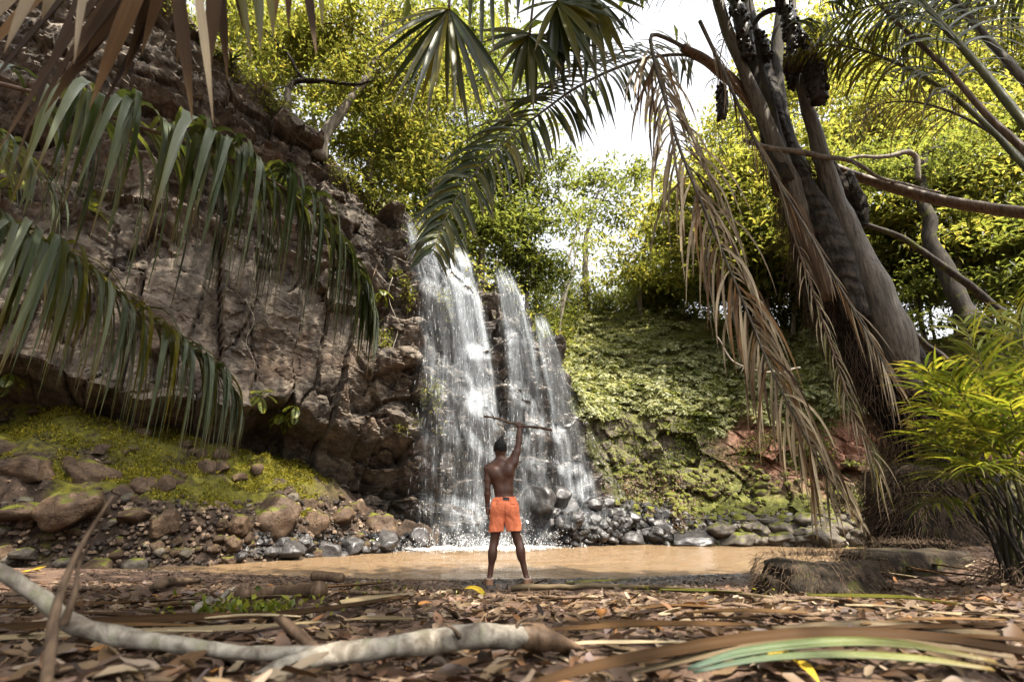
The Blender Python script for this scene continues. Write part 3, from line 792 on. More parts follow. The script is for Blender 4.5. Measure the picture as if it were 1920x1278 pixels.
G1 = 'boulders set in the mossy left bank'
for a in [
    (14, 838, 40, 34, 'round', 'small rounded brown boulder in the moss at the left edge of the photo'),
    (60, 884, 82, 52, 'angular', 'broad dark slab with a moss rim, leftmost under the sunlit moss'),
    (123, 872, 34, 34, 'angular', 'small pale brown boulder between the dark slab and the big round boulder'),
    (181, 893, 80, 54, 'round', 'large smooth rounded brown boulder just under the moss on the left bank'),
    (143, 947, 96, 68, 'round', 'biggest cracked round brown boulder low on the left bank'),
    (48, 956, 84, 42, 'angular', 'pointed brown slab jutting over the dark hollow at far left'),
    (231, 924, 44, 28, 'angular', 'small brown boulder right of the biggest cracked boulder'),
    (270, 914, 48, 38, 'round', 'dark greenish boulder left of its shiny wet neighbour'),
    (311, 911, 42, 38, 'angular', 'shiny dark wet boulder below the mossy ridge'),
    (254, 967, 58, 26, 'angular', 'flat pointed brown stone leaning over gravel'),
    (310, 976, 60, 52, 'angular', 'dark angular faceted boulder in the middle of the left bank'),
    (384, 876, 34, 36, 'round', 'round brown boulder half buried in bright moss'),
    (416, 850, 28, 26, 'angular', 'upper of two stacked reddish stones in the moss'),
    (415, 876, 32, 26, 'angular', 'lower of two stacked reddish stones in the moss'),
    (482, 878, 22, 22, 'round', 'lone small round stone on the mossy slope right of the stacked pair'),
    (506, 962, 86, 92, 'round', 'big egg shaped brown boulder standing at the right end of the moss'),
    (443, 977, 46, 42, 'round', 'cracked round brown boulder left of the big egg shaped one'),
    (435, 1013, 34, 32, 'round', 'small round boulder below the cracked one near the water'),
    (463, 1004, 24, 24, 'round', 'walnut sized round stone beneath the big egg shaped boulder'),
    (577, 944, 26, 28, 'round', 'small round stone upper right of the egg shaped boulder'),
    (587, 976, 42, 48, 'round', 'round brown boulder right of the egg shaped boulder'),
    (636, 968, 44, 40, 'angular', 'brown boulder in shade two places right of the egg shaped boulder'),
    (540, 1030, 66, 32, 'wet', 'long wet grey boulder at the left end of the pool'),
    (612, 1034, 48, 42, 'wet', 'blocky wet black boulder standing at the pool edge'),
    (655, 1022, 46, 36, 'wet', 'rounded wet black boulder right of the blocky one'),
    (188, 1058, 48, 30, 'angular', 'layered orange brown stone lying on the sand at the foot of the left bank'),
    (255, 1060, 40, 28, 'grey', 'smooth grey stone lying alone on the sand by the pool'),
    (52, 1036, 46, 26, 'grey', 'grey brown stone at the foot of the bank behind the fallen branch'),
    (8, 1035, 40, 46, 'round', 'brown stone cut by the left edge of the photo above the fallen branch'),
    (294, 1022, 24, 24, 'round', 'pale upright pebble on the gravel below the angular boulder'),
    (345, 1032, 28, 22, 'grey', 'pale grey stone on gravel near the left tip of the pool'),
    (705, 985, 60, 50, 'round', 'brown boulder in the shade beside the falling water'),
    (672, 955, 40, 36, 'round', 'brown boulder deep in the shade under the overhang'),
]:
    stone(*a, group=G1)
G2 = 'wet boulders round the falls'
for a in [
    (716, 1012, 52, 44, 'wet', 'wet black boulder at the left foot of the falls'),
    (783, 1003, 36, 36, 'wet', 'round wet boulder behind the left edge of the falls'),
    (833, 1010, 32, 46, 'wet', 'upright wet boulder behind the falling water left of the man'),
    (872, 1014, 40, 34, 'wet', 'low wet boulder behind the falling water beside the man'),
    (1008, 930, 60, 50, 'wet', 'big wet black boulder right of the man at the foot of the middle fall'),
    (1045, 920, 46, 40, 'wet', 'wet dark boulder under the right fall'),
    (1050, 950, 66, 46, 'wet', 'broad wet dark boulder in the spray of the right fall'),
    (1105, 945, 40, 26, 'wet', 'small wet boulder right of the spray'),
    (1135, 935, 34, 28, 'wet', 'dark wet boulder at the foot of the cracked rock face'),
    (1248, 992, 50, 38, 'wet', 'large round wet boulder with a bright top on the stone pile'),
    (1176, 1012, 60, 36, 'wet', 'wide wet boulder right of the middle of the stone pile at the pool'),
    (1161, 1027, 26, 18, 'wet', 'small black stone standing in the water in front of the pile'),
    (1215, 1027, 56, 18, 'wet', 'flat wet slab at the waterline below the round boulder'),
    (1300, 1018, 76, 32, 'wet', 'broad pale wet slab at the waterline'),
    (1368, 1005, 66, 36, 'grey', 'grey boulder with a white lit top at the waterline'),
    (1350, 990, 44, 28, 'grey', 'grey stone leaning behind the white topped boulder'),
]:
    stone(*a, group=G2)
GB = (gB, CLIFF)
for i in range(95):                                    # pile of wet stones at the foot of the falls
    px = random.uniform(1000, 1250); py = random.uniform(955 + 0.1 * (px - 1000) * 0.3, 1030)
    s = random.uniform(11, 26)
    stone(px, py, s * 1.2, s * 0.9, 'wet', 'small black wet stone piled beside the falls, ' + ('just right of the man' if px < 1080 else 'in its middle' if px < 1170 else 'at its right end'), 'wet stones piled beside the falls', 'stone', trees=None)
k = 0
for row, (y0, y1, n) in enumerate(((1003, 1014, 16), (988, 1000, 17), (972, 984, 14))):
    for i in range(n):                                  # row of grey stones along the right shore
        px = 1395 + (1710 - 1395) * (i + random.uniform(-.3, .3)) / n; py = random.uniform(y0, y1)
        s = random.uniform(22, 46) * (1.0 - 0.12 * row)
        stone(px, py, s * 1.2, s * 0.8, 'grey', ('front', 'middle', 'rear')[row] + ' row grey stone on the right shore, ' + ('left part' if px < 1500 else 'middle part' if px < 1610 else 'part next to the palm'), 'grey stones along the right shore', 'stone')
for i in range(24):
    px = random.uniform(1180, 1690); py = random.uniform(900, 985); s = random.uniform(11, 27)
    stone(px, py, s * 1.25, s * 0.8, 'mossy', 'moss covered stone on the slope above the right shore', 'mossy stones on the right slope', 'stone')
for i in range(72):
    px = random.uniform(0, 700); py = random.uniform(930 + (0 if px > 300 else 0), 1062 - max(0, px - 360) * 0.07); s = random.uniform(9, 24)
    stone(px, py, s * 1.2, s * 0.9, random.choice(('round', 'angular', 'round', 'grey')), 'small stone in the left bank gravel ' + ('at the far left' if px < 170 else 'left of the egg shaped boulder' if px < 460 else 'beside the egg shaped boulder'), 'small stones in the left bank', 'stone', trees=(RUBBLE, gB))
for i in range(26):
    px = random.uniform(0, 590); py = random.uniform(765 + .10 * px, 905); s = random.uniform(10, 27)
    stone(px, py, s * 1.25, s * 0.85, random.choice(('round', 'angular')), 'brown stone poking through the moss of the left bank ' + ('at the left' if px < 200 else 'in the middle' if px < 400 else 'at its right end'), 'stones in the moss', 'stone', trees=(RUBBLE, gB))
for i in range(36):
    px = random.uniform(440, 770); py = random.uniform(1012, 1046 - (px - 440) * 0.03); s = random.uniform(11, 24)
    stone(px, py, s * 1.25, s * 0.85, 'wet', 'small wet black stone along the left waterline ' + ('near the tip of the pool' if px < 560 else 'halfway to the falls' if px < 670 else 'close to the falls'), 'wet stones along the left waterline', 'stone', trees=(RUBBLE, gB))

# pebbles nobody could count: one mesh per bank
ICO_V = np.array([(0, 0, 1), (.894, 0, .447), (.276, .851, .447), (-.724, .526, .447), (-.724, -.526, .447), (.276, -.851, .447), (.724, .526, -.447), (-.276, .851, -.447), (-.894, 0, -.447), (-.276, -.851, -.447), (.724, -.526, -.447), (0, 0, -1)])
ICO_F = np.array([(0, 1, 2), (0, 2, 3), (0, 3, 4), (0, 4, 5), (0, 5, 1), (1, 6, 2), (2, 7, 3), (3, 8, 4), (4, 9, 5), (5, 10, 1), (2, 6, 7), (3, 7, 8), (4, 8, 9), (5, 9, 10), (1, 10, 6), (6, 11, 7), (7, 11, 8), (8, 11, 9), (9, 11, 10), (10, 11, 6)])
def pebbles(name, pos, rad, mat, flat=0.65):
    n = len(pos)
    th = RNG.uniform(0, 2 * np.pi, n); c, s = np.cos(th), np.sin(th)
    v = ICO_V[None] * RNG.uniform(0.7, 1.25, (n, 12, 1)) * (rad[:, None] * np.stack([RNG.uniform(.8, 1.4, n), RNG.uniform(.7, 1.1, n), np.full(n, flat)], -1))[:, None, :]
    x = v[..., 0] * c[:, None] - v[..., 1] * s[:, None]; y = v[..., 0] * s[:, None] + v[..., 1] * c[:, None]
    V = np.stack([x, y, v[..., 2]], -1) + pos[:, None, :]
    Fq = (ICO_F[None] + (np.arange(n) * 12)[:, None, None]).reshape(-1, 3)
    o = link(name, np_mesh(name, V.reshape(-1, 3), Fq, mat, False)); tag(o, kind='stuff')
    return o
def pebble_mat(name, stops, rough):
    t = NT(name)
    return t.done(t.pbsdf(t.ramp(t.rnd(), stops), rough, 0.45))
M['pebble_brown'] = pebble_mat('pebble_brown', [(0, (0.015, 0.010, 0.007)), (.6, (0.065, 0.043, 0.029)), (1, (0.22, 0.155, 0.105))], 0.7)
M['pebble_grey'] = pebble_mat('pebble_grey', [(0, (0.02, 0.018, 0.017)), (.6, (0.08, 0.07, 0.062)), (1, (0.26, 0.23, 0.205))], 0.6)
Vr3 = Vr.reshape(nr, len(Sr), 3)
idx_r = RNG.integers(30, 78, 5000); idx_c = RNG.integers(30, len(Sr) - 40, 5000)
pos = Vr3[idx_r, idx_c] + RNG.normal(0, 0.04, (5000, 3)) * np.array([1, 1, .2])
keep = (rmoss[idx_r, idx_c] < 0.5) & (pos[:, 2] > 0.01)
pebbles('bank_gravel', pos[keep], RNG.lognormal(-3.75, 0.55, keep.sum()).clip(.008, .09), M['pebble_brown'])
n = 6500
x = RNG.uniform(-0.6, 5.0, n); y = shore_y(x) - np.abs(RNG.normal(0, 0.75, n)) + 0.06
z = ground_z(x, y)
pebbles('shore_gravel', np.stack([x, y, z], -1), RNG.lognormal(-4.4, 0.4, n).clip(.005, .035), M['pebble_grey'])
n = 2500
x = RNG.uniform(-6, 0.5, n); y = shore_y(x) - np.abs(RNG.normal(0, 1.0, n))
pebbles('bank_pebbles', np.stack([x, y, ground_z(x, y)], -1), RNG.lognormal(-4.5, 0.45, n).clip(.005, .04), M['pebble_brown'])

def px_pebbles(name, n, xr, yr, spx, mat, trees=None):
    P = []; Rr = []
    for _ in range(n):
        px, py = random.uniform(*xr), random.uniform(*yr)
        h = hit(px, py, trees)
        if h is None: continue
        P.append(tuple(h[0] + h[1] * .02)); Rr.append(random.uniform(*spx) * .5 * (h[0] - CAM).dot(FWD) / F)
    pebbles(name, np.array(P), np.array(Rr), mat, .8)
M['pebble_wet'] = pebble_mat('pebble_wet', [(0, (0.012, 0.012, 0.013)), (.6, (0.04, 0.038, 0.038)), (1, (0.11, 0.105, 0.10))], .22)
px_pebbles('wet_rubble', 700, (985, 1260), (940, 1030), (8, 16), M['pebble_wet'])
px_pebbles('wet_rubble', 420, (450, 790), (1000, 1045), (6, 13), M['pebble_wet'], (RUBBLE, gB))
px_pebbles('shore_rubble', 500, (1240, 1720), (965, 1022), (7, 16), M['pebble_grey'])
px_pebbles('slope_rubble', 260, (1150, 1700), (860, 990), (8, 18), M['rock_mossy'])
px_pebbles('bank_rubble', 800, (0, 680), (940, 1060), (6, 15), M['pebble_brown'], (RUBBLE, gB))
# ------------------------------------------------------------------ foliage
def norm(a): return a / np.maximum(np.linalg.norm(a, axis=-1, keepdims=True), 1e-9)
def leaf_cloud(name, pos, axis_, nrm, L, W, mat, fold=0.25, parent=None, kind=None):
    axis_ = norm(axis_); side = norm(np.cross(axis_, nrm)); up = np.cross(side, axis_)
    L = L[:, None]; W = W[:, None]
    a = pos; mid = pos + axis_ * L * 0.45
    l = mid + side * W * .5 + up * W * fold; r = mid - side * W * .5 + up * W * fold
    tip = pos + axis_ * L - up * L * 0.12
    V = np.stack([a, l, tip, r], 1).reshape(-1, 3)
    n = len(pos)
    b = (np.arange(n) * 4)[:, None]
    Fq = np.concatenate([b + np.array([0, 1, 2]), b + np.array([0, 2, 3])], 1).reshape(-1, 3)
    inv = np.zeros(3)
    if parent is not None: inv = np.array(parent.location)
    o = link(name, np_mesh(name, V - inv, Fq, mat, True), parent)
    if kind: tag(o, kind=kind)
    return o

DENSE = 1.5
def rand_dirs(n):
    return norm(RNG.normal(0, 1, (n, 3)))

def crown_points(blobs, nclump, per, cr):
    nclump = int(nclump * DENSE * (0.32 if blobs[0][0].y > 22 and -.5 < blobs[0][0].x < 8.0 else 0.6 if blobs[0][0].y > 18.5 and -1.5 < blobs[0][0].x < 8.5 else 1.0))
    """leaf places gathered in clumps spread through ellipsoids"""
    C = []; Wt = np.array([b[1].x * b[1].z for b in blobs]); Wt = Wt / Wt.sum()
    for b, w in zip(blobs, Wt):
        k = max(2, int(nclump * w))
        d = RNG.normal(0, 1, (k, 3)) * 0.52 + (rand_dirs(k) * 1.05) * (RNG.uniform(0, 1, (k, 1)) < .22)
        C.append(np.array(b[0]) + d * np.array(b[1]))
    C = np.concatenate(C)
    sc = RNG.uniform(0.4, 1.25, (len(C), 1))
    pts = C[:, None, :] + RNG.normal(0, 1, (len(C), per, 3)) * np.array([1.2, 1.2, 0.30]) * (cr * sc)[:, None, :]
    return C, pts.reshape(-1, 3)

def tree(base, trunk_pts, r0, blobs, nclump, per, leafL, mat, bark, label, group, cr=0.38, limbs=None, name='tree', droop=0.35, sides=10):
    base = Vector(base)
    root = empty(name, base, label, 'tree', group)
    mb = MB()
    tp = wobble(catmull([base - Vector((0, 0, .25))] + [Vector(p) for p in trunk_pts], 22), 0.05 * max(1, r0 / .12), 0.9, random.random() * 50)
    rr = [r0 * (1.35 if i == 0 else 1.12 if i == 1 else 1) * (1 - 0.72 * i / 21) for i in range(22)]
    mb.tube(tp, rr, sides, 0.25)
    C, P = crown_points(blobs, nclump, per, cr)
    # limbs towards each blob, twigs towards some clumps
    for b in blobs:
        src = min(tp[8:], key=lambda q: (q - b[0]).length + max(0, q.z - b[0].z) * 2)
        k = tp.index(src)
        mid = src.lerp(b[0], .5) + Vector((random.uniform(-.3, .3), random.uniform(-.3, .3), random.uniform(.0, .5)))
        lp = wobble(catmull([src, mid, b[0]], 10), 0.12, 1.4, random.random() * 40)
        rb = max(rr[k] * .62, 0.018)
        mb.tube(lp, [rb * (1 - .75 * i / 9) for i in range(10)], 6)
        for c in C:
            c = Vector(c)
            if (c - b[0]).length < b[1].length and random.random() < 0.3:
                s = lp[random.randrange(3, 10)]
                mid = s.lerp(c, .55) + Vector((random.uniform(-.15, .15), 0, random.uniform(-.05, .25)))
                mb.tube(catmull([s, mid, c], 5), [rb * .25, rb * .2, rb * .16, rb * .12, .004], 4)
    mb.build('trunk', bark, root, inv=base)
    n = len(P)
    ax = rand_dirs(n) * np.array([1, 1, .6]) + np.array([0, 0, -droop])
    nr_ = rand_dirs(n) * .45 + np.array([0, 0, 1.0])
    leaf_cloud('crown', P, ax, nr_, RNG.uniform(.9, 1.9, n) * leafL, RNG.uniform(.4, .62, n) * leafL, mat, .22, root)
    return root

def B(px, py, Y, rx, ry, rd=None):
    c = at(px, py, Y); dep = (c - CAM).dot(FWD)
    a, b = rx * dep / F, ry * dep / F
    return (c, Vector((a, rd if rd else min(a, b) * 1.1, b)))

GT = 'trees on the cliff top'; GM = 'trees behind the falls'; GR = 'trees on the right bank'
LY, LO, LD = M['leaf_yellow'], M['leaf_olive'], M['leaf_dark']
# trees of the cliff top
def base_at(px, Y):
    p = at(px, 600, Y); q = drop(p.x, Y)
    return q if q is not None else Vector((p.x, Y, 0))
tree(at(600, 285, 12.9), [at(618, 235, 13.0), at(660, 185, 13.2), at(700, 120, 13.4), at(720, 40, 13.5)], .20, [B(560, 60, 13.2, 80, 70), B(650, 40, 13.4, 90, 60), B(720, 150, 13.6, 80, 60), B(770, 40, 13.6, 80, 60)], 100, 60, .15, LY, M['bark_grey'], 'twisted grey tree leaning over the cliff edge right of the hanging dark leaves', GT, .34)
tree(at(540, 215, 12.7), [at(545, 160, 12.8), at(600, 152, 12.9), at(665, 158, 13.0), at(700, 150, 13.1)], .12, [B(500, 70, 13.5, 70, 80), B(480, 180, 13.2, 50, 50), B(440, 20, 13.4, 60, 50)], 60, 55, .14, LY, M['bark_dark'], 'tree with two level dark boughs at the cliff edge', GT, .32)
tree(at(690, 330, 14.6), [at(700, 270, 14.7), at(730, 200, 14.8), at(740, 100, 15)], .16, [B(680, 260, 14.6, 70, 55), B(760, 250, 15, 80, 60), B(720, 320, 14.6, 55, 45), B(800, 160, 15.2, 80, 60), B(690, 150, 15, 80, 50)], 110, 60, .15, LY, M['bark_grey'], 'bright yellow green tree above the cliff left of the drooping palm frond', GT, .36)
tree(base_at(800, 17.5), [at(810, 340, 17.6), at(820, 250, 17.8), at(840, 120, 18)], .18, [B(850, 250, 17.8, 100, 70), B(900, 140, 18, 110, 70), B(800, 330, 17.2, 70, 55), B(960, 250, 18, 80, 70), B(870, 60, 18, 110, 60)], 150, 60, .18, LO, M['bark_grey'], 'tall olive green tree standing behind the top of the falls', GM, .42)
tree(base_at(900, 18.8), [at(905, 430, 18.8), at(915, 350, 18.8), at(930, 300, 18.8)], .15, [B(900, 430, 18.5, 70, 50), B(960, 400, 18.8, 80, 50), B(910, 330, 19, 90, 50), B(1000, 330, 19.2, 60, 50), B(850, 400, 18.2, 50, 50)], 120, 60, .17, LO, M['bark_grey'], 'leafy tree right above the crest of the main fall', GM, .4)
tree(base_at(985, 21), [at(990, 480, 21), at(1000, 420, 21), at(1010, 370, 21)], .11, [B(960, 470, 21, 50, 40), B(1010, 430, 21, 50, 40), B(1020, 510, 21, 50, 35), B(980, 520, 20.6, 45, 30)], 70, 55, .18, LD, M['bark_grey'], 'small dark green tree behind the second fall', GM, .4)
tree(base_at(1100, 28), [at(1098, 470, 28), at(1105, 420, 28.3), at(1120, 360, 28.5)], .22, [B(1125, 350, 28.4, 55, 35), B(1170, 380, 28.2, 60, 40), B(1070, 400, 28, 45, 30), B(1180, 330, 28.5, 40, 30)], 90, 60, .26, LO, M['bark_grey'], 'slender pale tree in the gap under the open sky', GM, .55)
tree(base_at(1045, 24.5), [at(1060, 520, 24.5), at(1080, 440, 24.6), at(1092, 380, 24.8)], .085, [B(1085, 400, 24.6, 35, 25), B(1040, 470, 24.5, 30, 20)], 16, 40, .2, LO, M['bark_grey'], 'thin leaning sapling with a sparse crown in front of the sky gap', GM, .4)
tree(base_at(1045, 22.5), [at(1052, 600, 22.5), at(1075, 500, 22.6), at(1090, 430, 22.8)], .07, [B(1090, 450, 22.6, 20, 16)], 6, 40, .2, LO, M['bark_grey'], 'bare thin sapling rising from the ferns right of the falls', GM, .35)
tree(base_at(1200, 27), [at(1200, 520, 27), at(1215, 440, 27), at(1240, 380, 27)], .17, [B(1220, 470, 26.5, 80, 50), B(1290, 430, 26.5, 90, 60), B(1180, 520, 26, 60, 35), B(1280, 520, 26, 80, 40), B(1340, 370, 27, 70, 60)], 150, 60, .24, LY, M['bark_grey'], 'spreading bright tree above the fern slope', GM, .55)
# right bank
RB = [
    (1390, 21.5, .15, [(1330, 350, 21, 90, 60), (1420, 330, 21, 90, 60), (1380, 450, 21, 90, 60), (1300, 450, 21.5, 70, 50), (1450, 440, 20.5, 80, 50)], LY, 'bushy yellow green tree left of the leaning palm trunk'),
    (1440, 23, .15, [(1430, 510, 22.5, 60, 40), (1370, 530, 23, 60, 35), (1500, 520, 22, 60, 40)], LD, 'low dark tree behind the palm trunk beside the small sky gap'),
    (1640, 18.5, .13, [(1600, 330, 18, 90, 60), (1660, 260, 18.2, 90, 60), (1580, 230, 18.5, 80, 60), (1640, 430, 18, 70, 50)], LY, 'sunlit yellow tree right behind the palm trunk'),
    (1790, 17, .14, [(1760, 300, 16.5, 110, 60), (1850, 330, 16.2, 100, 60), (1700, 380, 16.8, 80, 50), (1820, 440, 16.2, 90, 55), (1900, 230, 16.2, 90, 60)], LY, 'broad layered yellow green tree at the right edge'),
    (1900, 20, .18, [(1880, 120, 19, 120, 80), (1760, 160, 19.5, 110, 70), (1650, 120, 20, 100, 70), (1800, 40, 20, 140, 60), (1560, 60, 20.5, 90, 60), (1960, 40, 19, 90, 80)], LY, 'tallest yellow tree filling the top right corner'),
    (1860, 19, .11, [(1880, 480, 18, 70, 45), (1790, 500, 18.4, 70, 40), (1710, 500, 19, 70, 40), (1900, 400, 18, 70, 50)], LO, 'olive green understorey tree at the right edge above the bank'),
    (1560, 22, .13, [(1540, 440, 22, 80, 60), (1500, 360, 22, 80, 60), (1590, 520, 21.5, 60, 40)], LO, 'olive tree half hidden by the palm trunk'),
    (1990, 16, .12, [(1960, 520, 15, 70, 60), (1960, 420, 15, 60, 60)], LO, 'tree leaning in from beyond the right edge of the photo'),
    (1420, 25, .13, [(1420, 220, 25, 80, 60), (1350, 280, 25, 60, 40), (1480, 150, 25, 80, 60)], LY, 'tall pale tree seen through the palm fronds'),
]
for px, Y, r0, bl, mt, lab in RB:
    b = base_at(px, Y)
    top = at(bl[0][0], bl[0][1], bl[0][2])
    tree(b, [b.lerp(top, .35) + Vector((random.uniform(-.4, .4), 0, 0)), b.lerp(top, .7) + Vector((random.uniform(-.4, .4), 0, 0)), top], r0, [B(*q) for q in bl], 34 * len(bl), 60, .2 if Y < 20 else .24, mt, M['bark_grey'], lab, GR, .42 if Y < 20 else .5)
# the forest further back closes the view down to the bank
for i, (px, py, Y, rx, ry, mt) in enumerate([(470, 40, 19, 120, 80, LO), (600, 120, 20, 120, 90, LY), (720, 220, 20, 100, 90, LO), (790, 320, 20, 80, 70, LY), (860, 400, 24, 90, 60, LO), (930, 480, 27, 80, 45, LD), (1010, 520, 30, 50, 30, LO), (1200, 545, 33, 70, 30, LO), (1290, 520, 31, 80, 45, LY), (1380, 500, 29, 90, 60, LO), (1480, 470, 28, 90, 70, LY), (1580, 480, 26, 90, 60, LO), (1680, 470, 25, 90, 60, LD), (1780, 490, 24, 90, 60, LO), (1880, 500, 23, 90, 60, LD), (1330, 420, 30, 80, 60, LO), (1420, 360, 29, 90, 60, LY), (1540, 300, 28, 110, 80, LY), (1700, 300, 27, 120, 80, LY), (1850, 320, 26, 110, 80, LO)]):
    c = at(px, py, Y); g_ = drop(c.x, Y); g_ = g_ if g_ is not None else Vector((c.x, Y, 8.0))
    side = ('behind the cliff top at upper left', 'behind the crest of the falls', 'in the gap beyond the falls', 'beyond the fern slope', 'at the back of the right bank')[0 if px < 760 else 1 if px < 950 else 2 if px < 1150 else 3 if px < 1420 else 4]
    tone = {id(LY): 'yellow green', id(LO): 'olive green', id(LD): 'dark green'}[id(mt)]
    tree(g_, [g_.lerp(c, .4) + Vector((random.uniform(-.5, .5), 0, 0)), g_.lerp(c, .75) + Vector((random.uniform(-.4, .4), 0, 0)), c], .16, [B(px, py, Y, rx * .7, ry * .7), B(px - rx * .6, py + ry * .4, Y, rx * .5, ry * .5), B(px + rx * .6, py + ry * .3, Y + .6, rx * .5, ry * .5), B(px + rx * .2, py + ry * .8, Y - .5, rx * .5, ry * .4)], 34, 60, .26, mt, M['bark_grey'], f'{tone} far tree {side}', f'{tone} far trees {side}', .55)
# dark leaning trunk and slim stems of the right bank
def stem(pts, r0, r1, label, mat, group='bare stems on the right bank', blobs=None, name='tree', per=45, leafL=.18, lm=None):
    p0 = Vector(pts[0])
    root = empty(name, p0, label, 'tree', group)
    mb = MB(); q = wobble(catmull(pts, 26), r0 * .5, 1.2, random.random() * 60)
    mb.tube(q, [r0 + (r1 - r0) * (i / 25) ** .8 + (r0 * .5 * max(0, 1 - i / 4)) for i in range(26)], 10, .3)
    for a in blobs or []:
        b = B(*a); s = min(q[6:], key=lambda z: (z - b[0]).length)
        mb.tube(wobble(catmull([s, s.lerp(b[0], .5) + Vector((0, 0, .2)), b[0]], 9), .1, 1.5, 4), [r1 * .8 * (1 - .8 * i / 8) for i in range(9)], 6)
    mb.build('trunk', mat, root, inv=p0)
    if blobs:
        C, P = crown_points([B(*a) for a in blobs], 14 * len(blobs), per, .35)
        n = len(P)
        leaf_cloud('crown', P, rand_dirs(n) * np.array([1, 1, .6]) + np.array([0, 0, -.35]), rand_dirs(n) * .5 + np.array([0, 0, 1.]), RNG.uniform(.7, 1.3, n) * leafL, RNG.uniform(.34, .5, n) * leafL, lm or LO, .22, root)
    return root
stem([at(1830, 625, 12.5), at(1800, 560, 12.6), at(1760, 480, 12.8), at(1735, 390, 13), at(1725, 300, 13.2)], .30, .13, 'dark mossy trunk leaning left on the right bank', M['bark_dark'], blobs=[(1690, 320, 13.2, 70, 30), (1640, 300, 13.3, 60, 25), (1780, 280, 13, 60, 40)])
for i, (px, Y, py1, dx, r, lab) in enumerate([
    (1480, 23, 430, 10, .10, 'pale stem beside the small sky gap left of the palm'), (1660, 20, 400, -30, .07, 'thin dark stem just right of the palm trunk'), (1688, 21, 380, 14, .08, 'pale stem second right of the palm trunk'),
    (1740, 21, 470, -10, .06, 'thin stem between the palm and the dark leaning trunk'), (1850, 17, 440, -28, .09, 'pale stem leaning behind the diagonal bough'), (1880, 18, 420, -50, .10, 'pale stem nearest the right edge'),
    (1640, 23, 460, 8, .08, 'slim upright stem behind the palm petioles'), (1705, 17, 500, 6, .05, 'slender stem with low leaves on the dark bank'), (1780, 19, 480, 20, .05, 'thin straight stem right of the dark leaning trunk')]):
    b = base_at(px, Y); t = at(px + dx, py1, Y + .3)
    stem([b - Vector((0, 0, .2)), b.lerp(t, .5) + Vector((random.uniform(-.25, .25), 0, 0)), t, t + Vector((random.uniform(-.4, .4), 0, 2.0))], r, r * .5, lab, M['bark_grey'] if i not in (1, 7) else M['bark_dark'], blobs=[(px + dx, py1 + 40, Y, 60, 30), (px + dx * 2, py1 + 110, Y, 40, 25)])

# fern cover of the right slope, moss, small growth
CN = np.cross(np.gradient(Vc, axis=1), np.gradient(Vc, axis=0)); CN = norm(CN)
flip = np.sign((CN * (np.array(CAM) - Vc)).sum(-1, keepdims=True)); CN = CN * flip
okf = (Sfull > arc[10] - 0.2) & (Sfull < arc[-3]) & (Zf > 5.0 + 0.9 * fbm(Sfull * .7, Zf * .3, oct=2, seed=201)) & ((Vc[..., 1] < 32)) & (fbm(Sfull * .8, Zf * .9, oct=3, seed=333) > -.42)
I = np.argwhere(okf)
def ferns(name, pick, nf, npair, size, mat, droop, kind='stuff', parent=None):
    P = []; A = []; Nn = []; L = []; Wd = []
    for i, j in pick:
        p = Vc[i, j] + RNG.normal(0, .06, 3); n = CN[i, j]
        s = size * RNG.choice([.45, .7, 1.0, 1.3, 1.8], p=[.32, .36, .22, .08, .02])
        for f in range(nf):
            az = RNG.uniform(0, 2 * np.pi)
            d = np.array([math.cos(az), math.sin(az), .55]) + n * .9
            d = d / np.linalg.norm(d)
            q = p.copy()
            for k in range(npair):
                step = s / npair
                d = d + np.array([0, 0, -droop]) * (1.0 / npair) * 2
                d = d / np.linalg.norm(d)
                q = q + d * step
                sd = np.cross(d, [0, 0, 1.0]); sd = sd / (np.linalg.norm(sd) + 1e-6)
                ll = s * .36 * math.sin(math.pi * (k + 1.2) / (npair + 1.6))
                up = np.cross(sd, d)
                for g in (1, -1):
                    P.append(q); A.append(sd * g + d * .45 + np.array([0, 0, -.25]) + RNG.normal(0, .18, 3)); Nn.append(up + RNG.normal(0, .3, 3)); L.append(ll * RNG.uniform(.7, 1.2)); Wd.append(s / npair * 1.0)
    return leaf_cloud(name, np.array(P), np.array(A), np.array(Nn), np.array(L), np.array(Wd), mat, .1, parent, kind)
w = np.exp(-np.maximum(0, I[:, 0] - nT - 14) / 4.0) * (1 + 1.5 * (I[:, 0] > nT))
pick = I[RNG.choice(len(I), 3300, replace=False, p=w / w.sum())]
ferns('fern_cover', pick[:2700], 5, 8, .54, M['leaf_pale'], .9)
ferns('fern_undergrowth', pick[2500:], 5, 7, .4, M['leaf_olive'], .6)
# leafy shrub layer along the top of the slope and behind
def scatter_leaves(name, mask, n, L, mat, lift, kind='stuff', spread=.15, rise=0.0):
    I = np.argwhere(mask); s = I[RNG.integers(0, len(I), n)]
    p = Vc[s[:, 0], s[:, 1]] + RNG.normal(0, spread, (n, 3)) + CN[s[:, 0], s[:, 1]] * np.abs(RNG.normal(0, lift, (n, 1)))
    if rise: p = p + np.array([0, 0, 1.0]) * (RNG.uniform(0, 1, (n, 1)) ** 1.3) * rise * (0.75 + 0.6 * vnoise(p[:, 0] * .9, p[:, 1] * .9, p[:, 2] * .3, 347))[:, None]
    return leaf_cloud(name, p, rand_dirs(n) + np.array([0, 0, -.2]), rand_dirs(n) * .6 + CN[s[:, 0], s[:, 1]], RNG.uniform(.6, 1.4, n) * L, RNG.uniform(.35, .5, n) * L, mat, .2, None, kind)
prow = np.broadcast_to((np.arange(nR) >= nT)[:, None], Zf.shape)
depth = np.where(prow, np.broadcast_to(np.concatenate([np.zeros(nT), pr])[:, None], Zf.shape), 0)
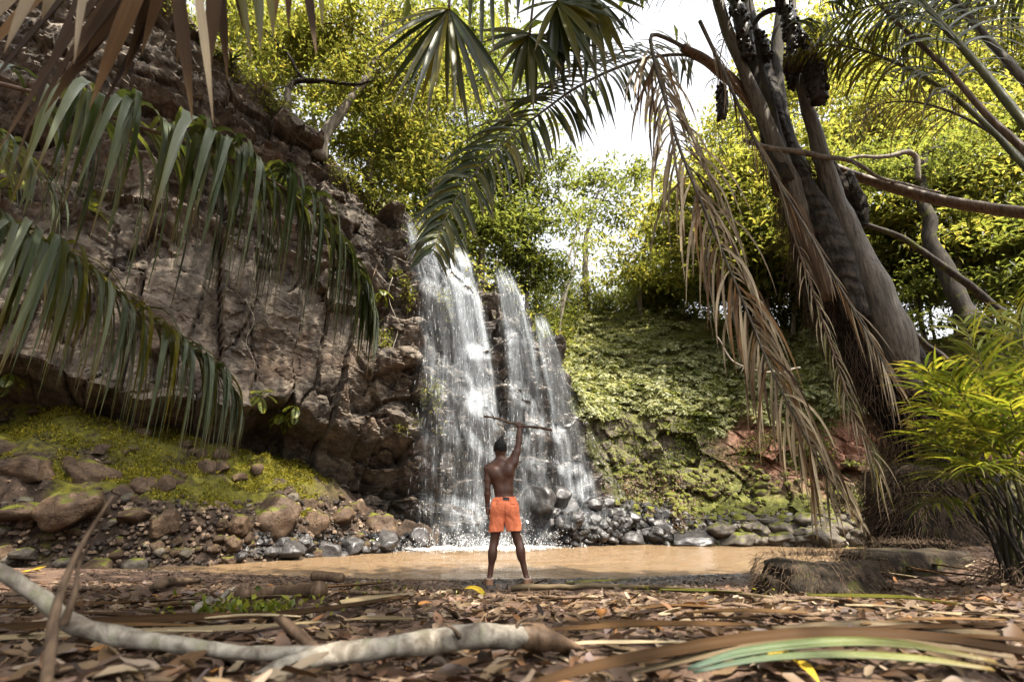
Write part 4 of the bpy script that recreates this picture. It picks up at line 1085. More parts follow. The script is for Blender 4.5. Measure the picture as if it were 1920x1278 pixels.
scatter_leaves('shrub_layer', prow & (depth > .5) & (depth < 12) & (Sfull > arc[5]) & (Sfull < arc[-3]) & (fbm(Vc[..., 0] * .5, Vc[..., 1] * .5, oct=2, seed=301) > -.45), 42000, .16, LY, .7, spread=.4)
back = prow & (depth > .1) & (depth < 4.5) & (Sfull > arc[10]) & (Sfull < arc[-3])
scatter_leaves('understorey', back & (fbm(Vc[..., 0] * .45, Vc[..., 1] * .45, oct=2, seed=341) > -.3), 30000, .19, LY, .3, spread=.3, rise=2.6)
scatter_leaves('understorey', back & (fbm(Vc[..., 0] * .45, Vc[..., 1] * .45, oct=2, seed=342) > -.1), 34000, .19, LO, .3, spread=.3, rise=3.4)
scatter_leaves('rim_growth', (np.abs(depth) < 2.5) & (Zf > RIM[None, :] - .6) & (Sfull < arc[5] + .5) & (Sfull > arc[1]) & (fbm(Sfull * .9, Zf * 2, oct=3, seed=303) > .1), 9000, .10, LY, .15)
scatter_leaves('slope_herbs', okf & (fbm(Sfull * 1.1, Zf * 1.1, oct=3, seed=330) > .0), 16000, .10, LY, .12, spread=.12)
scatter_leaves('wall_moss', (Sfull > arc[9] + .8) & (Sfull < arc[-3]) & (Zf < 5.6) & (fbm(Sfull * .8, Zf * .8, oct=3, seed=305) > .05), 30000, .055, M['leaf_olive'], .03, spread=.04)
scatter_leaves('bank_weeds', (Sfull > arc[11]) & (Sfull < arc[-3]) & (Zf > 2.4) & (Zf < 6.5) & (fbm(Sfull * 1.2, Zf * 1.2, oct=3, seed=306) > .25), 9000, .12, M['leaf_olive'], .10, spread=.10)
scatter_leaves('fallen_leaf_drift', (Sfull > arc[11]) & (Sfull < arc[-3]) & (Zf < 2.3) & (Zf > .3) & (fbm(Sfull * .8, Zf * 1.2, oct=3, seed=307) > .05), 6000, .13, M['litter'], .015, spread=.05)
scatter_leaves('cliff_growth', (Sfull > arc[5] - .9) & (Sfull < arc[6] - .6) & (Zf < 8) & (Zf > 3.2) & (fbm(Sfull * 1.5, Zf * .7, oct=3, seed=308) > .2), 1500, .10, LY, .08, spread=.06)
# moss of the left bank
mI = np.argwhere((rmoss > .5) & (fbm(SR * 1.7, QR * 2.2, oct=4, seed=311) > -.08) & (SR < 17.8)); n = 62000
s = mI[RNG.integers(0, len(mI), n)]; p = Vr3[s[:, 0], s[:, 1]] + RNG.normal(0, .025, (n, 3))
M['moss'] = leaf_mat('moss', [(0, (0.035, 0.038, 0.005)), (.5, (0.17, 0.155, 0.014)), (1, (0.40, 0.34, 0.034))], .35, .7, .2)
leaf_cloud('moss', p + np.array([0, -.01, .012]), rand_dirs(n) + np.array([0, -.3, .5]), rand_dirs(n), RNG.lognormal(-3.1, .45, n).clip(.02, .12), RNG.uniform(.012, .035, n), M['moss'], .2, None, 'stuff')

# plants and roots on the left cliff
def fern_plant(px, py, n, size, label, mat=None, W=1.0):
    h = hit(px, py)
    if h is None: return
    p0, nn, _ = h
    r = empty('fern', p0, label, 'fern')
    for k in range(n):
        a = 2 * math.pi * k / n + random.uniform(-.3, .3)
        t1 = nn.orthogonal().normalized(); t2 = nn.cross(t1)
        d = np.array((t1 * math.cos(a) + t2 * math.sin(a)) * .8 + nn * .8 + Vector((0, 0, .25)))
        d = d / np.linalg.norm(d); q = np.array(p0); P = []; A = []; Nn = []; L = []; Wd = []
        for i in range(12):
            d = d + np.array([0, 0, -.11]); d = d / np.linalg.norm(d); q = q + d * size / 12
            sd = np.cross(d, [0, 0, 1.]); sd /= np.linalg.norm(sd) + 1e-6
            for g in (1, -1): P.append(q); A.append(sd * g + d * .5); Nn.append(np.cross(sd, d)); L.append(size * .30 * math.sin(math.pi * (i + 1.5) / 14)); Wd.append(size / 12 * W)
        leaf_cloud('frond', np.array(P), np.array(A), np.array(Nn), np.array(L), np.array(Wd), mat or M['frond_bright'], .1, r)
for a in [(168, 395, 6, .55, 'pale fern growing from the cliff behind the upper left frond'), (488, 742, 5, .5, 'small fern hanging under the lip of the overhang'), (528, 775, 6, .55, 'lower fern hanging in the dark hollow right of the lower frond'), (556, 762, 4, .45, 'fern sprig at the right of the dark hollow'), (20, 700, 5, .5, 'fern at the left edge above the moss'), (525, 850, 5, .4, 'small fern standing on the moss near the egg shaped boulder'), (458, 870, 5, .32, 'tiny fern on the moss beside the stacked stones'), (715, 545, 5, .5, 'fern left of the main fall halfway up'), (30, 330, 5, .6, 'fern on the shaded cliff near the left edge')]:
    fern_plant(*a)
def strap_plant(px, py, n, size, label):
    h = hit(px, py)
    while h is None: px -= 8; py += 6; h = hit(px, py)
    p0 = h[0]; r = empty('plant', p0, label, 'plant')
    for k in range(n):
        a = random.uniform(0, 2 * math.pi); d = Vector((math.cos(a) * .7, math.sin(a) * .5 - .35, random.uniform(.2, 1.1)))
        mb = MB(); V, Fq, UV = leaflet_geo(p0.copy(), d, Vector((0, -.4, 1)), size * random.uniform(.6, 1.2), .07, 2.4, 8, random.random() * 9)
        link('leaf', np_mesh('leaf', np.array([tuple(v - p0) for v in V]), np.array(Fq), M['frond_green' if k % 3 else 'frond_dry'], True, {'along': ('FLOAT_VECTOR', np.array(UV))}), r)
PLANTS = [(440, 112, 22, 1.1, 'tufted plant with long strap leaves on the cliff edge behind the hanging dark leaves'), (505, 165, 16, .9, 'second strap leaved tuft lower on the cliff edge'), (395, 60, 16, 1.0, 'strap leaved tuft at the very top of the cliff')]
for i, (x0, y0, x1, y1, r0) in enumerate([(262, 400, 250, 560, .012), (640, 300, 690, 420, .014), (705, 480, 700, 700, .012), (735, 520, 742, 720, .010), (560, 250, 610, 330, .016), (468, 560, 470, 700, .010), (215, 740, 212, 800, .010), (360, 740, 340, 810, .010), (610, 330, 640, 400, .010)]):
    pts = []
    for k in range(9):
        h = hit(x0 + (x1 - x0) * k / 8 + 8 * math.sin(k * 1.3 + i), y0 + (y1 - y0) * k / 8, (CLIFF,))
        if h: pts.append(h[0] - ray(x0, y0).normalized() * (.06 + .05 * math.sin(k)))
    mb = MB(); mb.tube(catmull(pts, 24), [r0 * 1.3 * (1 - .6 * j / 23) for j in range(24)], 6)
    o = mb.build('hanging_root', M['branch_pale' if i % 2 else 'petiole_brown'], None, inv=pts[0]); o.location = pts[0]
    tag(o, 'thin root hanging down the left cliff face', 'root', 'roots hanging down the left cliff')
# ------------------------------------------------------------------ palm fronds
def leaflet_geo(p, d, nrm, L, W, droop, K, seed, curl=0.0, wexp=0.55, fold=0.22, wpos=0.3):
    V = []; UV = []
    d = d.normalized(); q = p.copy()
    for i in range(K + 1):
        u = i / K
        n = (nrm - d * nrm.dot(d))
        n = n.normalized() if n.length > 1e-5 else d.orthogonal().normalized()
        s = d.cross(n)
        if u < wpos: w = 0.35 + 0.65 * math.sin(math.pi / 2 * u / wpos)
        else: w = max(0.02, 1 - ((u - wpos) / (1 - wpos)) ** 1.6)
        w *= W * 0.5
        V += [q - s * w + n * w * fold, q.copy(), q + s * w + n * w * fold]
        UV += [(0.0, u * L * 2 + seed, u), (0.05, u * L * 2 + seed, u), (0.1, u * L * 2 + seed, u)]
        q = q + d * (L / K)
        d = (d + Vector((0, 0, -droop / K)) + s * (curl / K)).normalized()
    Fq = []
    for i in range(K):
        for j in (0, 1):
            a = i * 3 + j; Fq.append((a, a + 1, a + 4, a + 3))
    return V, Fq, UV

def put_leaflet(geo, mat, parent, origin, name='leaflet'):
    V, Fq, UV = geo
    me = np_mesh(name, np.array([tuple(v - origin) for v in V]), np.array(Fq), mat, True, {'along': ('FLOAT_VECTOR', np.array(UV))})
    return link(name, me, parent)

def join_geo(geos, origin):
    V = []; Fq = []; UV = []
    for v, f, u in geos:
        b = len(V); V += [tuple(q - origin) for q in v]; Fq += [tuple(b + i for i in x) for x in f]; UV += u
    return np.array(V), np.array(Fq), np.array(UV)

def frond(parent, origin, pts, r0, r1, n, Lf, W, mat, rmat, droop=1.2, fwd=0.5, lift=0.25, t0=0.12, K=7, single=True, rname='rachis', up=Vector((0, 0, 1)), jit=0.18, sides=(1, -1), Lvar=0.12, lmat2=None, miss=0.0, fold=.22):
    """rachis mesh under parent; leaflets under the rachis if it is a part called frond, else beside it"""
    cp = catmull(pts, 40)
    mb = MB(); mb.tube(cp, [r0 + (r1 - r0) * (i / 39) for i in range(40)], 7)
    ra = mb.build(rname, rmat, parent, inv=origin)
    lp = ra if rname == 'frond' else parent
    geos = []
    for i in range(n):
        t = t0 + (1 - t0) * (i + .5) / n
        for sd in sides:
            if random.random() < miss: continue
            tt_ = min(0.999, max(0, t + random.uniform(-.4, .4) / n)); f = tt_ * 39; k = min(int(f), 38)
            p = cp[k].lerp(cp[k + 1], f - k); T = (cp[k + 1] - cp[k]).normalized()
            S_ = T.cross(up)
            S_ = S_.normalized() if S_.length > 1e-4 else Vector((1, 0, 0))
            U = S_.cross(T).normalized()
            d = S_ * sd + T * (fwd + .5 * t) + U * lift + Vector((random.gauss(0, jit), random.gauss(0, jit), random.gauss(0, jit)))
            L = Lf(tt_) * random.uniform(1 - Lvar, 1 + Lvar)
            geos.append((leaflet_geo(p, d, U, L, W * random.uniform(.8, 1.15), droop * random.uniform(.75, 1.25), K, random.random() * 50, random.uniform(-.3, .3), fold=fold), lmat2 if lmat2 and random.random() < .3 else mat))
    if single:
        for g, m in geos: put_leaflet(g, m, lp, origin)
    else:
        for m in {id(m): m for _, m in geos}.values():
            V, Fq, UV = join_geo([g for g, mm in geos if mm is m], origin)
            o = link('leaflets', np_mesh('leaflets', V, Fq, m, True, {'along': ('FLOAT_VECTOR', UV)}), lp); tag(o, kind='stuff')
    return ra

def path(*a):
    return [at(*q) for q in a]

# two hanging fronds on the left
def frond_sky_sheen():
    t = NT('frond_sky_sheen')
    col = t.ramp(t.rnd(), [(0.0, (0.045, 0.058, 0.022)), (0.6, (0.075, 0.088, 0.035)), (1.0, (0.11, 0.115, 0.05))])
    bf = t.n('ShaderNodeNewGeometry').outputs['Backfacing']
    col = t.mix(bf, t.mix(t.rnd(), (0.075, 0.10, 0.065), (0.22, 0.25, 0.205)), col)  # pale front side paints the sky's gloss into the base colour
    s = t.noise(t.n('ShaderNodeMapping', {'Vector': t.attr('along', 'Vector'), 'Scale': (90, 1.5, 1)}).outputs[0], 1.0, 3)
    col = t.mix(.6, col, t.mix(s, (0.45, 0.45, 0.4), (1.6, 1.6, 1.55)), 'MULTIPLY')
    zt = t.n('ShaderNodeSeparateXYZ', {0: t.attr('along', 'Vector')}).outputs[2]
    col = t.mix(t.math('MULTIPLY', t.rampf(t.math('ADD', zt, t.math('MULTIPLY', t.rnd(), 0.35)), 0.95, 1.25), 0.85), col, (0.15, 0.095, 0.045))
    p = t.pbsdf(col, 0.34, 0.9, t.bump(s, .3, .004))
    p.inputs['Coat Weight'].default_value = .15; p.inputs['Coat Roughness'].default_value = .35
    tr = t.n('ShaderNodeBsdfTranslucent', {'Color': t.mix(1.0, col, (1.9, 1.9, .6), 'MULTIPLY')})
    return t.done(t.n('ShaderNodeMixShader', {0: .25, 1: p, 2: tr}))
M['frond_sky_sheen'] = frond_sky_sheen()
o0 = at(-330, 120, 2.3)
r = empty('palm_frond', o0, 'long green palm frond with silvery drooping leaflets across the upper left cliff', 'palm frond', 'fronds hanging in from the left')
frond(r, o0, [o0] + path((-120, 132, 2.4), (97, 183, 2.55), (240, 230, 2.65), (363, 273, 2.75), (443, 303, 2.8), (547, 363, 2.9), (610, 425, 2.95), (660, 500, 3.0), (690, 570, 3.0)), .018, .003, 104, lambda t: 1.15 * math.sin(math.pi * (t * .80 + .14)) ** .7, .050, M['frond_sky_sheen'], M['petiole_brown'], droop=7.0, fwd=.3, lift=.6, t0=.18, K=12, jit=.28, Lvar=.25, miss=.05, lmat2=M['frond_green'], fold=.3)
o0 = at(-300, 330, 2.5)
r = empty('palm_frond', o0, 'lower dark green palm frond drooping across the foot of the left cliff', 'palm frond', 'fronds hanging in from the left')
frond(r, o0, [o0] + path((-140, 370, 2.55), (0, 420, 2.7), (60, 450, 2.75), (133, 487, 2.8), (227, 563, 2.9), (333, 640, 3.0), (400, 690, 3.05), (440, 745, 3.1)), .016, .003, 94, lambda t: .98 * math.sin(math.pi * (t * .78 + .16)) ** .7, .041, M['frond_sky_sheen'], M['petiole_brown'], droop=5.5, fwd=.5, lift=.45, t0=.2, K=11, jit=.28, Lvar=.25, miss=.05, lmat2=M['frond_olive'], fold=.3)
o0 = at(-260, 240, 2.6)
r = empty('palm_frond', o0, 'short palm frond tip between the two long fronds at the left edge', 'palm frond', 'fronds hanging in from the left')
frond(r, o0, [o0] + path((-150, 235, 2.7), (-60, 245, 2.8), (20, 275, 2.9), (70, 330, 2.95)), .012, .003, 20, lambda t: .55, .045, M['frond_sky_sheen'], M['petiole_brown'], droop=3.0, fwd=.5, lift=.4, t0=.25, K=9, fold=.3)

# dark leaflets hanging close to the lens at the top left
o0 = at(-260, -150, 1.1)
r = empty('palm_frond', o0, 'dead brown palm frond hanging blurred in front of the upper left corner', 'palm frond')
mb = MB(); cp = catmull(path((-260, -150, 1.1), (100, -110, 1.15), (400, -100, 1.2), (700, -120, 1.3)), 30); mb.tube(cp, .012, 7); mb.build('rachis', M['petiole_brown'], r, inv=o0)
for (x0, x1, y1, w, Y, tan) in [(20, -30, 60, 30, 1.0, 1), (60, 8, 100, 30, 1.0, 1), (100, 78, 38, 28, 1.05, 1), (160, 138, 122, 30, 1.0, 1), (210, 50, 250, 34, 1.15, 0), (190, -10, 300, 36, 1.1, 0), (240, 85, 215, 30, 1.2, 0), (270, 100, 170, 24, 1.2, 0), (255, 168, 205, 30, 1.15, 0), (290, 230, 150, 26, 1.25, 0), (300, 265, 105, 26, 1.2, 0), (330, 358, 232, 24, 1.15, 0), (368, 397, 235, 15, 1.1, 2), (350, 300, 85, 22, 1.3, 0), (400, 388, 150, 24, 1.2, 0), (412, 425, 155, 20, 1.25, 0), (445, 455, 60, 18, 1.3, 0), (482, 487, 100, 18, 1.25, 3), (505, 512, 70, 18, 1.3, 3), (520, 516, 40, 16, 1.3, 0), (575, 592, 108, 18, 1.2, 0), (600, 604, 60, 12, 1.3, 3), (130, -40, 190, 32, 1.15, 0), (80, -60, 140, 32, 1.1, 0), (150, 20, 330, 26, 1.25, 0), (310, 175, 240, 22, 1.25, 0), (220, 130, 130, 26, 1.05, 0), (450, 470, 118, 14, 1.3, 3), (540, 540, 60, 14, 1.3, 0), (345, 330, 130, 20, 1.3, 0)]:
    a = at(x0 + (x0 - x1) * 110 / max(60, y1), -110, Y); b = at(x1, y1, Y); L = (b - a).length
    dep = (b - CAM).dot(FWD)
    d = (b - a).normalized() + Vector((0, 0, .12))
    put_leaflet(leaflet_geo(a, d, Vector((random.uniform(-.5, .5), -1, random.uniform(0, .6))), L, w * 1.15 * dep / F, .25, 9, random.random() * 50, 0, wpos=.45, fold=.35), (M['frond_brown'], M['frond_dry'], M['frond_dry'], M['frond_olive'])[tan], r, o0)

# fan palm leaves at the top centre
def fan(hub, Y, segs, W, label, petiole, mats, dy=0.35):
    o0 = at(*hub, Y)
    r = empty('fan_palm_leaf', o0, label, 'palm leaf', 'fan palm leaves overhead')
    mb = MB(); mb.tube(catmull([o0] + petiole, 10), .016, 7); mb.build('stalk', M['petiole_brown'], r, inv=o0)
    for k, (x, y) in enumerate(segs):
        b = at(x, y, Y + random.uniform(-dy, dy)); L = (b - o0).length * 1.03
        d = (b - o0).normalized() + Vector((0, 0, .16))
        put_leaflet(leaflet_geo(o0, d, Vector((random.gauss(0, .5), -1, .3)), L, W * random.uniform(.85, 1.1), .34, 8, random.random() * 50, 0, wpos=.42, fold=.45), random.choice(mats), r, o0, 'leaf_segment')
GG = [M['frond_green'], M['frond_green'], M['frond_olive']]
fan((842, 18), 4.3, [(700, 62), (690, 100), (702, 118), (712, 150), (726, 172), (740, 200), (756, 192), (770, 212), (790, 190), (800, 228), (818, 170), (838, 205), (852, 215), (866, 205), (878, 252), (893, 200), (906, 228), (922, 190), (936, 222), (946, 205), (958, 232), (950, 170), (720, 80), (780, 28), (930, 150)], .075, 'dark green fan palm leaf spread downwards at the top centre', path((845, -40, 4.3), (850, -120, 4.4)), GG)
fan((993, 66), 4.8, [(892, 60), (898, 84), (914, 104), (938, 118), (960, 142), (975, 165), (990, 190), (1005, 182), (1022, 160), (1040, 172), (1062, 150), (1085, 140), (1110, 122), (1130, 96), (925, 92), (1000, 210), (1050, 130), (960, 180), (1075, 175), (1100, 100), (905, 75), (940, 150)], .10, 'fan palm leaf against the bright sky right of the darkest one', path((1000, 0, 4.8), (1010, -100, 4.9)), GG)
fan((1045, 4), 4.6, [(1165, 44), (1160, 20), (1150, 70), (1135, 95), (1112, 118), (1090, 134), (1068, 150), (1046, 148), (1025, 120), (1005, 96), (985, 60), (1125, 40), (1100, 80), (1140, 8), (968, 30), (1080, 110), (1150, 30), (1120, 150), (1060, 185), (1095, 165), (1035, 190), (1140, 115)], .10, 'topmost fan palm leaf fringed by sky at the top centre', path((1050, -60, 4.6), (1060, -140, 4.7)), GG)
fan((1105, -12), 4.9, [(1205, 18), (1200, 48), (1188, 80), (1172, 108), (1156, 132), (1138, 158), (1118, 176), (1096, 188), (1074, 170), (1050, 150), (1030, 120), (1012, 84), (1180, 30), (1165, 70), (1130, 120)], .10, 'fan palm leaf hanging furthest right among those at the top centre', path((1110, -60, 4.9), (1120, -140, 5)), GG)
o0 = at(900, -60, 4.4)
r = empty('palm_frond', o0, 'few thin strips hanging from the top edge between two fan leaves', 'palm frond')
mb = MB(); mb.tube(path((880, -70, 4.4), (940, -60, 4.4)), .01, 6); mb.build('rachis', M['petiole_brown'], r, inv=o0)
for x, y in ((884, 60), (905, 130), (920, 105), (946, 60), (975, 40)):
    a = at(x, -65, 4.4); b = at(x + random.uniform(-6, 6), y, 4.4)
    put_leaflet(leaflet_geo(a, (b - a).normalized(), Vector((0, -1, 0)), (b - a).length, .055, .05, 7, random.random() * 50, wpos=.5), random.choice(GG), r, o0)

# ------------------------------------------------------------------ the leaning palm
pb = at(1775, 1030, 6.1)
pb.z = gz(pb.x, pb.y)
palm = empty('palm_tree', pb, 'big leaning palm with mossy root mound, dark trunk and hanging dead fronds', 'palm tree')
PW = lambda px, Y: px * Y * 1.03 / F
def ptube(nm, pts, rpx, mat, sides=12, wob=.2, n=26, Y=6.0, parent=palm, flat=1.0):
    mb = MB(); cp = catmull(path(*pts), n); m = len(rpx)
    mb.tube(cp, [PW(np.interp(i / (n - 1), np.linspace(0, 1, m), rpx), Y) for i in range(n)], sides, wob, flat=flat)
    return mb.build(nm, mat, parent, inv=pb)
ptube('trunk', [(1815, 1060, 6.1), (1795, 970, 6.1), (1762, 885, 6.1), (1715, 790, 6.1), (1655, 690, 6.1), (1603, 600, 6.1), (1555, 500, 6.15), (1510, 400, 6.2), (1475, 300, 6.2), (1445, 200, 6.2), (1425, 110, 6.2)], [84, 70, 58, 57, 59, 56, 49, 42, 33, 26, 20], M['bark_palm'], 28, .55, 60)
# leaf sheaths wrapped round the trunk
for nm, pts, rr, mt in (
    ('leaf_sheath', [(1712, 740, 5.75), (1680, 640, 5.72), (1635, 540, 5.78), (1590, 440, 5.85), (1560, 350, 5.95)], [16, 31, 33, 26, 18], 'petiole_grey'),
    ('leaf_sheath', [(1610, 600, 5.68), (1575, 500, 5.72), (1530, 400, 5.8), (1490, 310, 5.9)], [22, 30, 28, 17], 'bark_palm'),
    ('leaf_sheath', [(1560, 560, 5.8), (1525, 460, 5.85), (1480, 350, 5.95), (1440, 260, 6.0)], [16, 24, 26, 18], 'petiole_brown'),
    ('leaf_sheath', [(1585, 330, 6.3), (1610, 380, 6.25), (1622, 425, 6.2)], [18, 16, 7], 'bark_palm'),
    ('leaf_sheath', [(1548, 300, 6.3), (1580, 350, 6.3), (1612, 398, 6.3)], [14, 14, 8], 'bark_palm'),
    ('petiole', [(1600, 470, 5.85), (1560, 360, 5.85), (1528, 250, 5.85), (1502, 150, 5.8), (1486, 50, 5.7), (1478, -40, 5.6)], [24, 18, 15, 13, 12, 12], 'petiole_grey'),
    ('petiole', [(1550, 470, 5.8), (1480, 330, 5.85), (1420, 190, 5.85), (1372, 80, 5.8), (1340, -20, 5.7)], [20, 17, 14, 12, 11], 'petiole_grey'),
    ('petiole', [(1470, 350, 5.9), (1440, 230, 6.0), (1415, 120, 6.0), (1398, 0, 6.0), (1394, -40, 6.0)], [24, 22, 20, 18, 18], 'bark_dark'),
    ('petiole', [(1500, 330, 6.1), (1462, 220, 6.2), (1455, 120, 6.2), (1470, 0, 6.2), (1475, -40, 6.2)], [24, 20, 16, 14, 13], 'bark_dark'),
    ('petiole', [(1440, 230, 6.1), (1385, 165, 6.0), (1330, 118, 5.8), (1280, 90, 5.6)], [15, 13, 11, 9], 'petiole_brown'),
):
    ptube(nm, pts, rr, M[mt], 12, .25)
# mossy root mound: lumpy dome with rootlets
mb = MB(); rows = []
for i in range(22):
    u = i / 21; ring = []
    for j in range(48):
        a = 2 * math.pi * j / 48
        rad = (.66 - .24 * u ** 1.5) * (1 if u < .96 else .75)
        p = Vector((math.cos(a) * rad, math.sin(a) * rad * .9, -.25 + 1.02 * u))
        p *= 1 + .13 * mnoise.noise(p * 2.6) + .07 * mnoise.noise(p * 7.0)
        ring.append(p + Vector((-.05 - .10 * u, 0, 0)))
    rows.append(ring)
mb.quad_strip(rows, True, True)
mb.build('root_mound', M['root_soil'], palm)
def rootlets(n, origin, sampler, rng=(.05, .16), rad=.0025):
    mb = MB()
    for _ in range(n):
        p, nn = sampler()
        d = (nn + Vector((random.gauss(0, .5), random.gauss(0, .5), random.gauss(-.4, .5)))).normalized()
        L = random.uniform(*rng)
        mb.tube([p, p + d * L * .5, p + d * L + Vector((0, 0, -L * .35))], [rad, rad * .8, rad * .4], 3, cap=False)
    return mb
def mound_s():
    a = random.uniform(0, 2 * math.pi); u = random.random() ; rad = .66 - .24 * u ** 1.5
    nn = Vector((math.cos(a), math.sin(a), 0))
    return Vector((nn.x * rad - .05 - .1 * u, nn.y * rad * .9, -.2 + 1.0 * u)), nn
o = rootlets(4200, pb, mound_s, (.05, .2), .004).build('roots', M['twig'], palm); tag(o, kind='stuff')
# trunk fibres: ragged threads down the dark side
TP = catmull(path((1795, 970, 6.1), (1762, 885, 6.1), (1715, 790, 6.1), (1655, 690, 6.1), (1603, 600, 6.1), (1555, 500, 6.15), (1510, 400, 6.2), (1480, 310, 6.2)), 60)
def fibre_s():
    k = random.randrange(0, 59); a = random.uniform(0, 2 * math.pi); t = (TP[k + 1] - TP[k]).normalized()
    s = t.cross(Vector((0, 1, 0))).normalized(); b = t.cross(s)
    nn = s * math.cos(a) + b * math.sin(a)
    return TP[k] + nn * (.40 - .17 * max(0, k - 25) / 34) - pb, nn * .3 + Vector((0, 0, -1.2))
o = rootlets(2600, pb, fibre_s, (.12, .55), .0045).build('fibres', M['twig'], palm); tag(o, kind='stuff')
# fronds
frond(palm, pb, path((1340, 128, 5.9), (1290, 104, 5.8), (1220, 108, 5.6), (1150, 130, 5.4), (1080, 165, 5.2), (1030, 200, 5.1), (960, 255, 5.0), (890, 325, 4.9), (840, 400, 4.85), (812, 470, 4.8)), .028, .004, 92, lambda t: .84 * math.sin(math.pi * (t * .72 + .2)) ** .6, .050, M['frond_green'], M['petiole_grey'], droop=1.5, fwd=.25, lift=.0, t0=.08, K=8, rname='frond', lmat2=M['frond_olive'], up=Vector((0, -1, .15)), jit=.14)
frond(palm, pb, path((1320, 112, 5.8), (1262, 78, 5.5), (1222, 66, 5.3), (1226, 110, 5.2), (1245, 180, 5.2), (1268, 260, 5.2), (1300, 345, 5.2), (1345, 450, 5.25), (1395, 570, 5.3), (1440, 680, 5.35), (1490, 780, 5.4), (1550, 890, 5.5), (1610, 975, 5.7), (1655, 1033, 6.0)), .03, .004, 104, lambda t: .35 + .85 * math.sin(math.pi * min(1, t * .9 + .12)) if t < .86 else .12, .034, M['frond_dry'], M['petiole_grey'], droop=3.2, fwd=1.1, lift=0, t0=.2, K=8, rname='frond', jit=.3, Lvar=.3, lmat2=M['frond_brown'], up=Vector((0, -1, .15)))
frond(palm, pb, path((1312, 40, 5.4), (1345, 110, 5.45), (1395, 220, 5.5), (1440, 310, 5.5), (1500, 410, 5.5), (1570, 530, 5.5), (1635, 640, 5.45), (1665, 700, 5.4)), .028, .006, 60, lambda t: .58, .018, M['frond_dry'], M['petiole_grey'], droop=1.2, fwd=4.0, lift=-.2, t0=.08, K=6, rname='frond', single=False, jit=.35, Lvar=.4, lmat2=M['frond_brown'], up=Vector((0, -1, .3)))
frond(palm, pb, path((1480, 420, 5.7), (1515, 520, 5.6), (1545, 610, 5.6), (1572, 690, 5.6), (1600, 780, 5.6), (1630, 840, 5.6), (1650, 890, 5.6)), .015, .003, 40, lambda t: .42, .014, M['frond_dry'], M['petiole_brown'], droop=3.0, fwd=2.0, lift=-.1, t0=.05, K=6, rname='frond', single=False, jit=.35, Lvar=.35, lmat2=M['frond_olive'], up=Vector((0, -1, .3)))
frond(palm, pb, path((1478, -40, 5.6), (1440, -60, 5.5), (1380, -70, 5.3), (1300, -50, 5.2), (1210, -10, 5.1), (1150, 60, 5.0)), .02, .004, 60, lambda t: .85, .024, M['frond_green'], M['petiole_grey'], droop=2.4, fwd=.3, lift=0, t0=.1, K=7, rname='frond', single=False, jit=.25)
frond(palm, pb, path((1394, -40, 6.0), (1370, 30, 6.2), (1350, 110, 6.4), (1345, 200, 6.5), (1350, 300, 6.5)), .015, .003, 40, lambda t: .8, .018, M['frond_olive'], M['petiole_brown'], droop=2.6, fwd=.6, lift=0, t0=.05, K=7, rname='frond', single=False, jit=.3)
# fruit strings
def fruits(pts, wpx, n, Y):
    cp = catmull(path(*pts), 30); P = []; R = []
    for _ in range(n):
        t = random.random(); f = t * 29; k = min(int(f), 28); p = cp[k].lerp(cp[k + 1], f - k)
        w = PW(np.interp(t, np.linspace(0, 1, len(wpx)), wpx), Y)
        dd_ = rand_dirs(1)[0]
        P.append(np.array(p) + dd_ * w * np.array([1, 1, .8])); R.append(random.uniform(.02, .034))
    P = np.array(P) - np.array(pb); R = np.array(R); m = len(P)
    V = (ICO_V[None] * np.array([1, 1, 1.25]) * R[:, None, None] * RNG.uniform(.9, 1.1, (m, 12, 1)) + P[:, None, :]).reshape(-1, 3)
    Fq = (ICO_F[None] + (np.arange(m) * 12)[:, None, None]).reshape(-1, 3)
    mb = MB(); mb.tube(cp, [PW(np.interp(i / 29, np.linspace(0, 1, len(wpx)), wpx), Y) * .9 for i in range(30)], 10, .3)
    st = mb.build('fruit_stalk', M['fruit'], palm, inv=pb)
    o = link('fruits', np_mesh('fruits', V, Fq, M['fruit'], True), st); tag(o, kind='stuff')
fruits([(1455, -30, 5.6), (1478, 30, 5.6), (1488, 80, 5.6), (1490, 130, 5.6)], [14, 18, 20, 22], 260, 5.6)
fruits([(1500, 70, 5.5), (1516, 100, 5.5), (1528, 140, 5.5), (1536, 190, 5.5)], [12, 18, 22, 20], 260, 5.5)
fruits([(1372, -30, 5.7), (1385, 20, 5.7), (1398, 70, 5.7), (1405, 110, 5.7)], [16, 19, 20, 14], 220, 5.7)
fruits([(1420, 60, 5.9), (1432, 85, 5.9), (1440, 110, 5.9)], [10, 15, 13], 90, 5.9)
fruits([(1350, 160, 6.3), (1356, 190, 6.3), (1352, 220, 6.3)], [9, 14, 10], 80, 6.3)
fruits([(1478, 125, 5.9), (1486, 145, 5.9), (1488, 165, 5.9)], [10, 13, 9], 60, 5.9)
mb = MB(); mb.tube(catmull(path((1405, 60, 5.9), (1425, 30, 5.8), (1455, 18, 5.7), (1480, 30, 5.6), (1510, 75, 5.5)), 14), PW(7, 5.7), 8, .2); mb.build('fruit_stalk', M['fruit'], palm, inv=pb)

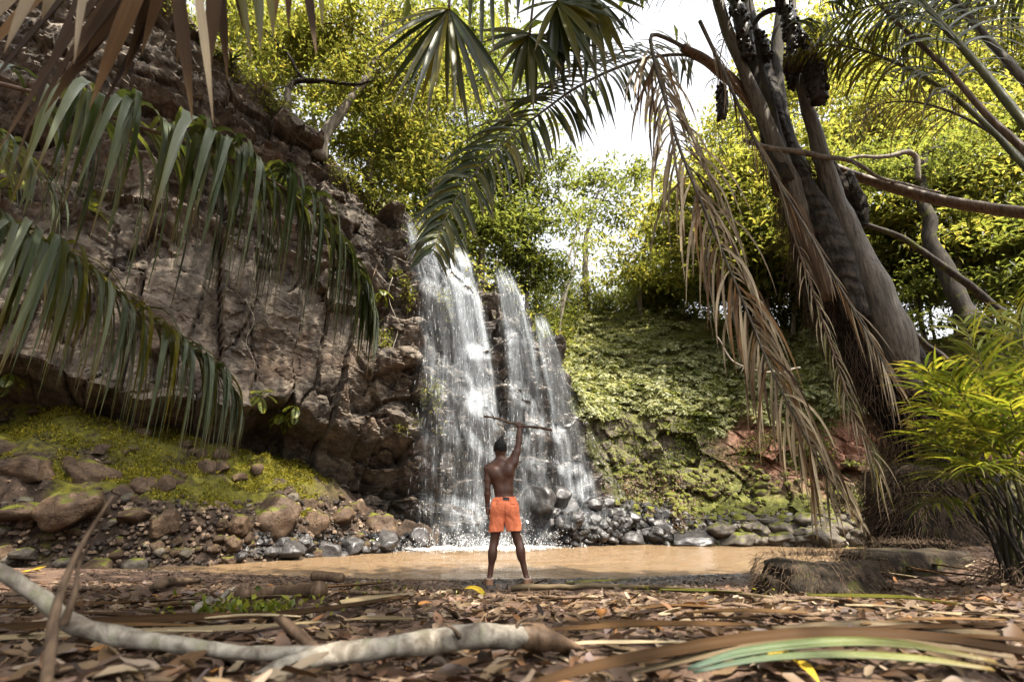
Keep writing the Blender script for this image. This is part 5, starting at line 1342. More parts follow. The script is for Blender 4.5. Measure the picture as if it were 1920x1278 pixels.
# ------------------------------------------------------------------ fronds reaching in from the upper right
GU = 'palm fronds reaching in from the upper right'
def stalk(pts, r, mat, label, n=0, Lf=None, W=.02, lm=None, **kw):
    o0 = at(*pts[0])
    r_ = empty('palm_frond', o0, label, 'palm frond', GU)
    frond(r_, o0, path(*pts), r[0], r[1], n, Lf or (lambda t: .5), W, lm or M['frond_olive'], mat, **kw)
    return r_
stalk([(2700, 1075, 3.4), (2350, 760, 3.5), (2060, 430, 3.6), (1930, 290, 3.9), (1850, 215, 4.1), (1780, 135, 4.3), (1690, 50, 4.5), (1600, -40, 4.7), (1500, -110, 4.9)], (.05, .012), M['petiole_brown'], 'brownish palm stalk crossing the upper right corner, lowest of three', 44, lambda t: .9, .036, lm=M['frond_green'], droop=2.0, t0=.6, K=7, jit=.25)
stalk([(2700, 1075, 3.4), (2350, 760, 3.5), (2070, 380, 3.5), (1930, 240, 3.8), (1840, 130, 4.0), (1765, 45, 4.2), (1690, -40, 4.4), (1600, -130, 4.6)], (.058, .02), M['petiole_green'], 'thick green palm stalk crossing the upper right corner in the middle', 44, lambda t: .9, .036, lm=M['frond_green'], droop=2.0, t0=.62, K=7, jit=.25)
stalk([(2700, 1075, 3.4), (2350, 760, 3.5), (2060, 300, 4.2), (1920, 150, 4.4), (1840, 60, 4.6), (1770, -20, 4.8), (1700, -90, 5)], (.062, .03), M['petiole_grey'], 'pale grey palm stalk crossing the upper right corner, highest of three', 40, lambda t: .9, .036, lm=M['frond_olive'], droop=2.0, t0=.64, K=7, jit=.25)
stalk([(2700, 1075, 3.4), (2350, 760, 3.5), (2040, 420, 4.2), (1930, 320, 4.4), (1860, 245, 4.6), (1780, 175, 4.8), (1700, 128, 5.0), (1620, 96, 5.1), (1545, 85, 5.2), (1470, 110, 5.3)], (.05, .006), M['petiole_green'], 'arching palm frond with thin hanging yellow green leaflets at the upper right', 66, lambda t: 1.1 * math.sin(math.pi * (t * .75 + .2)), .032, lm=M['frond_olive'], droop=2.4, fwd=.3, lift=.1, t0=.5, K=8, jit=.22)
stalk([(2700, 1075, 3.4), (2350, 760, 3.5), (2050, 470, 4.4), (1930, 310, 4.7), (1840, 238, 4.9), (1760, 202, 5.0), (1690, 190, 5.1), (1630, 205, 5.2), (1585, 245, 5.2)], (.03, .003), M['petiole_grey'], 'dead palm frond with bare curved brown strips below the fruit', 56, lambda t: .75, .013, lm=M['frond_dry'], droop=2.2, fwd=.4, lift=.1, t0=.55, K=8, jit=.25, miss=.1)
stalk([(2000, -40, 4.2), (1900, -20, 4.5), (1800, -10, 4.8), (1700, 0, 5.0), (1600, 20, 5.2), (1520, 60, 5.3)], (.03, .005), M['petiole_green'], 'topmost palm frond along the upper right edge of the photo', 70, lambda t: 1.0, .034, lm=M['frond_green'], droop=1.9, fwd=.3, lift=.1, t0=.1, K=7, jit=.25)

def bough(pts, rpx, Y, mat, label, name='branch', cat='branch', n=30, wob=.2, amp=.02, group=None, grow=0):
    o0 = at(*pts[0])
    cp = wobble(catmull(path(*pts), n), amp, 1.6, random.random() * 70)
    mb = MB(); mb.tube(cp, [PW(np.interp(i / (n - 1), np.linspace(0, 1, len(rpx)), rpx), Y) for i in range(n)], 9, wob)
    for _ in range(grow):
        k = random.randrange(3, n - 3); d = Vector((random.uniform(-1, 1), random.uniform(-.5, .5), random.uniform(-1, .6))).normalized(); L = random.uniform(.15, .5)
        s = cp[k]; mb.tube(wobble([s, s + d * L * .5, s + d * L + Vector((0, 0, -.05))], .03, 3, k), [.008, .006, .003], 5)
    o = mb.build(name, mat, None, inv=o0); o.location = o0
    tag(o, label, cat, group); return o
bough([(1548, 305, 6.6), (1620, 335, 6.4), (1740, 370, 6.1), (1850, 390, 5.8), (1940, 402, 5.5), (2060, 420, 5.2)], [8, 11, 12, 12, 12, 12], 6, M['petiole_brown'], 'thick bare brown stalk running from the palm trunk to the right edge', amp=.01, wob=.05)
bough([(1394, 264, 5.6), (1450, 280, 5.6), (1510, 288, 5.6), (1590, 303, 5.9), (1640, 330, 6.1), (1700, 350, 6.3), (1760, 362, 6.5)], [4, 6, 6, 5, 4, 3, 2], 5.8, M['bark_grey'], 'thin crooked twig lying across the palm petioles', amp=.05, grow=4)
bough([(1615, 418, 9.0), (1700, 455, 9.2), (1780, 508, 9.4), (1830, 545, 9.6), (1885, 592, 9.8)], [4, 6, 7, 8, 9], 9.4, M['bark_dark'], 'dark diagonal bough falling from the palm to the right bank', amp=.06, grow=6)
bough([(1580, 300, 11.5), (1640, 292, 11.6), (1712, 290, 11.8), (1722, 340, 12)], [3, 4, 6, 5], 11.7, M['bark_grey'], 'level pale twig ending at the dark leaning trunk', amp=.08, grow=5)
bough([(1672, 595, 11), (1710, 625, 11.0), (1760, 660, 11), (1800, 700, 10.8)], [4, 5, 6, 7], 11, M['bark_dark'], 'curved dark root on the bank right of the palm trunk', amp=.08)
bough([(1340, 635, 12), (1420, 700, 12), (1500, 690, 12.5)], [2, 2, 2], 12, M['bark_grey'], 'thin pale stick caught in the ferns behind the dry frond', amp=.2, grow=4)

# ------------------------------------------------------------------ bright palm clump at the right
cb = at(1935, 1060, 3.9); cb.z = gz(cb.x, 3.9)
cl = empty('palm_shrub', cb, 'bright yellow green palm clump growing at the right edge in front of the leaning palm', 'palm shrub')
nleaf = 0
for k, (x, y, Y) in enumerate([(1695, 672, 3.7), (1712, 742, 3.6), (1690, 800, 3.7), (1742, 842, 3.6), (1752, 690, 3.5), (1810, 640, 3.7), (1862, 572, 3.8), (1905, 590, 3.6), (1732, 880, 3.8), (1788, 770, 3.4), (1840, 712, 3.5), (1905, 690, 3.4), (1870, 800, 3.3), (1760, 730, 3.9), (1930, 780, 3.3), (1805, 860, 3.3), (1700, 700, 3.9), (1780, 590, 3.9), (1840, 640, 3.9), (1890, 540, 4.0), (1725, 790, 4.0), (1770, 820, 3.8), (1850, 860, 3.5), (1910, 640, 3.9), (1720, 930, 3.7), (1880, 740, 3.2), (1820, 790, 3.9)]):
    x = 1905 + (x - 1905) * .86 + 10; y = y + 14
    tip = at(x, y, Y); b0 = cb + Vector((random.uniform(-.16, .16), random.uniform(-.16, .16), -.05))
    m1 = b0.lerp(tip, .45) + Vector((.14, 0, .22)); m2 = b0.lerp(tip, .8) + Vector((.03, 0, .14))
    frond(cl, cb, [b0, m1, m2, tip], .010, .002, 12, lambda t: .50 * math.sin(math.pi * (t * .6 + .3)), .021, M['frond_bright'], M['petiole_green'], droop=1.1, fwd=.9, lift=.3, t0=.42, K=6, rname='frond', jit=.24, single=k < 12)
for k in range(16):
    a = random.uniform(0, 2 * math.pi); p = cb + Vector((math.cos(a) * .2, math.sin(a) * .2, -.1))
    mb = MB(); mb.tube(wobble(catmull([p, p + Vector((random.uniform(-.1, .1), 0, .35)), p + Vector((random.uniform(-.25, .1), random.uniform(-.1, .1), .8))], 12), .02, 3, k), [.02 * (1 - .6 * i / 11) for i in range(12)], 6)
    mb.build('stem', M['bark_dark'], cl, inv=cb)
def cl_s():
    a = random.uniform(0, 2 * math.pi)
    return Vector((math.cos(a) * .3 * random.random(), math.sin(a) * .3 * random.random(), random.uniform(0, .12))), Vector((math.cos(a), math.sin(a), .3))
o = rootlets(350, cb, cl_s, (.1, .35), .003).build('roots', M['twig'], cl); tag(o, kind='stuff')

# ------------------------------------------------------------------ unseen trees added to shade the bank from above the frame
for (bx_, by_, cx_, cy_, cz_, rx_, lab) in ((-12.5, 3.0, -6.5, 5.5, 15.5, 2.8, 'unseen tree added at the left to shade the left cliff'), (-9.0, -2.0, -2.2, 5.0, 15.0, 2.2, 'unseen tree added behind the camera at the left to shade the rubble bank'), (6.8, 0.5, 1.8, 2.8, 9.6, 1.9, 'unseen tree added at the right to shade the fan palm leaves'), (4.5, -3.0, .6, -.4, 7.2, 1.6, 'unseen tree added behind the camera to shade the leaf litter'), (10.5, 1.0, 6.6, 3.4, 9.6, 1.5, 'unseen tree added at the right to shade the leaning palm trunk'), (-11.0, 6.0, -3.6, 8.4, 17.5, 2.6, 'tall unseen tree added at the left to shade the cliff beside the falls')):
    z0 = gz(bx_, by_)
    tree((bx_, by_, z0), [(bx_ * .9 + cx_ * .1, by_ * .9 + cy_ * .1, z0 + (cz_ - z0) * .4), (bx_ * .5 + cx_ * .5, by_ * .5 + cy_ * .5, z0 + (cz_ - z0) * .8), (cx_, cy_, cz_)], .2, [(Vector((cx_, cy_, cz_)), Vector((rx_, rx_, rx_ * .5))), (Vector((cx_ - 2, cy_ + .6, cz_ - .4)), Vector((rx_ * .7, rx_ * .7, rx_ * .4))), (Vector((cx_ + 1.6, cy_ - .8, cz_ + .3)), Vector((rx_ * .7, rx_ * .7, rx_ * .4)))], 34, 60, .26, LO, M['bark_grey'], lab, 'unseen trees added to shade the bank', .5)

for a in PLANTS: strap_plant(*a)
# ------------------------------------------------------------------ the man (signed distance body, one continuous surface)
class SDF:
    def __init__(self, lo, hi, res):
        self.lo = np.array(lo, float); self.res = res
        self.n = np.ceil((np.array(hi) - self.lo) / res).astype(int) + 1
        self.d = np.full(self.n, 1.0)
    def _win(self, lo, hi, pad):
        a = np.clip(np.floor((np.array(lo) - pad - self.lo) / self.res).astype(int), 0, self.n - 1)
        b = np.clip(np.ceil((np.array(hi) + pad - self.lo) / self.res).astype(int) + 1, 1, self.n)
        s = tuple(slice(i, j) for i, j in zip(a, b))
        g = np.meshgrid(*[self.lo[k] + self.res * np.arange(a[k], b[k]) for k in range(3)], indexing='ij')
        return s, np.stack(g, -1)
    def _join(self, s, d, k, sub=False):
        o = self.d[s]
        if sub:
            h = np.clip(0.5 - 0.5 * (o + d) / k, 0, 1); self.d[s] = o * (1 - h) - d * h + k * h * (1 - h)
        else:
            h = np.clip(0.5 + 0.5 * (o - d) / k, 0, 1); self.d[s] = o * (1 - h) + d * h - k * h * (1 - h)
    def cap(self, a, b, ra, rb, k=.02, sub=False):
        a, b = np.array(a), np.array(b); r = max(ra, rb)
        s, p = self._win(np.minimum(a, b) - r, np.maximum(a, b) + r, .05)
        ba = b - a; t = np.clip(((p - a) @ ba) / max(ba @ ba, 1e-9), 0, 1)
        self._join(s, np.linalg.norm(p - a - t[..., None] * ba, axis=-1) - (ra + (rb - ra) * t), k, sub)
    def ell(self, c, r, k=.03, sub=False):
        c, r = np.array(c), np.array(r, float)
        s, p = self._win(c - r, c + r, .06)
        q = np.linalg.norm((p - c) / r, axis=-1); q2 = np.linalg.norm((p - c) / (r * r), axis=-1)
        self._join(s, q * (q - 1) / np.maximum(q2, 1e-6), k, sub)
    def chain(self, pts, rad, k=.015):
        for i in range(len(pts) - 1): self.cap(pts[i], pts[i + 1], rad[i], rad[i + 1], k)
    def mesh(self):
        d = self.d; n = np.array(d.shape)
        c = [d[i:n[0] - 1 + i, j:n[1] - 1 + j, k:n[2] - 1 + k] for i in (0, 1) for j in (0, 1) for k in (0, 1)]
        neg = sum((x < 0).astype(int) for x in c); act = (neg > 0) & (neg < 8)
        idx = np.full(act.shape, -1); ids = np.argwhere(act); idx[act] = np.arange(len(ids))
        vals = np.stack([x[act] for x in c], -1); offs = np.array([(i, j, k) for i in (0, 1) for j in (0, 1) for k in (0, 1)], float)
        acc = np.zeros((len(ids), 3)); cnt = np.zeros((len(ids), 1))
        for u in range(8):
            for v in range(u + 1, 8):
                if np.abs(offs[u] - offs[v]).sum() == 1:
                    a, b = vals[:, u], vals[:, v]; m = (a < 0) != (b < 0)
                    t = np.where(m, a / np.where(m, a - b, 1), 0)[:, None]
                    acc += np.where(m[:, None], offs[u] + t * (offs[v] - offs[u]), 0); cnt += m[:, None]
        V = self.lo + (ids + acc / np.maximum(cnt, 1)) * self.res
        Q = []
        for ax in range(3):
            e1 = [slice(1, n[k] - 1) if k != ax else slice(0, n[k] - 1) for k in range(3)]
            e2 = [slice(1, n[k] - 1) if k != ax else slice(1, n[k]) for k in range(3)]
            A, Bv = d[tuple(e1)], d[tuple(e2)]
            for sgn in (0, 1):
                m = np.argwhere((A < 0) & (Bv >= 0) if sgn == 0 else (A >= 0) & (Bv < 0))
                if not len(m): continue
                o1, o2 = [k for k in range(3) if k != ax]
                base = m.copy()
                def cell(a, b):
                    q = base.copy(); q[:, o1] += a; q[:, o2] += b
                    return idx[q[:, 0], q[:, 1], q[:, 2]]
                f = np.stack([cell(0, 0), cell(1, 0), cell(1, 1), cell(0, 1)], -1)
                if (sgn == 1) != (ax == 1): f = f[:, ::-1]
                Q.append(f)
        Q = np.concatenate(Q); Q = Q[(Q >= 0).all(1)]
        return V, Q

YM = 6.8
def MP(px, py, dy=0.0):
    p = at(px, py, YM); return np.array([p.x, p.y + dy, p.z])
foot_z = gz(-.05, YM)
mroot = Vector((float(MP(950, 1000)[0]), YM, foot_z))
man = empty('person', mroot, 'shirtless man in orange swim shorts and sandals raising a stick, seen from behind', 'person')

def skin_material():
    t = NT('skin')
    n = t.noise(t.wpos(), 14, 4); n2 = t.noise(t.wpos(), 220, 2)
    col = t.mix(n, (0.07, 0.032, 0.021), (0.15, 0.070, 0.045))
    return t.done(t.pbsdf(col, 0.38, 0.5, t.bump(n2, .15, .002)))
M['skin'] = skin_material()
def cloth_material():
    t = NT('orange_cloth')
    n = t.noise(t.wpos(), 10, 4); wv = t.noise(t.wpos((1, 1, .6)), 26, 4, .6)
    col = t.mix(n, (0.80, 0.205, 0.090), (0.90, 0.265, 0.125))
    tr = t.n('ShaderNodeBsdfTranslucent', {'Color': (0.8, .17, .07, 1)})
    return t.done(t.n('ShaderNodeMixShader', {0: .12, 1: t.pbsdf(col, .75, .25, t.bump(wv, .9, .02), alb=.8), 2: tr}))
M['cloth'] = cloth_material()
def flat(name, col, rough=.6, spec=.3, nscale=None, bump=.5):
    t = NT(name)
    c = col; nr_ = None
    if nscale:
        n = t.noise(t.coord(), nscale, 4); c = t.mix(n, tuple(x * .6 for x in col), tuple(min(1, x * 1.4) for x in col)); nr_ = t.bump(n, bump, .01)
    return t.done(t.pbsdf(c, rough, spec, nr_))
M['hair'] = flat('hair', (.010, .009, .010), .55, .4, 220, 1.0)
M['leather'] = flat('leather', (.36, .19, .11), .6, .3, 60)
M['strap'] = flat('strap', (.7, .56, .45), .6, .3, 60)
M['black'] = flat('black_label', (.015, .017, .022), .5, .3)
M['print'] = flat('label_print', (.30, .42, .50), .5, .3)

sd = SDF((mroot.x - .55, YM - .34, foot_z - .03), (mroot.x + .50, YM + .40, foot_z + 2.12), .0085)
# head, neck, ears, face
hc = MP(938, 839.5)
sd.ell(hc, (.077, .093, .108), .02)
sd.ell(hc + [0, .03, -.055], (.058, .075, .07), .03)
sd.cap(hc + [0, .085, -.075], hc + [0, .082, -.083], .022, .02, .03)        # chin
sd.cap(hc + [0, .092, .01], hc + [0, .112, -.028], .010, .015, .012)        # nose
for s in (-1, 1):
    sd.ell(hc + [.078 * s, -.002, -.018], (.012, .02, .032), .008)            # ear
    sd.ell(hc + [.03 * s, .088, .012], (.013, .01, .008), .008, sub=True)     # eye socket
    sd.ell(hc + [.03 * s, .083, .012], (.012, .011, .009), .004)
sd.cap(hc + [-.022, .096, -.052], hc + [.022, .096, -.052], .008, .008, .01)  # mouth
sd.cap(hc + [0, .004, -.07], MP(938.5, 868, .0), .056, .060, .03)
# torso
ch = MP(939.5, 889, .01)
sd.ell(ch, (.150, .100, .170), .04)
sd.ell(MP(944.5, 921, .01), (.124, .088, .13), .05)
sd.ell(MP(946, 945, .0), (.148, .108, .11), .05)
for x in (935, 958): sd.ell(MP(x, 953, -.045), (.085, .085, .10), .04)
sd.cap(MP(938, 861), MP(919, 876), .048, .05, .03); sd.cap(MP(939, 861), MP(960, 868), .048, .052, .03)
sd.cap(MP(921, 884, -.01), MP(936, 915, -.005), .062, .05, .04); sd.cap(MP(957, 876, -.01), MP(953, 915, -.005), .066, .05, .04)
sd.ell(MP(927, 887, -.066), (.060, .034, .078), .03); sd.ell(MP(953, 882, -.066), (.060, .036, .08), .03)
sd.cap(MP(938.5, 868, -.105), MP(945, 926, -.112), .018, .022, .03, sub=True)   # spine groove
# lowered left arm
aL = [MP(915.5, 879, -.005), MP(914.2, 914, -.03), MP(914.0, 949, .0)]
sd.ell(aL[0], (.058, .06, .062), .03)
sd.cap(aL[0], aL[0] * .4 + aL[1] * .6, .050, .046, .02); sd.cap(aL[0] * .4 + aL[1] * .6, aL[1], .044, .038, .015)
sd.cap(aL[1], aL[1] * .65 + aL[2] * .35, .037, .042, .012); sd.cap(aL[1] * .65 + aL[2] * .35, aL[2], .042, .026, .012)
h0 = aL[2] + [0, 0, -.01]; h1 = MP(915.2, 961, .005)
sd.cap(h0, h1, .026, .030, .01); sd.cap(h0 + [0, .02, -.01], h1 + [0, .024, -.008], .02, .022, .01); sd.cap(h0 + [0, -.02, -.01], h1 + [0, -.022, .0], .02, .02, .01)
for i, (dy, L) in enumerate(((.032, .075), (.011, .088), (-.011, .082), (-.031, .062))):
    p0 = h1 + [0, dy, -.012]; p1 = p0 + [.004, dy * .15, -L * .5]; p2 = p1 + [.016, -dy * .1, -L * .42]
    sd.chain([p0, p1, p2], [.0115, .0105, .009], .005)
sd.chain([h0 + [.012, .03, -.01], h0 + [.022, .055, -.04], h0 + [.028, .058, -.075]], [.016, .013, .010], .008)
# raised right arm
aR = [MP(963.5, 867, -.005), MP(973.0, 829, .02), MP(974.0, 801.5, .07)]
sd.ell(aR[0], (.058, .06, .066), .035)
sd.cap(MP(957, 872), aR[0] * .5 + aR[1] * .5, .06, .05, .03)
sd.cap(aR[0], aR[0] * .5 + aR[1] * .5, .054, .048, .02); sd.cap(aR[0] * .5 + aR[1] * .5, aR[1], .048, .038, .015)
sd.cap(aR[1], aR[1] * .62 + aR[2] * .38, .038, .043, .012); sd.cap(aR[1] * .62 + aR[2] * .38, aR[2], .043, .027, .012)
sc_ = MP(974.5, 794.0, .085)                                            # where the fist closes on the stick
stick_dir = np.array(at(1000, 797.5, YM) - at(950, 787, YM)); stick_dir /= np.linalg.norm(stick_dir)
upv = np.array([0, 0, 1.0]); upv -= stick_dir * (upv @ stick_dir); upv /= np.linalg.norm(upv); bk = np.cross(stick_dir, upv)  # away from the camera
if bk[1] < 0: bk = -bk
def HP(x, y, z): return sc_ + stick_dir * x + bk * y + upv * z
sd.cap(aR[2], HP(0, -.018, -.035), .027, .028, .012)
sd.cap(HP(-.028, -.026, -.022), HP(.028, -.026, -.022), .020, .019, .012)
for x, L in ((-.034, .9), (-.012, 1.05), (.011, 1.0), (.032, .85)):
    sd.chain([HP(x, -.034, -.012), HP(x * 1.02, -.030, .018), HP(x, -.004, .031 * L), HP(x * .96, .024, .020), HP(x * .92, .026, -.004)], [.0118, .0112, .0105, .0098, .0088], .004)
sd.chain([HP(-.03, -.010, -.040), HP(-.034, .016, -.034), HP(-.012, .033, -.018), HP(.012, .036, -.006)], [.0145, .013, .0115, .010], .006)
# legs
for hip, knee, ank, s in ((MP(935.5, 957), MP(926.5, 1017, .005), MP(917.6, 1087, -.005), -1), (MP(957, 957), MP(971, 1013.5, .005), MP(988, 1085.5, -.005), 1)):
    sd.cap(hip, knee, .088, .052, .03)
    sd.ell(knee + [0, .012, 0], (.052, .052, .06), .02)
    sd.cap(knee, ank, .047, .031, .02)
    cf = knee * .70 + ank * .30 + np.array([0, -.022, 0])
    sd.ell(cf + np.array([.012 * s, 0, 0]), (.047, .050, .115), .03); sd.ell(cf + np.array([-.012 * s, 0, .015]), (.042, .046, .10), .03)
    sd.cap(ank + [0, -.012, .02], ank + [0, -.03, -.035], .022, .026, .02)   # heel tendon
    gz_ = foot_z
    hl = np.array([ank[0], ank[1] - .035, gz_ + .048]); bl = np.array([ank[0] + .035 * s, ank[1] + .13, gz_ + .038])
    sd.cap(ank, hl, .034, .034, .02); sd.cap(hl, bl, .034, .034, .02); sd.cap(ank + [0, .02, -.01], bl, .034, .03, .02)
    for j in range(5):
        x = (j - 2) * .018
        sd.cap(bl + [x, 0, -.006], bl + np.array([x + .012 * s, .065 - .008 * abs(j - (1 if s > 0 else 3)), -.014]), .013, .010, .006)
V, Q = sd.mesh()
link('body', np_mesh('body', V - np.array(mroot), Q, M['skin'], True), man)

# hair
sh = SDF(hc - .16, hc + .16, .006)
sh.ell(hc + [0, -.006, .012], (.083, .094, .106), .01)
g = np.meshgrid(*[sh.lo[k] + sh.res * np.arange(sh.n[k]) for k in range(3)], indexing='ij')
fz = g[2] - (hc[2] - .052) ; fy = g[1] - (hc[1] + .045)
cut = np.minimum(fz, np.maximum(-fy, (g[2] - hc[2] - .045)))
sh.d = np.maximum(sh.d, -cut)
V, Q = sh.mesh(); V = V + norm(V - hc) * (.004 * fbm(V[:, 0] * 60, V[:, 1] * 60, V[:, 2] * 60, oct=3, seed=5))[:, None]
link('hair', np_mesh('hair', V - np.array(mroot), Q, M['hair'], True), man)

# swim shorts
ss = SDF((mroot.x - .3, YM - .26, foot_z + .5), (mroot.x + .3, YM + .24, foot_z + 1.2), .0075)
wc = MP(945.5, 933)
ss.cap(MP(945.5, 930) + [-.022, -.004, 0], MP(945.5, 930) + [.022, -.004, 0], .120, .120, .02)
ss.ell(MP(946, 948, -.008), (.170, .135, .13), .04)
for x in (935, 958): ss.ell(MP(x, 956, -.05), (.096, .092, .11), .05)
ss.cap(MP(936.5, 958, -.01), MP(928.6, 1006, -.002), .112, .100, .014); ss.cap(MP(956.5, 958, -.01), MP(964.4, 1004, -.002), .112, .100, .014)
g = np.meshgrid(*[ss.lo[k] + ss.res * np.arange(ss.n[k]) for k in range(3)], indexing='ij')
topz = wc[2] + .008; hemz = MP(946, 996)[2]
xm = g[0] - MP(946, 980)[0]
ss.d = np.maximum(ss.d, np.maximum(g[2] - topz - .06 * (g[0] - wc[0]), hemz - .02 * np.abs(xm) * 0 + .04 * xm - g[2]))
zc_ = MP(946, 978.5)[2]; ss.d = np.maximum(ss.d, -np.maximum(np.abs(xm - .006) - (.004 + .14 * (zc_ - g[2])), g[2] - zc_))
V, Q = ss.mesh()
ns = fbm(V[:, 0] * 9 + V[:, 2] * 5, V[:, 1] * 9, V[:, 2] * 7, oct=3, seed=15) * .007 + .005 * np.sin((V[:, 0] * 60 + 6 * vnoise(V[:, 0] * 6, V[:, 2] * 9, V[:, 1] * 5, 3))) * sstep(topz - .06, hemz + .02, V[:, 2]) * .8
cenx = np.where(V[:, 0] < MP(946, 980)[0], MP(932, 980)[0], MP(961, 980)[0]); cenx = np.where(V[:, 2] > MP(946, 965)[2], MP(946, 950)[0], cenx)
dn = norm(np.stack([V[:, 0] - cenx, V[:, 1] - YM, np.zeros(len(V))], -1)); V = V + dn * ns[:, None]
band = sstep(topz - .052, topz - .046, V[:, 2]); V = V + dn * ((band * .004 * np.abs(np.sin(V[:, 0] * 190)) - .003 * (1 - np.abs(band * 2 - 1))))[:, None]
sm = np.exp(-((V[:, 0] - MP(946, 955)[0]) / .006) ** 2) * (V[:, 1] < YM); V = V + dn * (-.007 * sm)[:, None]
shorts = link('swim_shorts', np_mesh('swim_shorts', V - np.array(mroot), Q, M['cloth'], True), man)
SB = BVHTree.FromPolygons(V.tolist(), Q.tolist())
def on_shorts(px, py, lift):
    h = SB.ray_cast(CAM, ray(px, py).normalized())
    return h[0] - ray(px, py).normalized() * lift if h[0] is not None else at(px, py, YM - .12)
def patch(nm, x0, y0, x1, y1, mat, lift, parent, nx=6, ny=3):
    mb = MB(); n = nx * ny
    for l in (lift, -.004):
        for j in range(ny):
            for i in range(nx): mb.v.append(on_shorts(x0 + (x1 - x0) * i / (nx - 1), y0 + (y1 - y0) * j / (ny - 1), l) - mroot)
    for j in range(ny - 1):
        for i in range(nx - 1): a = j * nx + i; mb.f += [(a, a + 1, a + nx + 1, a + nx), (n + a, n + a + nx, n + a + nx + 1, n + a + 1)]
    rim = [i for i in range(nx)] + [j * nx + nx - 1 for j in range(1, ny)] + [(ny - 1) * nx + i for i in range(nx - 2, -1, -1)] + [j * nx for j in range(ny - 2, 0, -1)]
    for a, b in zip(rim, rim[1:] + rim[:1]): mb.f.append((a, b, n + b, n + a))
    return mb.build(nm, mat, parent)
lab = patch('label_patch', 942.6, 931.6, 954.4, 937.4, M['black'], .004, shorts)
for a, b, y in ((944.2, 945.6, 0), (946.2, 947.2, .4), (947.8, 949.4, 0), (950, 951, .3), (951.6, 953, 0)):
    patch('lettering', a, 933.6 + y, b, 935.2 - y, M['print'], .0055, shorts, 2, 2)
patch('pocket_flap', 957.5, 943.5, 971.5, 950.0, M['cloth'], .005, shorts)
# bracelet
mb = MB(); c = aL[2] + [0, 0, .006]; ring = [Vector(c + [math.cos(a) * .031, math.sin(a) * .033, .004 * math.sin(a)]) - mroot for a in np.linspace(0, 2 * math.pi, 21)]
mb.tube(ring, .008, 6, cap=False); mb.build('bracelet', M['black'], man)
# sandals
for ank, s in ((MP(917.6, 1087, -.005), -1), (MP(988, 1085.5, -.005), 1)):
    hl = Vector((ank[0], ank[1] - .035, foot_z)); bl = Vector((ank[0] + .035 * s, ank[1] + .13, foot_z)); toe = Vector((ank[0] + .05 * s, ank[1] + .20, foot_z))
    mb = MB(); prof = []
    ax = (toe - hl).normalized(); sdv = ax.cross(Vector((0, 0, 1)))
    L = (toe - hl).length
    for i in range(25):
        a = 2 * math.pi * i / 24
        u = math.cos(a); v_ = math.sin(a)
        w = .045 + .010 * u
        prof.append(hl + ax * (L * .5 + u * (L * .5 + .035)) + sdv * (v_ * w))
    prof = prof[:-1]
    mb.quad_strip([[p + Vector((0, 0, -.004)) - mroot for p in prof], [p + Vector((0, 0, .016)) - mroot for p in prof]], True, True)
    sole = mb.build('sandal', M['leather'], man)
    def strap(c, r1, r2, tilt, w, mt):
        mb = MB(); rings = []
        for i in range(17):
            a = math.pi * i / 16
            p = Vector(c) + sdv * (math.cos(a) * r1) + Vector((0, 0, math.sin(a) * r2)) + ax * (tilt * math.sin(a))
            rings.append([p - ax * w - mroot, p + ax * w - mroot, p + ax * w - mroot + Vector((0, 0, .004)), p - ax * w - mroot + Vector((0, 0, .004))])
        mb.quad_strip(rings, True, True); mb.build('strap', mt, sole)
    strap(bl, .05, .078, -.01, .018, M['leather']); strap(hl + ax * .09, .045, .105, -.02, .012, M['strap'])
    mb = MB()                                                            # heel counter
    rings = []
    for zz, rr in ((.012, .044), (.05, .042), (.085, .038)):
        rings.append([hl + Vector((0, 0, zz)) + sdv * (math.cos(a) * rr) + ax * (math.sin(a) * rr) - mroot for a in np.linspace(math.pi, 2 * math.pi, 15)])
    mb.quad_strip(rings, False); mb.quad_strip([[q * .93 + (hl - mroot) * .07 for q in r] for r in rings], False); mb.build('heel_strap', M['leather'], sole)
    mb = MB(); ring = [hl + Vector((0, 0, .088 + .01 * math.sin(a))) + sdv * (math.cos(a) * .041) + ax * (math.sin(a) * .045 + .008) - mroot for a in np.linspace(0, 2 * math.pi, 19)]
    mb.tube(ring, .007, 6, cap=False); mb.build('ankle_strap', M['strap'], sole)
# stick
sp = [Vector(sc_) + Vector(stick_dir) * t + Vector((0, 0, z)) for t, z in ((-.50, .015), (-.40, .022), (-.30, .018), (-.22, .012), (-.15, .0), (-.07, -.002), (0, 0), (.08, -.004), (.15, .006), (.25, .014), (.35, .018), (.45, .016))]
mb = MB(); o0 = sp[0]; cp = wobble(catmull(sp, 40), .006, 6, 3); mb.tube(cp, [.014 + .003 * math.sin(i * 1.1) + .004 * (i / 39) for i in range(40)], 8, .2)
o = mb.build('stick', M['twig'], None, inv=o0); o.location = o0; tag(o, 'crooked wooden stick held level above the man\'s head', 'stick')

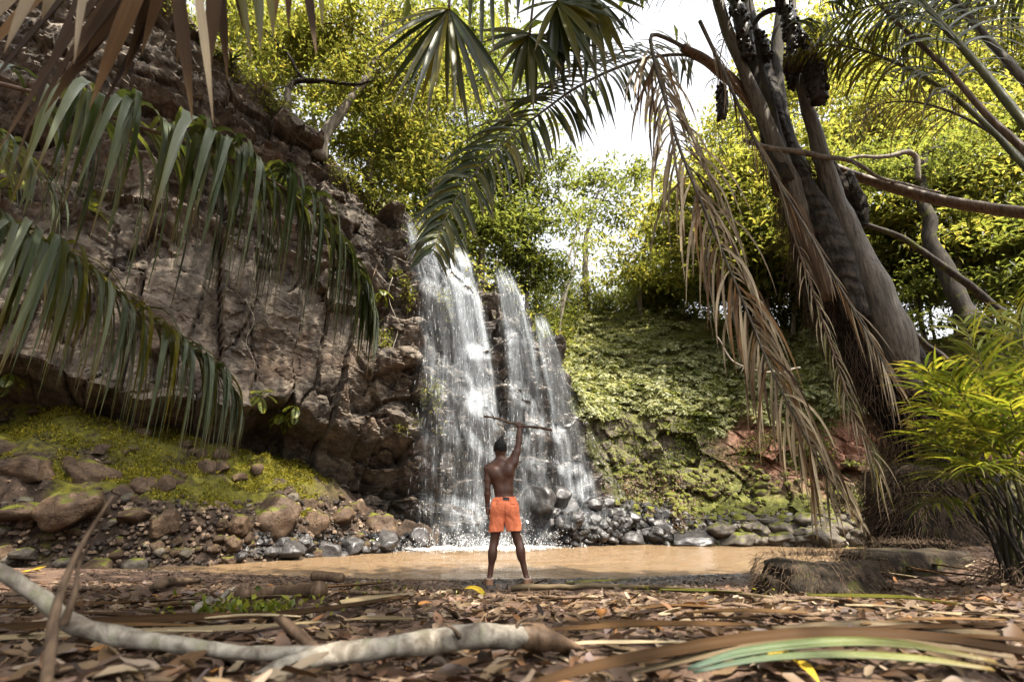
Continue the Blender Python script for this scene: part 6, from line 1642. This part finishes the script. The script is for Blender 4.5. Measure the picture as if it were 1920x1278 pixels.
# ------------------------------------------------------------------ foreground: fallen branch, palm debris, litter
def tpath(pts, n=30): return catmull([at(*p) for p in pts], n)
fb = at(-90, 1040, 1.22)
br = empty('fallen_branch', fb, 'pale grey fallen branch lying across the lower left foreground', 'branch')
def btube(nm, pts, rpx, Y, mat, parent, inv, n=36, amp=.006, sides=14, wob=.25):
    mb = MB(); cp = wobble(tpath(pts, n), amp, 7, random.random() * 9)
    mb.tube(cp, [px * Y * .92 / F * (1 + .09 * mnoise.noise(Vector((i * .5, px, 0)))) for i, px in enumerate(np.interp(np.linspace(0, 1, n), np.linspace(0, 1, len(rpx)), rpx))], sides, wob)
    return mb.build(nm, mat, parent, inv=inv)
btube('limb', [(-90, 1030, 1.22), (0, 1072, 1.24), (70, 1120, 1.27), (130, 1165, 1.3), (210, 1188, 1.33), (300, 1203, 1.36), (440, 1220, 1.4), (560, 1222, 1.42), (640, 1222, 1.43)], [11, 12, 13, 15, 15, 14, 13, 12, 9], 1.3, M['branch_pale'], br, fb, 50)
btube('limb', [(400, 1330, 1.24), (470, 1282, 1.27), (540, 1248, 1.31), (620, 1228, 1.36), (720, 1212, 1.42), (820, 1200, 1.47), (910, 1193, 1.51), (970, 1191, 1.54), (1008, 1192, 1.555)], [13, 14, 15, 17, 19, 21, 22, 22, 17], 1.42, M['branch_pale'], br, fb, 50)
btube('broken_end', [(955, 1191, 1.535), (985, 1190, 1.55), (1020, 1193, 1.56), (1052, 1201, 1.575), (1092, 1214, 1.59)], [19, 24, 22, 14, 2], 1.5, M['petiole_brown'], br, fb, 16)
btube('side_stub', [(600, 1224, 1.43), (570, 1196, 1.46), (524, 1160, 1.5)], [11, 11, 8], 1.4, M['petiole_brown'], br, fb, 14)
btube('twig', [(965, 1190, 1.52), (972, 1165, 1.52), (1005, 1152, 1.53)], [5, 3.5, 2], 1.5, M['twig'], br, fb, 10)
btube('twig', [(860, 1194, 1.46), (850, 1178, 1.44), (838, 1172, 1.43)], [5, 3, 2], 1.5, M['twig'], br, fb, 8)
def loose(nm, pts, rpx, mat, label, cat, Y=None, group=None, n=24, amp=.01, sides=8, wob=.25):
    pp = [at(*p) for p in pts]; o0 = pp[0]
    dep = sum(p.y for p in pp) / len(pp)
    mb = MB(); cp = wobble(catmull(pp, n), amp, 5, random.random() * 9)
    mb.tube(cp, [px * dep * .93 / F for px in np.interp(np.linspace(0, 1, n), np.linspace(0, 1, len(rpx)), rpx)], sides, wob)
    o = mb.build(nm, mat, None, inv=o0); o.location = o0; tag(o, label, cat, group); return o
loose('twig', [(85, 1285, .98), (92, 1220, 1.0), (100, 1150, 1.02), (128, 1070, 1.05), (165, 1000, 1.08), (210, 930, 1.1)], [10, 9, 8, 6, 4, 2], M['twig'], 'dark blurred twig standing up in front of the fallen branch at lower left', 'twig')
loose('twig', [(118, 1180, 1.1), (135, 1120, 1.1), (140, 1060, 1.12), (160, 1020, 1.12)], [8, 5, 3, 2], M['twig'], 'short dark blurred twig beside the standing one at lower left', 'twig')

def gp(px, py, lift=0.0):
    p = on_ground(px, py); p.z += lift; return p
def gstick(pts, rpx, mat, label, cat='stick', name='stick', group=None, n=22, amp=.008, lift=0.006, sides=8, wob=.3, end=None):
    pp = [gp(p[0], p[1], 0) for p in pts]
    dep = sum(p.y for p in pp) / len(pp)
    rr = [px * dep * .95 / F for px in np.interp(np.linspace(0, 1, n), np.linspace(0, 1, len(rpx)), rpx)]
    cp = wobble(catmull(pp, n), amp, 6, random.random() * 9)
    cp = [Vector((c.x, c.y, max(c.z, gz(c.x, c.y)) + r * .75 + lift)) for c, r in zip(cp, rr)]
    mb = MB(); mb.tube(cp, rr, sides, wob)
    o0 = cp[0].copy(); o = mb.build(name, mat, None, inv=o0); o.location = o0; tag(o, label, cat, group); return o
def blade(pts, wpx, mat, label, lift=.0, fold=.35, name='dry_palm_leaf', cat='dead leaf', group='palm blades lying on the ground', n=22, up=(0, -.3, 1)):
    """folded strip of a palm leaf lying over the ground: pts are (px, py, Y) with Y None = on the ground"""
    pp = []
    for p in pts:
        q = at(*p) if len(p) == 3 else gp(p[0], p[1], .012); q.z += lift; pp.append(q)
    cp = catmull(pp, n); V = []; Fq = []; UV = []
    for i, c in enumerate(cp):
        c.z = max(c.z, gz(c.x, c.y) + .008)
        u = i / (n - 1); T = (cp[min(i + 1, n - 1)] - cp[max(i - 1, 0)]).normalized()
        s = T.cross(Vector(up)).normalized(); nn = s.cross(T)
        w = np.interp(u, np.linspace(0, 1, len(wpx)), wpx) * c.y * .93 / F * .5
        for k, (a, h) in enumerate(((-1, fold), (-.5, fold * .45), (0, 0), (.5, fold * .5), (1, fold * 1.05))):
            V.append(c + s * (w * a) + nn * (w * h)); UV.append(((k - 2) * .04, u * 3, 0))
        if i:
            for k in range(4): a = (i - 1) * 5 + k; Fq.append((a, a + 1, a + 6, a + 5))
    o0 = cp[0]; V = np.array([tuple(v - o0) for v in V])
    o = link(name, np_mesh(name, V, np.array(Fq), mat, True, {'along': ('FLOAT_VECTOR', np.array(UV))}), None, o0)
    m = o.modifiers.new('thickness', 'SOLIDIFY'); m.thickness = .003
    tag(o, label, cat, group); return o
FB, FD, FO = M['frond_brown'], M['frond_dry'], M['frond_olive']
def blade_green():
    t = NT('blade_green')
    y = t.n('ShaderNodeSeparateXYZ', {0: t.attr('along', 'Vector')}).outputs[1]
    col = t.ramp(t.math('DIVIDE', y, 3.0), [(0, (.042, .078, .055)), (.45, (.08, .105, .035)), (.75, (.12, .125, .02)), (1, (.13, .085, .02))])
    s = t.noise(t.n('ShaderNodeMapping', {'Vector': t.attr('along', 'Vector'), 'Scale': (70, 1.5, 1)}).outputs[0], 1.0, 3)
    col = t.mix(.7, col, t.mix(s, (.35, .35, .35), (1.6, 1.6, 1.5)), 'MULTIPLY')
    return t.done(t.pbsdf(col, .4, .4, t.bump(s, .5, .004)))
M['blade_green'] = blade_green()
blade([(-60, 1205), (150, 1192), (330, 1180), (560, 1165), (770, 1128)], [34, 36, 34, 26, 10], FB, 'long dark brown folded palm blade behind the pale branch', .02)
blade([(-60, 1218), (200, 1205), (420, 1196), (600, 1180)], [20, 22, 20, 8], FD, 'tan palm blade lying along the dark one behind the pale branch', .015)
blade([(-40, 1150), (100, 1146), (250, 1138), (400, 1128)], [14, 16, 14, 5], FB, 'narrow brown palm blade near the left edge behind the branch', .01)
blade([(560, 1112), (620, 1108), (690, 1102), (735, 1096)], [12, 16, 14, 4], FB, 'dark brown curled palm blade touching the brown cut log', .02)
blade([(640, 1140), (700, 1130), (760, 1120)], [20, 20, 6], FD, 'short pale tan palm blade left of the man', .01)
blade([(960, 1300, .98), (1080, 1262, 1.05), (1220, 1232, 1.15), (1400, 1204, 1.28), (1560, 1192, 1.34), (1740, 1200, 1.30), (1960, 1232, 1.2)], [16, 26, 30, 34, 34, 32, 28], FB, 'long arched brown palm blade across the lower right foreground', 0, .5)
blade([(1180, 1262, 1.12), (1330, 1228, 1.2), (1500, 1206, 1.27), (1700, 1206, 1.25), (1900, 1232, 1.16)], [8, 18, 20, 18, 10], FD, 'tan strip of palm blade just below the arched brown one', 0, .4)
blade([(1450, 1178, 1.62), (1600, 1172, 1.66), (1760, 1182, 1.62), (1960, 1206, 1.5)], [10, 22, 26, 20], FD, 'pale tan palm blade behind the arched brown one at lower right', 0, .4)
blade([(1290, 1252, 1.06), (1400, 1223, 1.10), (1560, 1206, 1.13), (1700, 1211, 1.12), (1868, 1240, 1.07)], [6, 22, 26, 24, 8], M['blade_green'], 'pale green palm blade arching over leaves at lower right', 0, .4)
blade([(1300, 1258, 1.03), (1420, 1236, 1.06), (1560, 1228, 1.08), (1720, 1236, 1.06), (1862, 1254, 1.03)], [4, 14, 18, 20, 8], M['blade_green'], 'second pale green palm blade lying under the first at lower right', 0, .4)
blade([(1516, 1135), (1600, 1138), (1700, 1142), (1806, 1155)], [6, 14, 16, 4], FO, 'dark green palm blade lying in front of the earthy stump', .04)
blade([(1240, 1118), (1330, 1120), (1395, 1124)], [5, 12, 4], FO, 'short olive palm blade at the end of the beige stalk', .03)
blade([(1060, 1104), (1120, 1101), (1185, 1097)], [4, 9, 3], FO, 'thin green palm blade resting on the beige stalk by the man\'s foot', .05)
blade([(988, 1104), (1006, 1099), (1026, 1088, 6.2)], [8, 12, 3], FD, 'dry curled palm sheath sticking up at the man\'s right foot', .02)
for pts, w in (([(1640, 1076), (1760, 1088), (1850, 1100)], [4, 14, 8]), ([(1668, 1064), (1750, 1072), (1842, 1088)], [5, 12, 5]), ([(1650, 1085), (1720, 1098)], [4, 10]), ([(1690, 1072), (1780, 1096)], [4, 9])):
    blade(pts, w, random.choice((FD, FB)), 'tan dead palm strip lying over the earth mound below the leaning palm', .05, group='dead strips below the leaning palm')
gstick([(958, 1109), (1080, 1107), (1220, 1108), (1400, 1123), (1470, 1128)], [6, 5.5, 5, 4, 2], M['frond_dry'], 'long beige palm stalk lying at the man\'s right foot', 'palm stalk', 'palm_stalk', lift=.01)
gstick([(446, 1128), (520, 1124), (600, 1119)], [13, 13, 12], M['petiole_brown'], 'brown cut log lying left of the man', 'log', 'log', sides=16, amp=.004)
gstick([(588, 1088), (640, 1091)], [9, 9], M['petiole_brown'], 'short reddish brown piece of wood at the edge of the pool', 'log', 'log', sides=12, amp=.003)
gstick([(100, 1107), (200, 1107)], [5, 4], M['twig'], 'dark thin stick on the sand at left', amp=.02)
gstick([(365, 1152), (415, 1128), (440, 1105)], [5, 5, 3], M['branch_pale'], 'bare pale stick pointing up the bank left of the cut log')
gstick([(280, 1112), (320, 1100), (372, 1092)], [5, 7, 5], M['twig'], 'knobbly dark root on the sand at left', amp=.03)
gstick([(1420, 1135), (1540, 1128), (1660, 1150)], [5, 5, 3], M['twig'], 'dark stick in front of the earthy stump', amp=.02)
gstick([(1300, 1150), (1420, 1160), (1560, 1152)], [4, 5, 3], M['twig'], 'thin dark stick among the litter right of the man', amp=.02)
gstick([(1270, 978), (1400, 981), (1440, 979)], [2, 2, 1.5], M['petiole_grey'], 'straight pale cane lying across the stones on the right shore', amp=.005) if False else None
for i, (x0, y0, x1, y1) in enumerate(((1060, 1016, 1120, 990), (1100, 1005, 1150, 985), (1130, 1010, 1165, 995), (1075, 985, 1100, 1000))):
    p, q_ = hit(x0, y0), hit(x1, y1)
    mb = MB(); mb.tube([p[0] - Vector((0, .12, -.1)), q_[0] - Vector((0, .12, -.14))], .011, 6); o0 = p[0]
    o = mb.build('cane', M['frond_dry'], None, inv=o0); o.location = o0; tag(o, ('straw coloured cane leaning on the wet stone pile, nearest the man', 'straw coloured cane in the middle of the wet stone pile', 'straw coloured cane nearest the big round wet boulder', 'short straw coloured cane high on the wet stone pile')[i], 'cane')
p, q_ = hit(1262, 978), hit(1450, 981)
mb = MB(); mb.tube(wobble([p[0].lerp(q_[0], t) - Vector((0, .25, -.12)) for t in np.linspace(0, 1, 12)], .03, 2), .02, 6); o0 = p[0]; o = mb.build('cane', M['petiole_grey'], None, inv=o0); o.location = o0; tag(o, 'long pale straight cane lying across the stones of the right shore', 'cane')

# earthy stumps
def stump(px, py, Y, w, d, h, label, nroot=900):
    c = at(px, py, Y); c.z = gz(c.x, c.y)
    r_ = empty('stump', c, label, 'stump')
    mb = MB(); rows = []
    for i in range(16):
        u = i / 15; ring = []
        for j in range(56):
            a = 2 * math.pi * j / 56
            k = 1 - .22 * u ** 2 if u < .93 else .6
            if i == 15: k = .15
            pp = Vector((math.cos(a) * w * k, math.sin(a) * d * k, -.08 + h * min(1, u * 1.08)))
            pp *= 1 + .16 * mnoise.noise(pp * 5 + c) + .10 * mnoise.noise(pp * 14 + c)
            ring.append(pp)
        rows.append(ring)
    mb.quad_strip(rows, True, True); mb.build('soil_block', M['root_soil'], r_)
    def smp():
        a = random.uniform(0, 2 * math.pi); u = random.random()
        nn = Vector((math.cos(a), math.sin(a), 0)) if u < .7 else Vector((0, 0, 1))
        k = (1 - .2 * u * u) if u < .7 else random.random() * .8
        return Vector((math.cos(a) * w * k, math.sin(a) * d * k, h * (u / .7 if u < .7 else .98) * .93)), nn
    o = rootlets(nroot, c, smp, (.03, .12), .0022).build('roots', M['twig'], r_); tag(o, kind='stuff')
    return r_
stump(1540, 1100, 4.3, .48, .36, .30, 'block of dark earth and roots standing between the pool and the bright palm clump')
stump(1705, 1070, 5.2, .62, .4, .22, 'low mat of earth and roots in front of the leaning palm trunk', 700)
stump(1692, 1050, 6.2, .16, .16, .26, 'small black square stump left of the leaning palm trunk', 120)

# dead leaves: a few shapes, curled and bent
def dead_leaf(seed, K=7, cols=5):
    r = random.Random(seed); V = []; Fq = []
    bend = r.uniform(-.7, 1.0); curl = r.uniform(.2, 1.1); tw = r.uniform(-.8, .8); wd = r.uniform(.30, .52)
    for i in range(K + 1):
        u = i / K; w = wd * .5 * math.sin(math.pi * min(1, .04 + u * .96)) ** .75 * (1.1 - .3 * u) + .008
        x = math.sin(bend * (u - .5)) / (bend if abs(bend) > .05 else 1) if abs(bend) > .05 else u - .5; z = .5 * bend * (u - .5) ** 2 * -1
        for k in range(cols):
            a = 2 * k / (cols - 1) - 1; ang = curl * a + tw * (u - .5)
            V.append((x, math.sin(ang) * w / max(curl, .4) + .03 * math.sin(u * 5 + seed), z + (1 - math.cos(ang)) * w * .9 + .02 * math.sin(9 * u + a * 3 + seed)))
        if i:
            for k in range(cols - 1): a = (i - 1) * cols + k; Fq.append((a, a + 1, a + cols + 1, a + cols))
    return np.array(V), np.array(Fq)
LEAFV = [dead_leaf(s) for s in range(14)]; LEAFL = [dead_leaf(s, 4, 3) for s in range(14)]
LEAFM = [np_mesh('dead_leaf', v, f, M['litter'], True) for v, f in LEAFV]
LEAFY = [np_mesh('dead_leaf', v, f, M['yellow_leaf'], True) for v, f in LEAFV[:4]]
def lay_leaf(px, py, size, me, label, group=None, lift=None, tilt=.22):
    p = gp(px, py); o = link('dead_leaf', me)
    o.location = p + Vector((0, 0, size * (.10 if lift is None else lift)))
    o.scale = (size,) * 3
    o.rotation_euler = (random.gauss(0, tilt), random.gauss(0, tilt), random.uniform(0, 6.28))
    tag(o, label, 'dead leaf', group); return o
for i in range(255):
    py = random.uniform(1150, 1278) if random.random() < .85 else random.uniform(1120, 1160); px = random.uniform(-10, 1930)
    lay_leaf(px, py, random.uniform(.045, .125), random.choice(LEAFM), 'curled dead leaf in the litter ' + ('at the bottom left in front of the pale branch' if px < 520 and py > 1215 else 'behind the pale branch at left' if px < 620 else 'in front of the thick end of the pale branch' if px < 1100 and py > 1215 else 'between the pale branch and the man' if px < 1100 else 'round the green palm leaves at lower right' if py > 1200 else 'in front of the earthy stump'), 'dead leaves in the foreground litter')
lay_leaf(1462, 1258, .13, LEAFY[1], 'yellow dead leaf lying at the bottom right under the green blades', lift=.2)
lay_leaf(1505, 1268, .12, LEAFY[0], 'second yellow leaf at the bottom edge right of the first', lift=.2)
lay_leaf(893, 1113, .26, LEAFY[2], 'bright yellow leaf on the ground behind the man\'s left foot', lift=.1)
lay_leaf(62, 1072, .26, LEAFY[3], 'yellow leaf on the sand near the left edge', lift=.1)
lay_leaf(1268, 1262, .15, LEAFM[5], 'large grey brown curled leaf at the bottom right of the middle', lift=.25)
lay_leaf(710, 1262, .12, LEAFM[2], 'upright curled leaf in front of the pale branch near the bottom edge', lift=.3, tilt=.9)
# the rest of the litter: one mesh
def litter(name, n, xs, ys, size, mat, kinds, lift=.2, tilt=.3):
    X = RNG.uniform(*xs, n); Yv = ys[0] + (ys[1] - ys[0]) * RNG.uniform(0, 1, n) ** 1.4
    keep = Yv < shore_y(X) - .5; X, Yv = X[keep], Yv[keep]; n = len(X)
    Zv = ground_z(X, Yv); VV = []; FF = []; b = 0
    k_ = RNG.integers(0, len(kinds), n)
    for kk, (v, f) in enumerate(kinds):
        m = k_ == kk; c = m.sum()
        if not c: continue
        s = RNG.uniform(*size, c); th = RNG.uniform(0, 6.28, c); ti = RNG.normal(0, tilt, c); tj = RNG.normal(0, tilt, c)
        x, y, z = v[:, 0][None] * s[:, None], v[:, 1][None] * s[:, None], v[:, 2][None] * s[:, None]
        y, z = y * np.cos(ti)[:, None] - z * np.sin(ti)[:, None], y * np.sin(ti)[:, None] + z * np.cos(ti)[:, None]
        x, z = x * np.cos(tj)[:, None] - z * np.sin(tj)[:, None], x * np.sin(tj)[:, None] + z * np.cos(tj)[:, None]
        xx = x * np.cos(th)[:, None] - y * np.sin(th)[:, None]; yy_ = x * np.sin(th)[:, None] + y * np.cos(th)[:, None]
        W_ = np.stack([xx + X[m][:, None], yy_ + Yv[m][:, None], z + (Zv[m] + s * lift * RNG.uniform(.2, 1, c))[:, None]], -1).reshape(-1, 3)
        VV.append(W_); FF.append((f[None] + (np.arange(c) * len(v))[:, None, None] + b).reshape(-1, 4)); b += len(W_)
    o = link(name, np_mesh(name, np.concatenate(VV), np.concatenate(FF), mat, True)); tag(o, kind='stuff')
chip = [(np.array([(-.5, -w_, 0), (.5, -w_ * .6, .02), (.5, w_ * .6, .05), (-.5, w_, .03)]), np.array([(0, 1, 2, 3)])) for w_ in (.05, .1, .2, .03)]
litter('leaf_litter', 4200, (-3.2, 3.2), (1.0, 4.2), (.03, .11), M['litter'], LEAFL)
litter('far_leaf_litter', 3000, (-7.5, 7.0), (2.6, 8.4), (.03, .10), M['litter'], LEAFL, .15)
litter('plant_debris', 16000, (-4.5, 5.0), (.9, 7.5), (.015, .08), M['litter'], chip, .2)
for i in range(26):
    px, py = random.uniform(-60, 1800), random.uniform(1112, 1250); L = random.uniform(120, 420) * (py - 1040) / 160; s_ = random.choice((-1, 1)) * random.uniform(.0, .05) * L
    w_ = random.uniform(6, 15) * (py - 1040) / 140
    blade([(px, py), (px + L * .33, py + s_ * .5 - 3), (px + L * .66, py + s_ * .8 - 2), (px + L, py + s_)], [w_ * .4, w_, w_, w_ * .3], random.choice((FB, FD, FB)), 'dry palm strip lying flat in the litter ' + ('at the left' if px < 500 else 'in the middle' if px < 1150 else 'at the right') + (' near the bottom edge' if py > 1180 else ' near the pool'), random.uniform(.01, .04), random.uniform(.15, .6), group='dry palm strips in the litter')
# loose sticks one can pick out
for i in range(42):
    px, py = random.uniform(0, 1900), random.uniform(1105, 1270); L = random.uniform(30, 130); a = random.gauss(0, .35)
    if py > 1200: L *= .8
    gstick([(px, py), (px + L * .5 * math.cos(a), py + L * .12 * math.sin(a)), (px + L * math.cos(a), py + L * .22 * math.sin(a))], [random.uniform(2, 4.5), 3, 2], M['twig' if random.random() < .6 else 'petiole_brown'], 'thin dry stick lying in the litter ' + ('at the left' if px < 640 else 'in the middle' if px < 1280 else 'at the right') + (' near the bottom edge' if py > 1190 else ' near the pool'), group='thin sticks in the litter', amp=.015)
# small green weeds on the near bank
WV = []
for (px, py, n_, s_) in ((460, 1150, 120, .05), (410, 1155, 60, .04), (700, 1115, 24, .03), (1220, 1113, 20, .03), (870, 1125, 20, .02), (560, 1140, 30, .03), (1440, 1120, 20, .03)):
    c = gp(px, py); P = np.array(c) + RNG.normal(0, 1, (n_, 3)) * np.array([.14, .10, .02]) + np.array([0, 0, .02])
    leaf_cloud('weeds', P, rand_dirs(n_) + np.array([0, 0, .5]), rand_dirs(n_) + np.array([0, 0, 1.]), RNG.uniform(.6, 1.3, n_) * s_, RNG.uniform(.5, .7, n_) * s_, M['frond_bright'], .2, None, 'stuff')
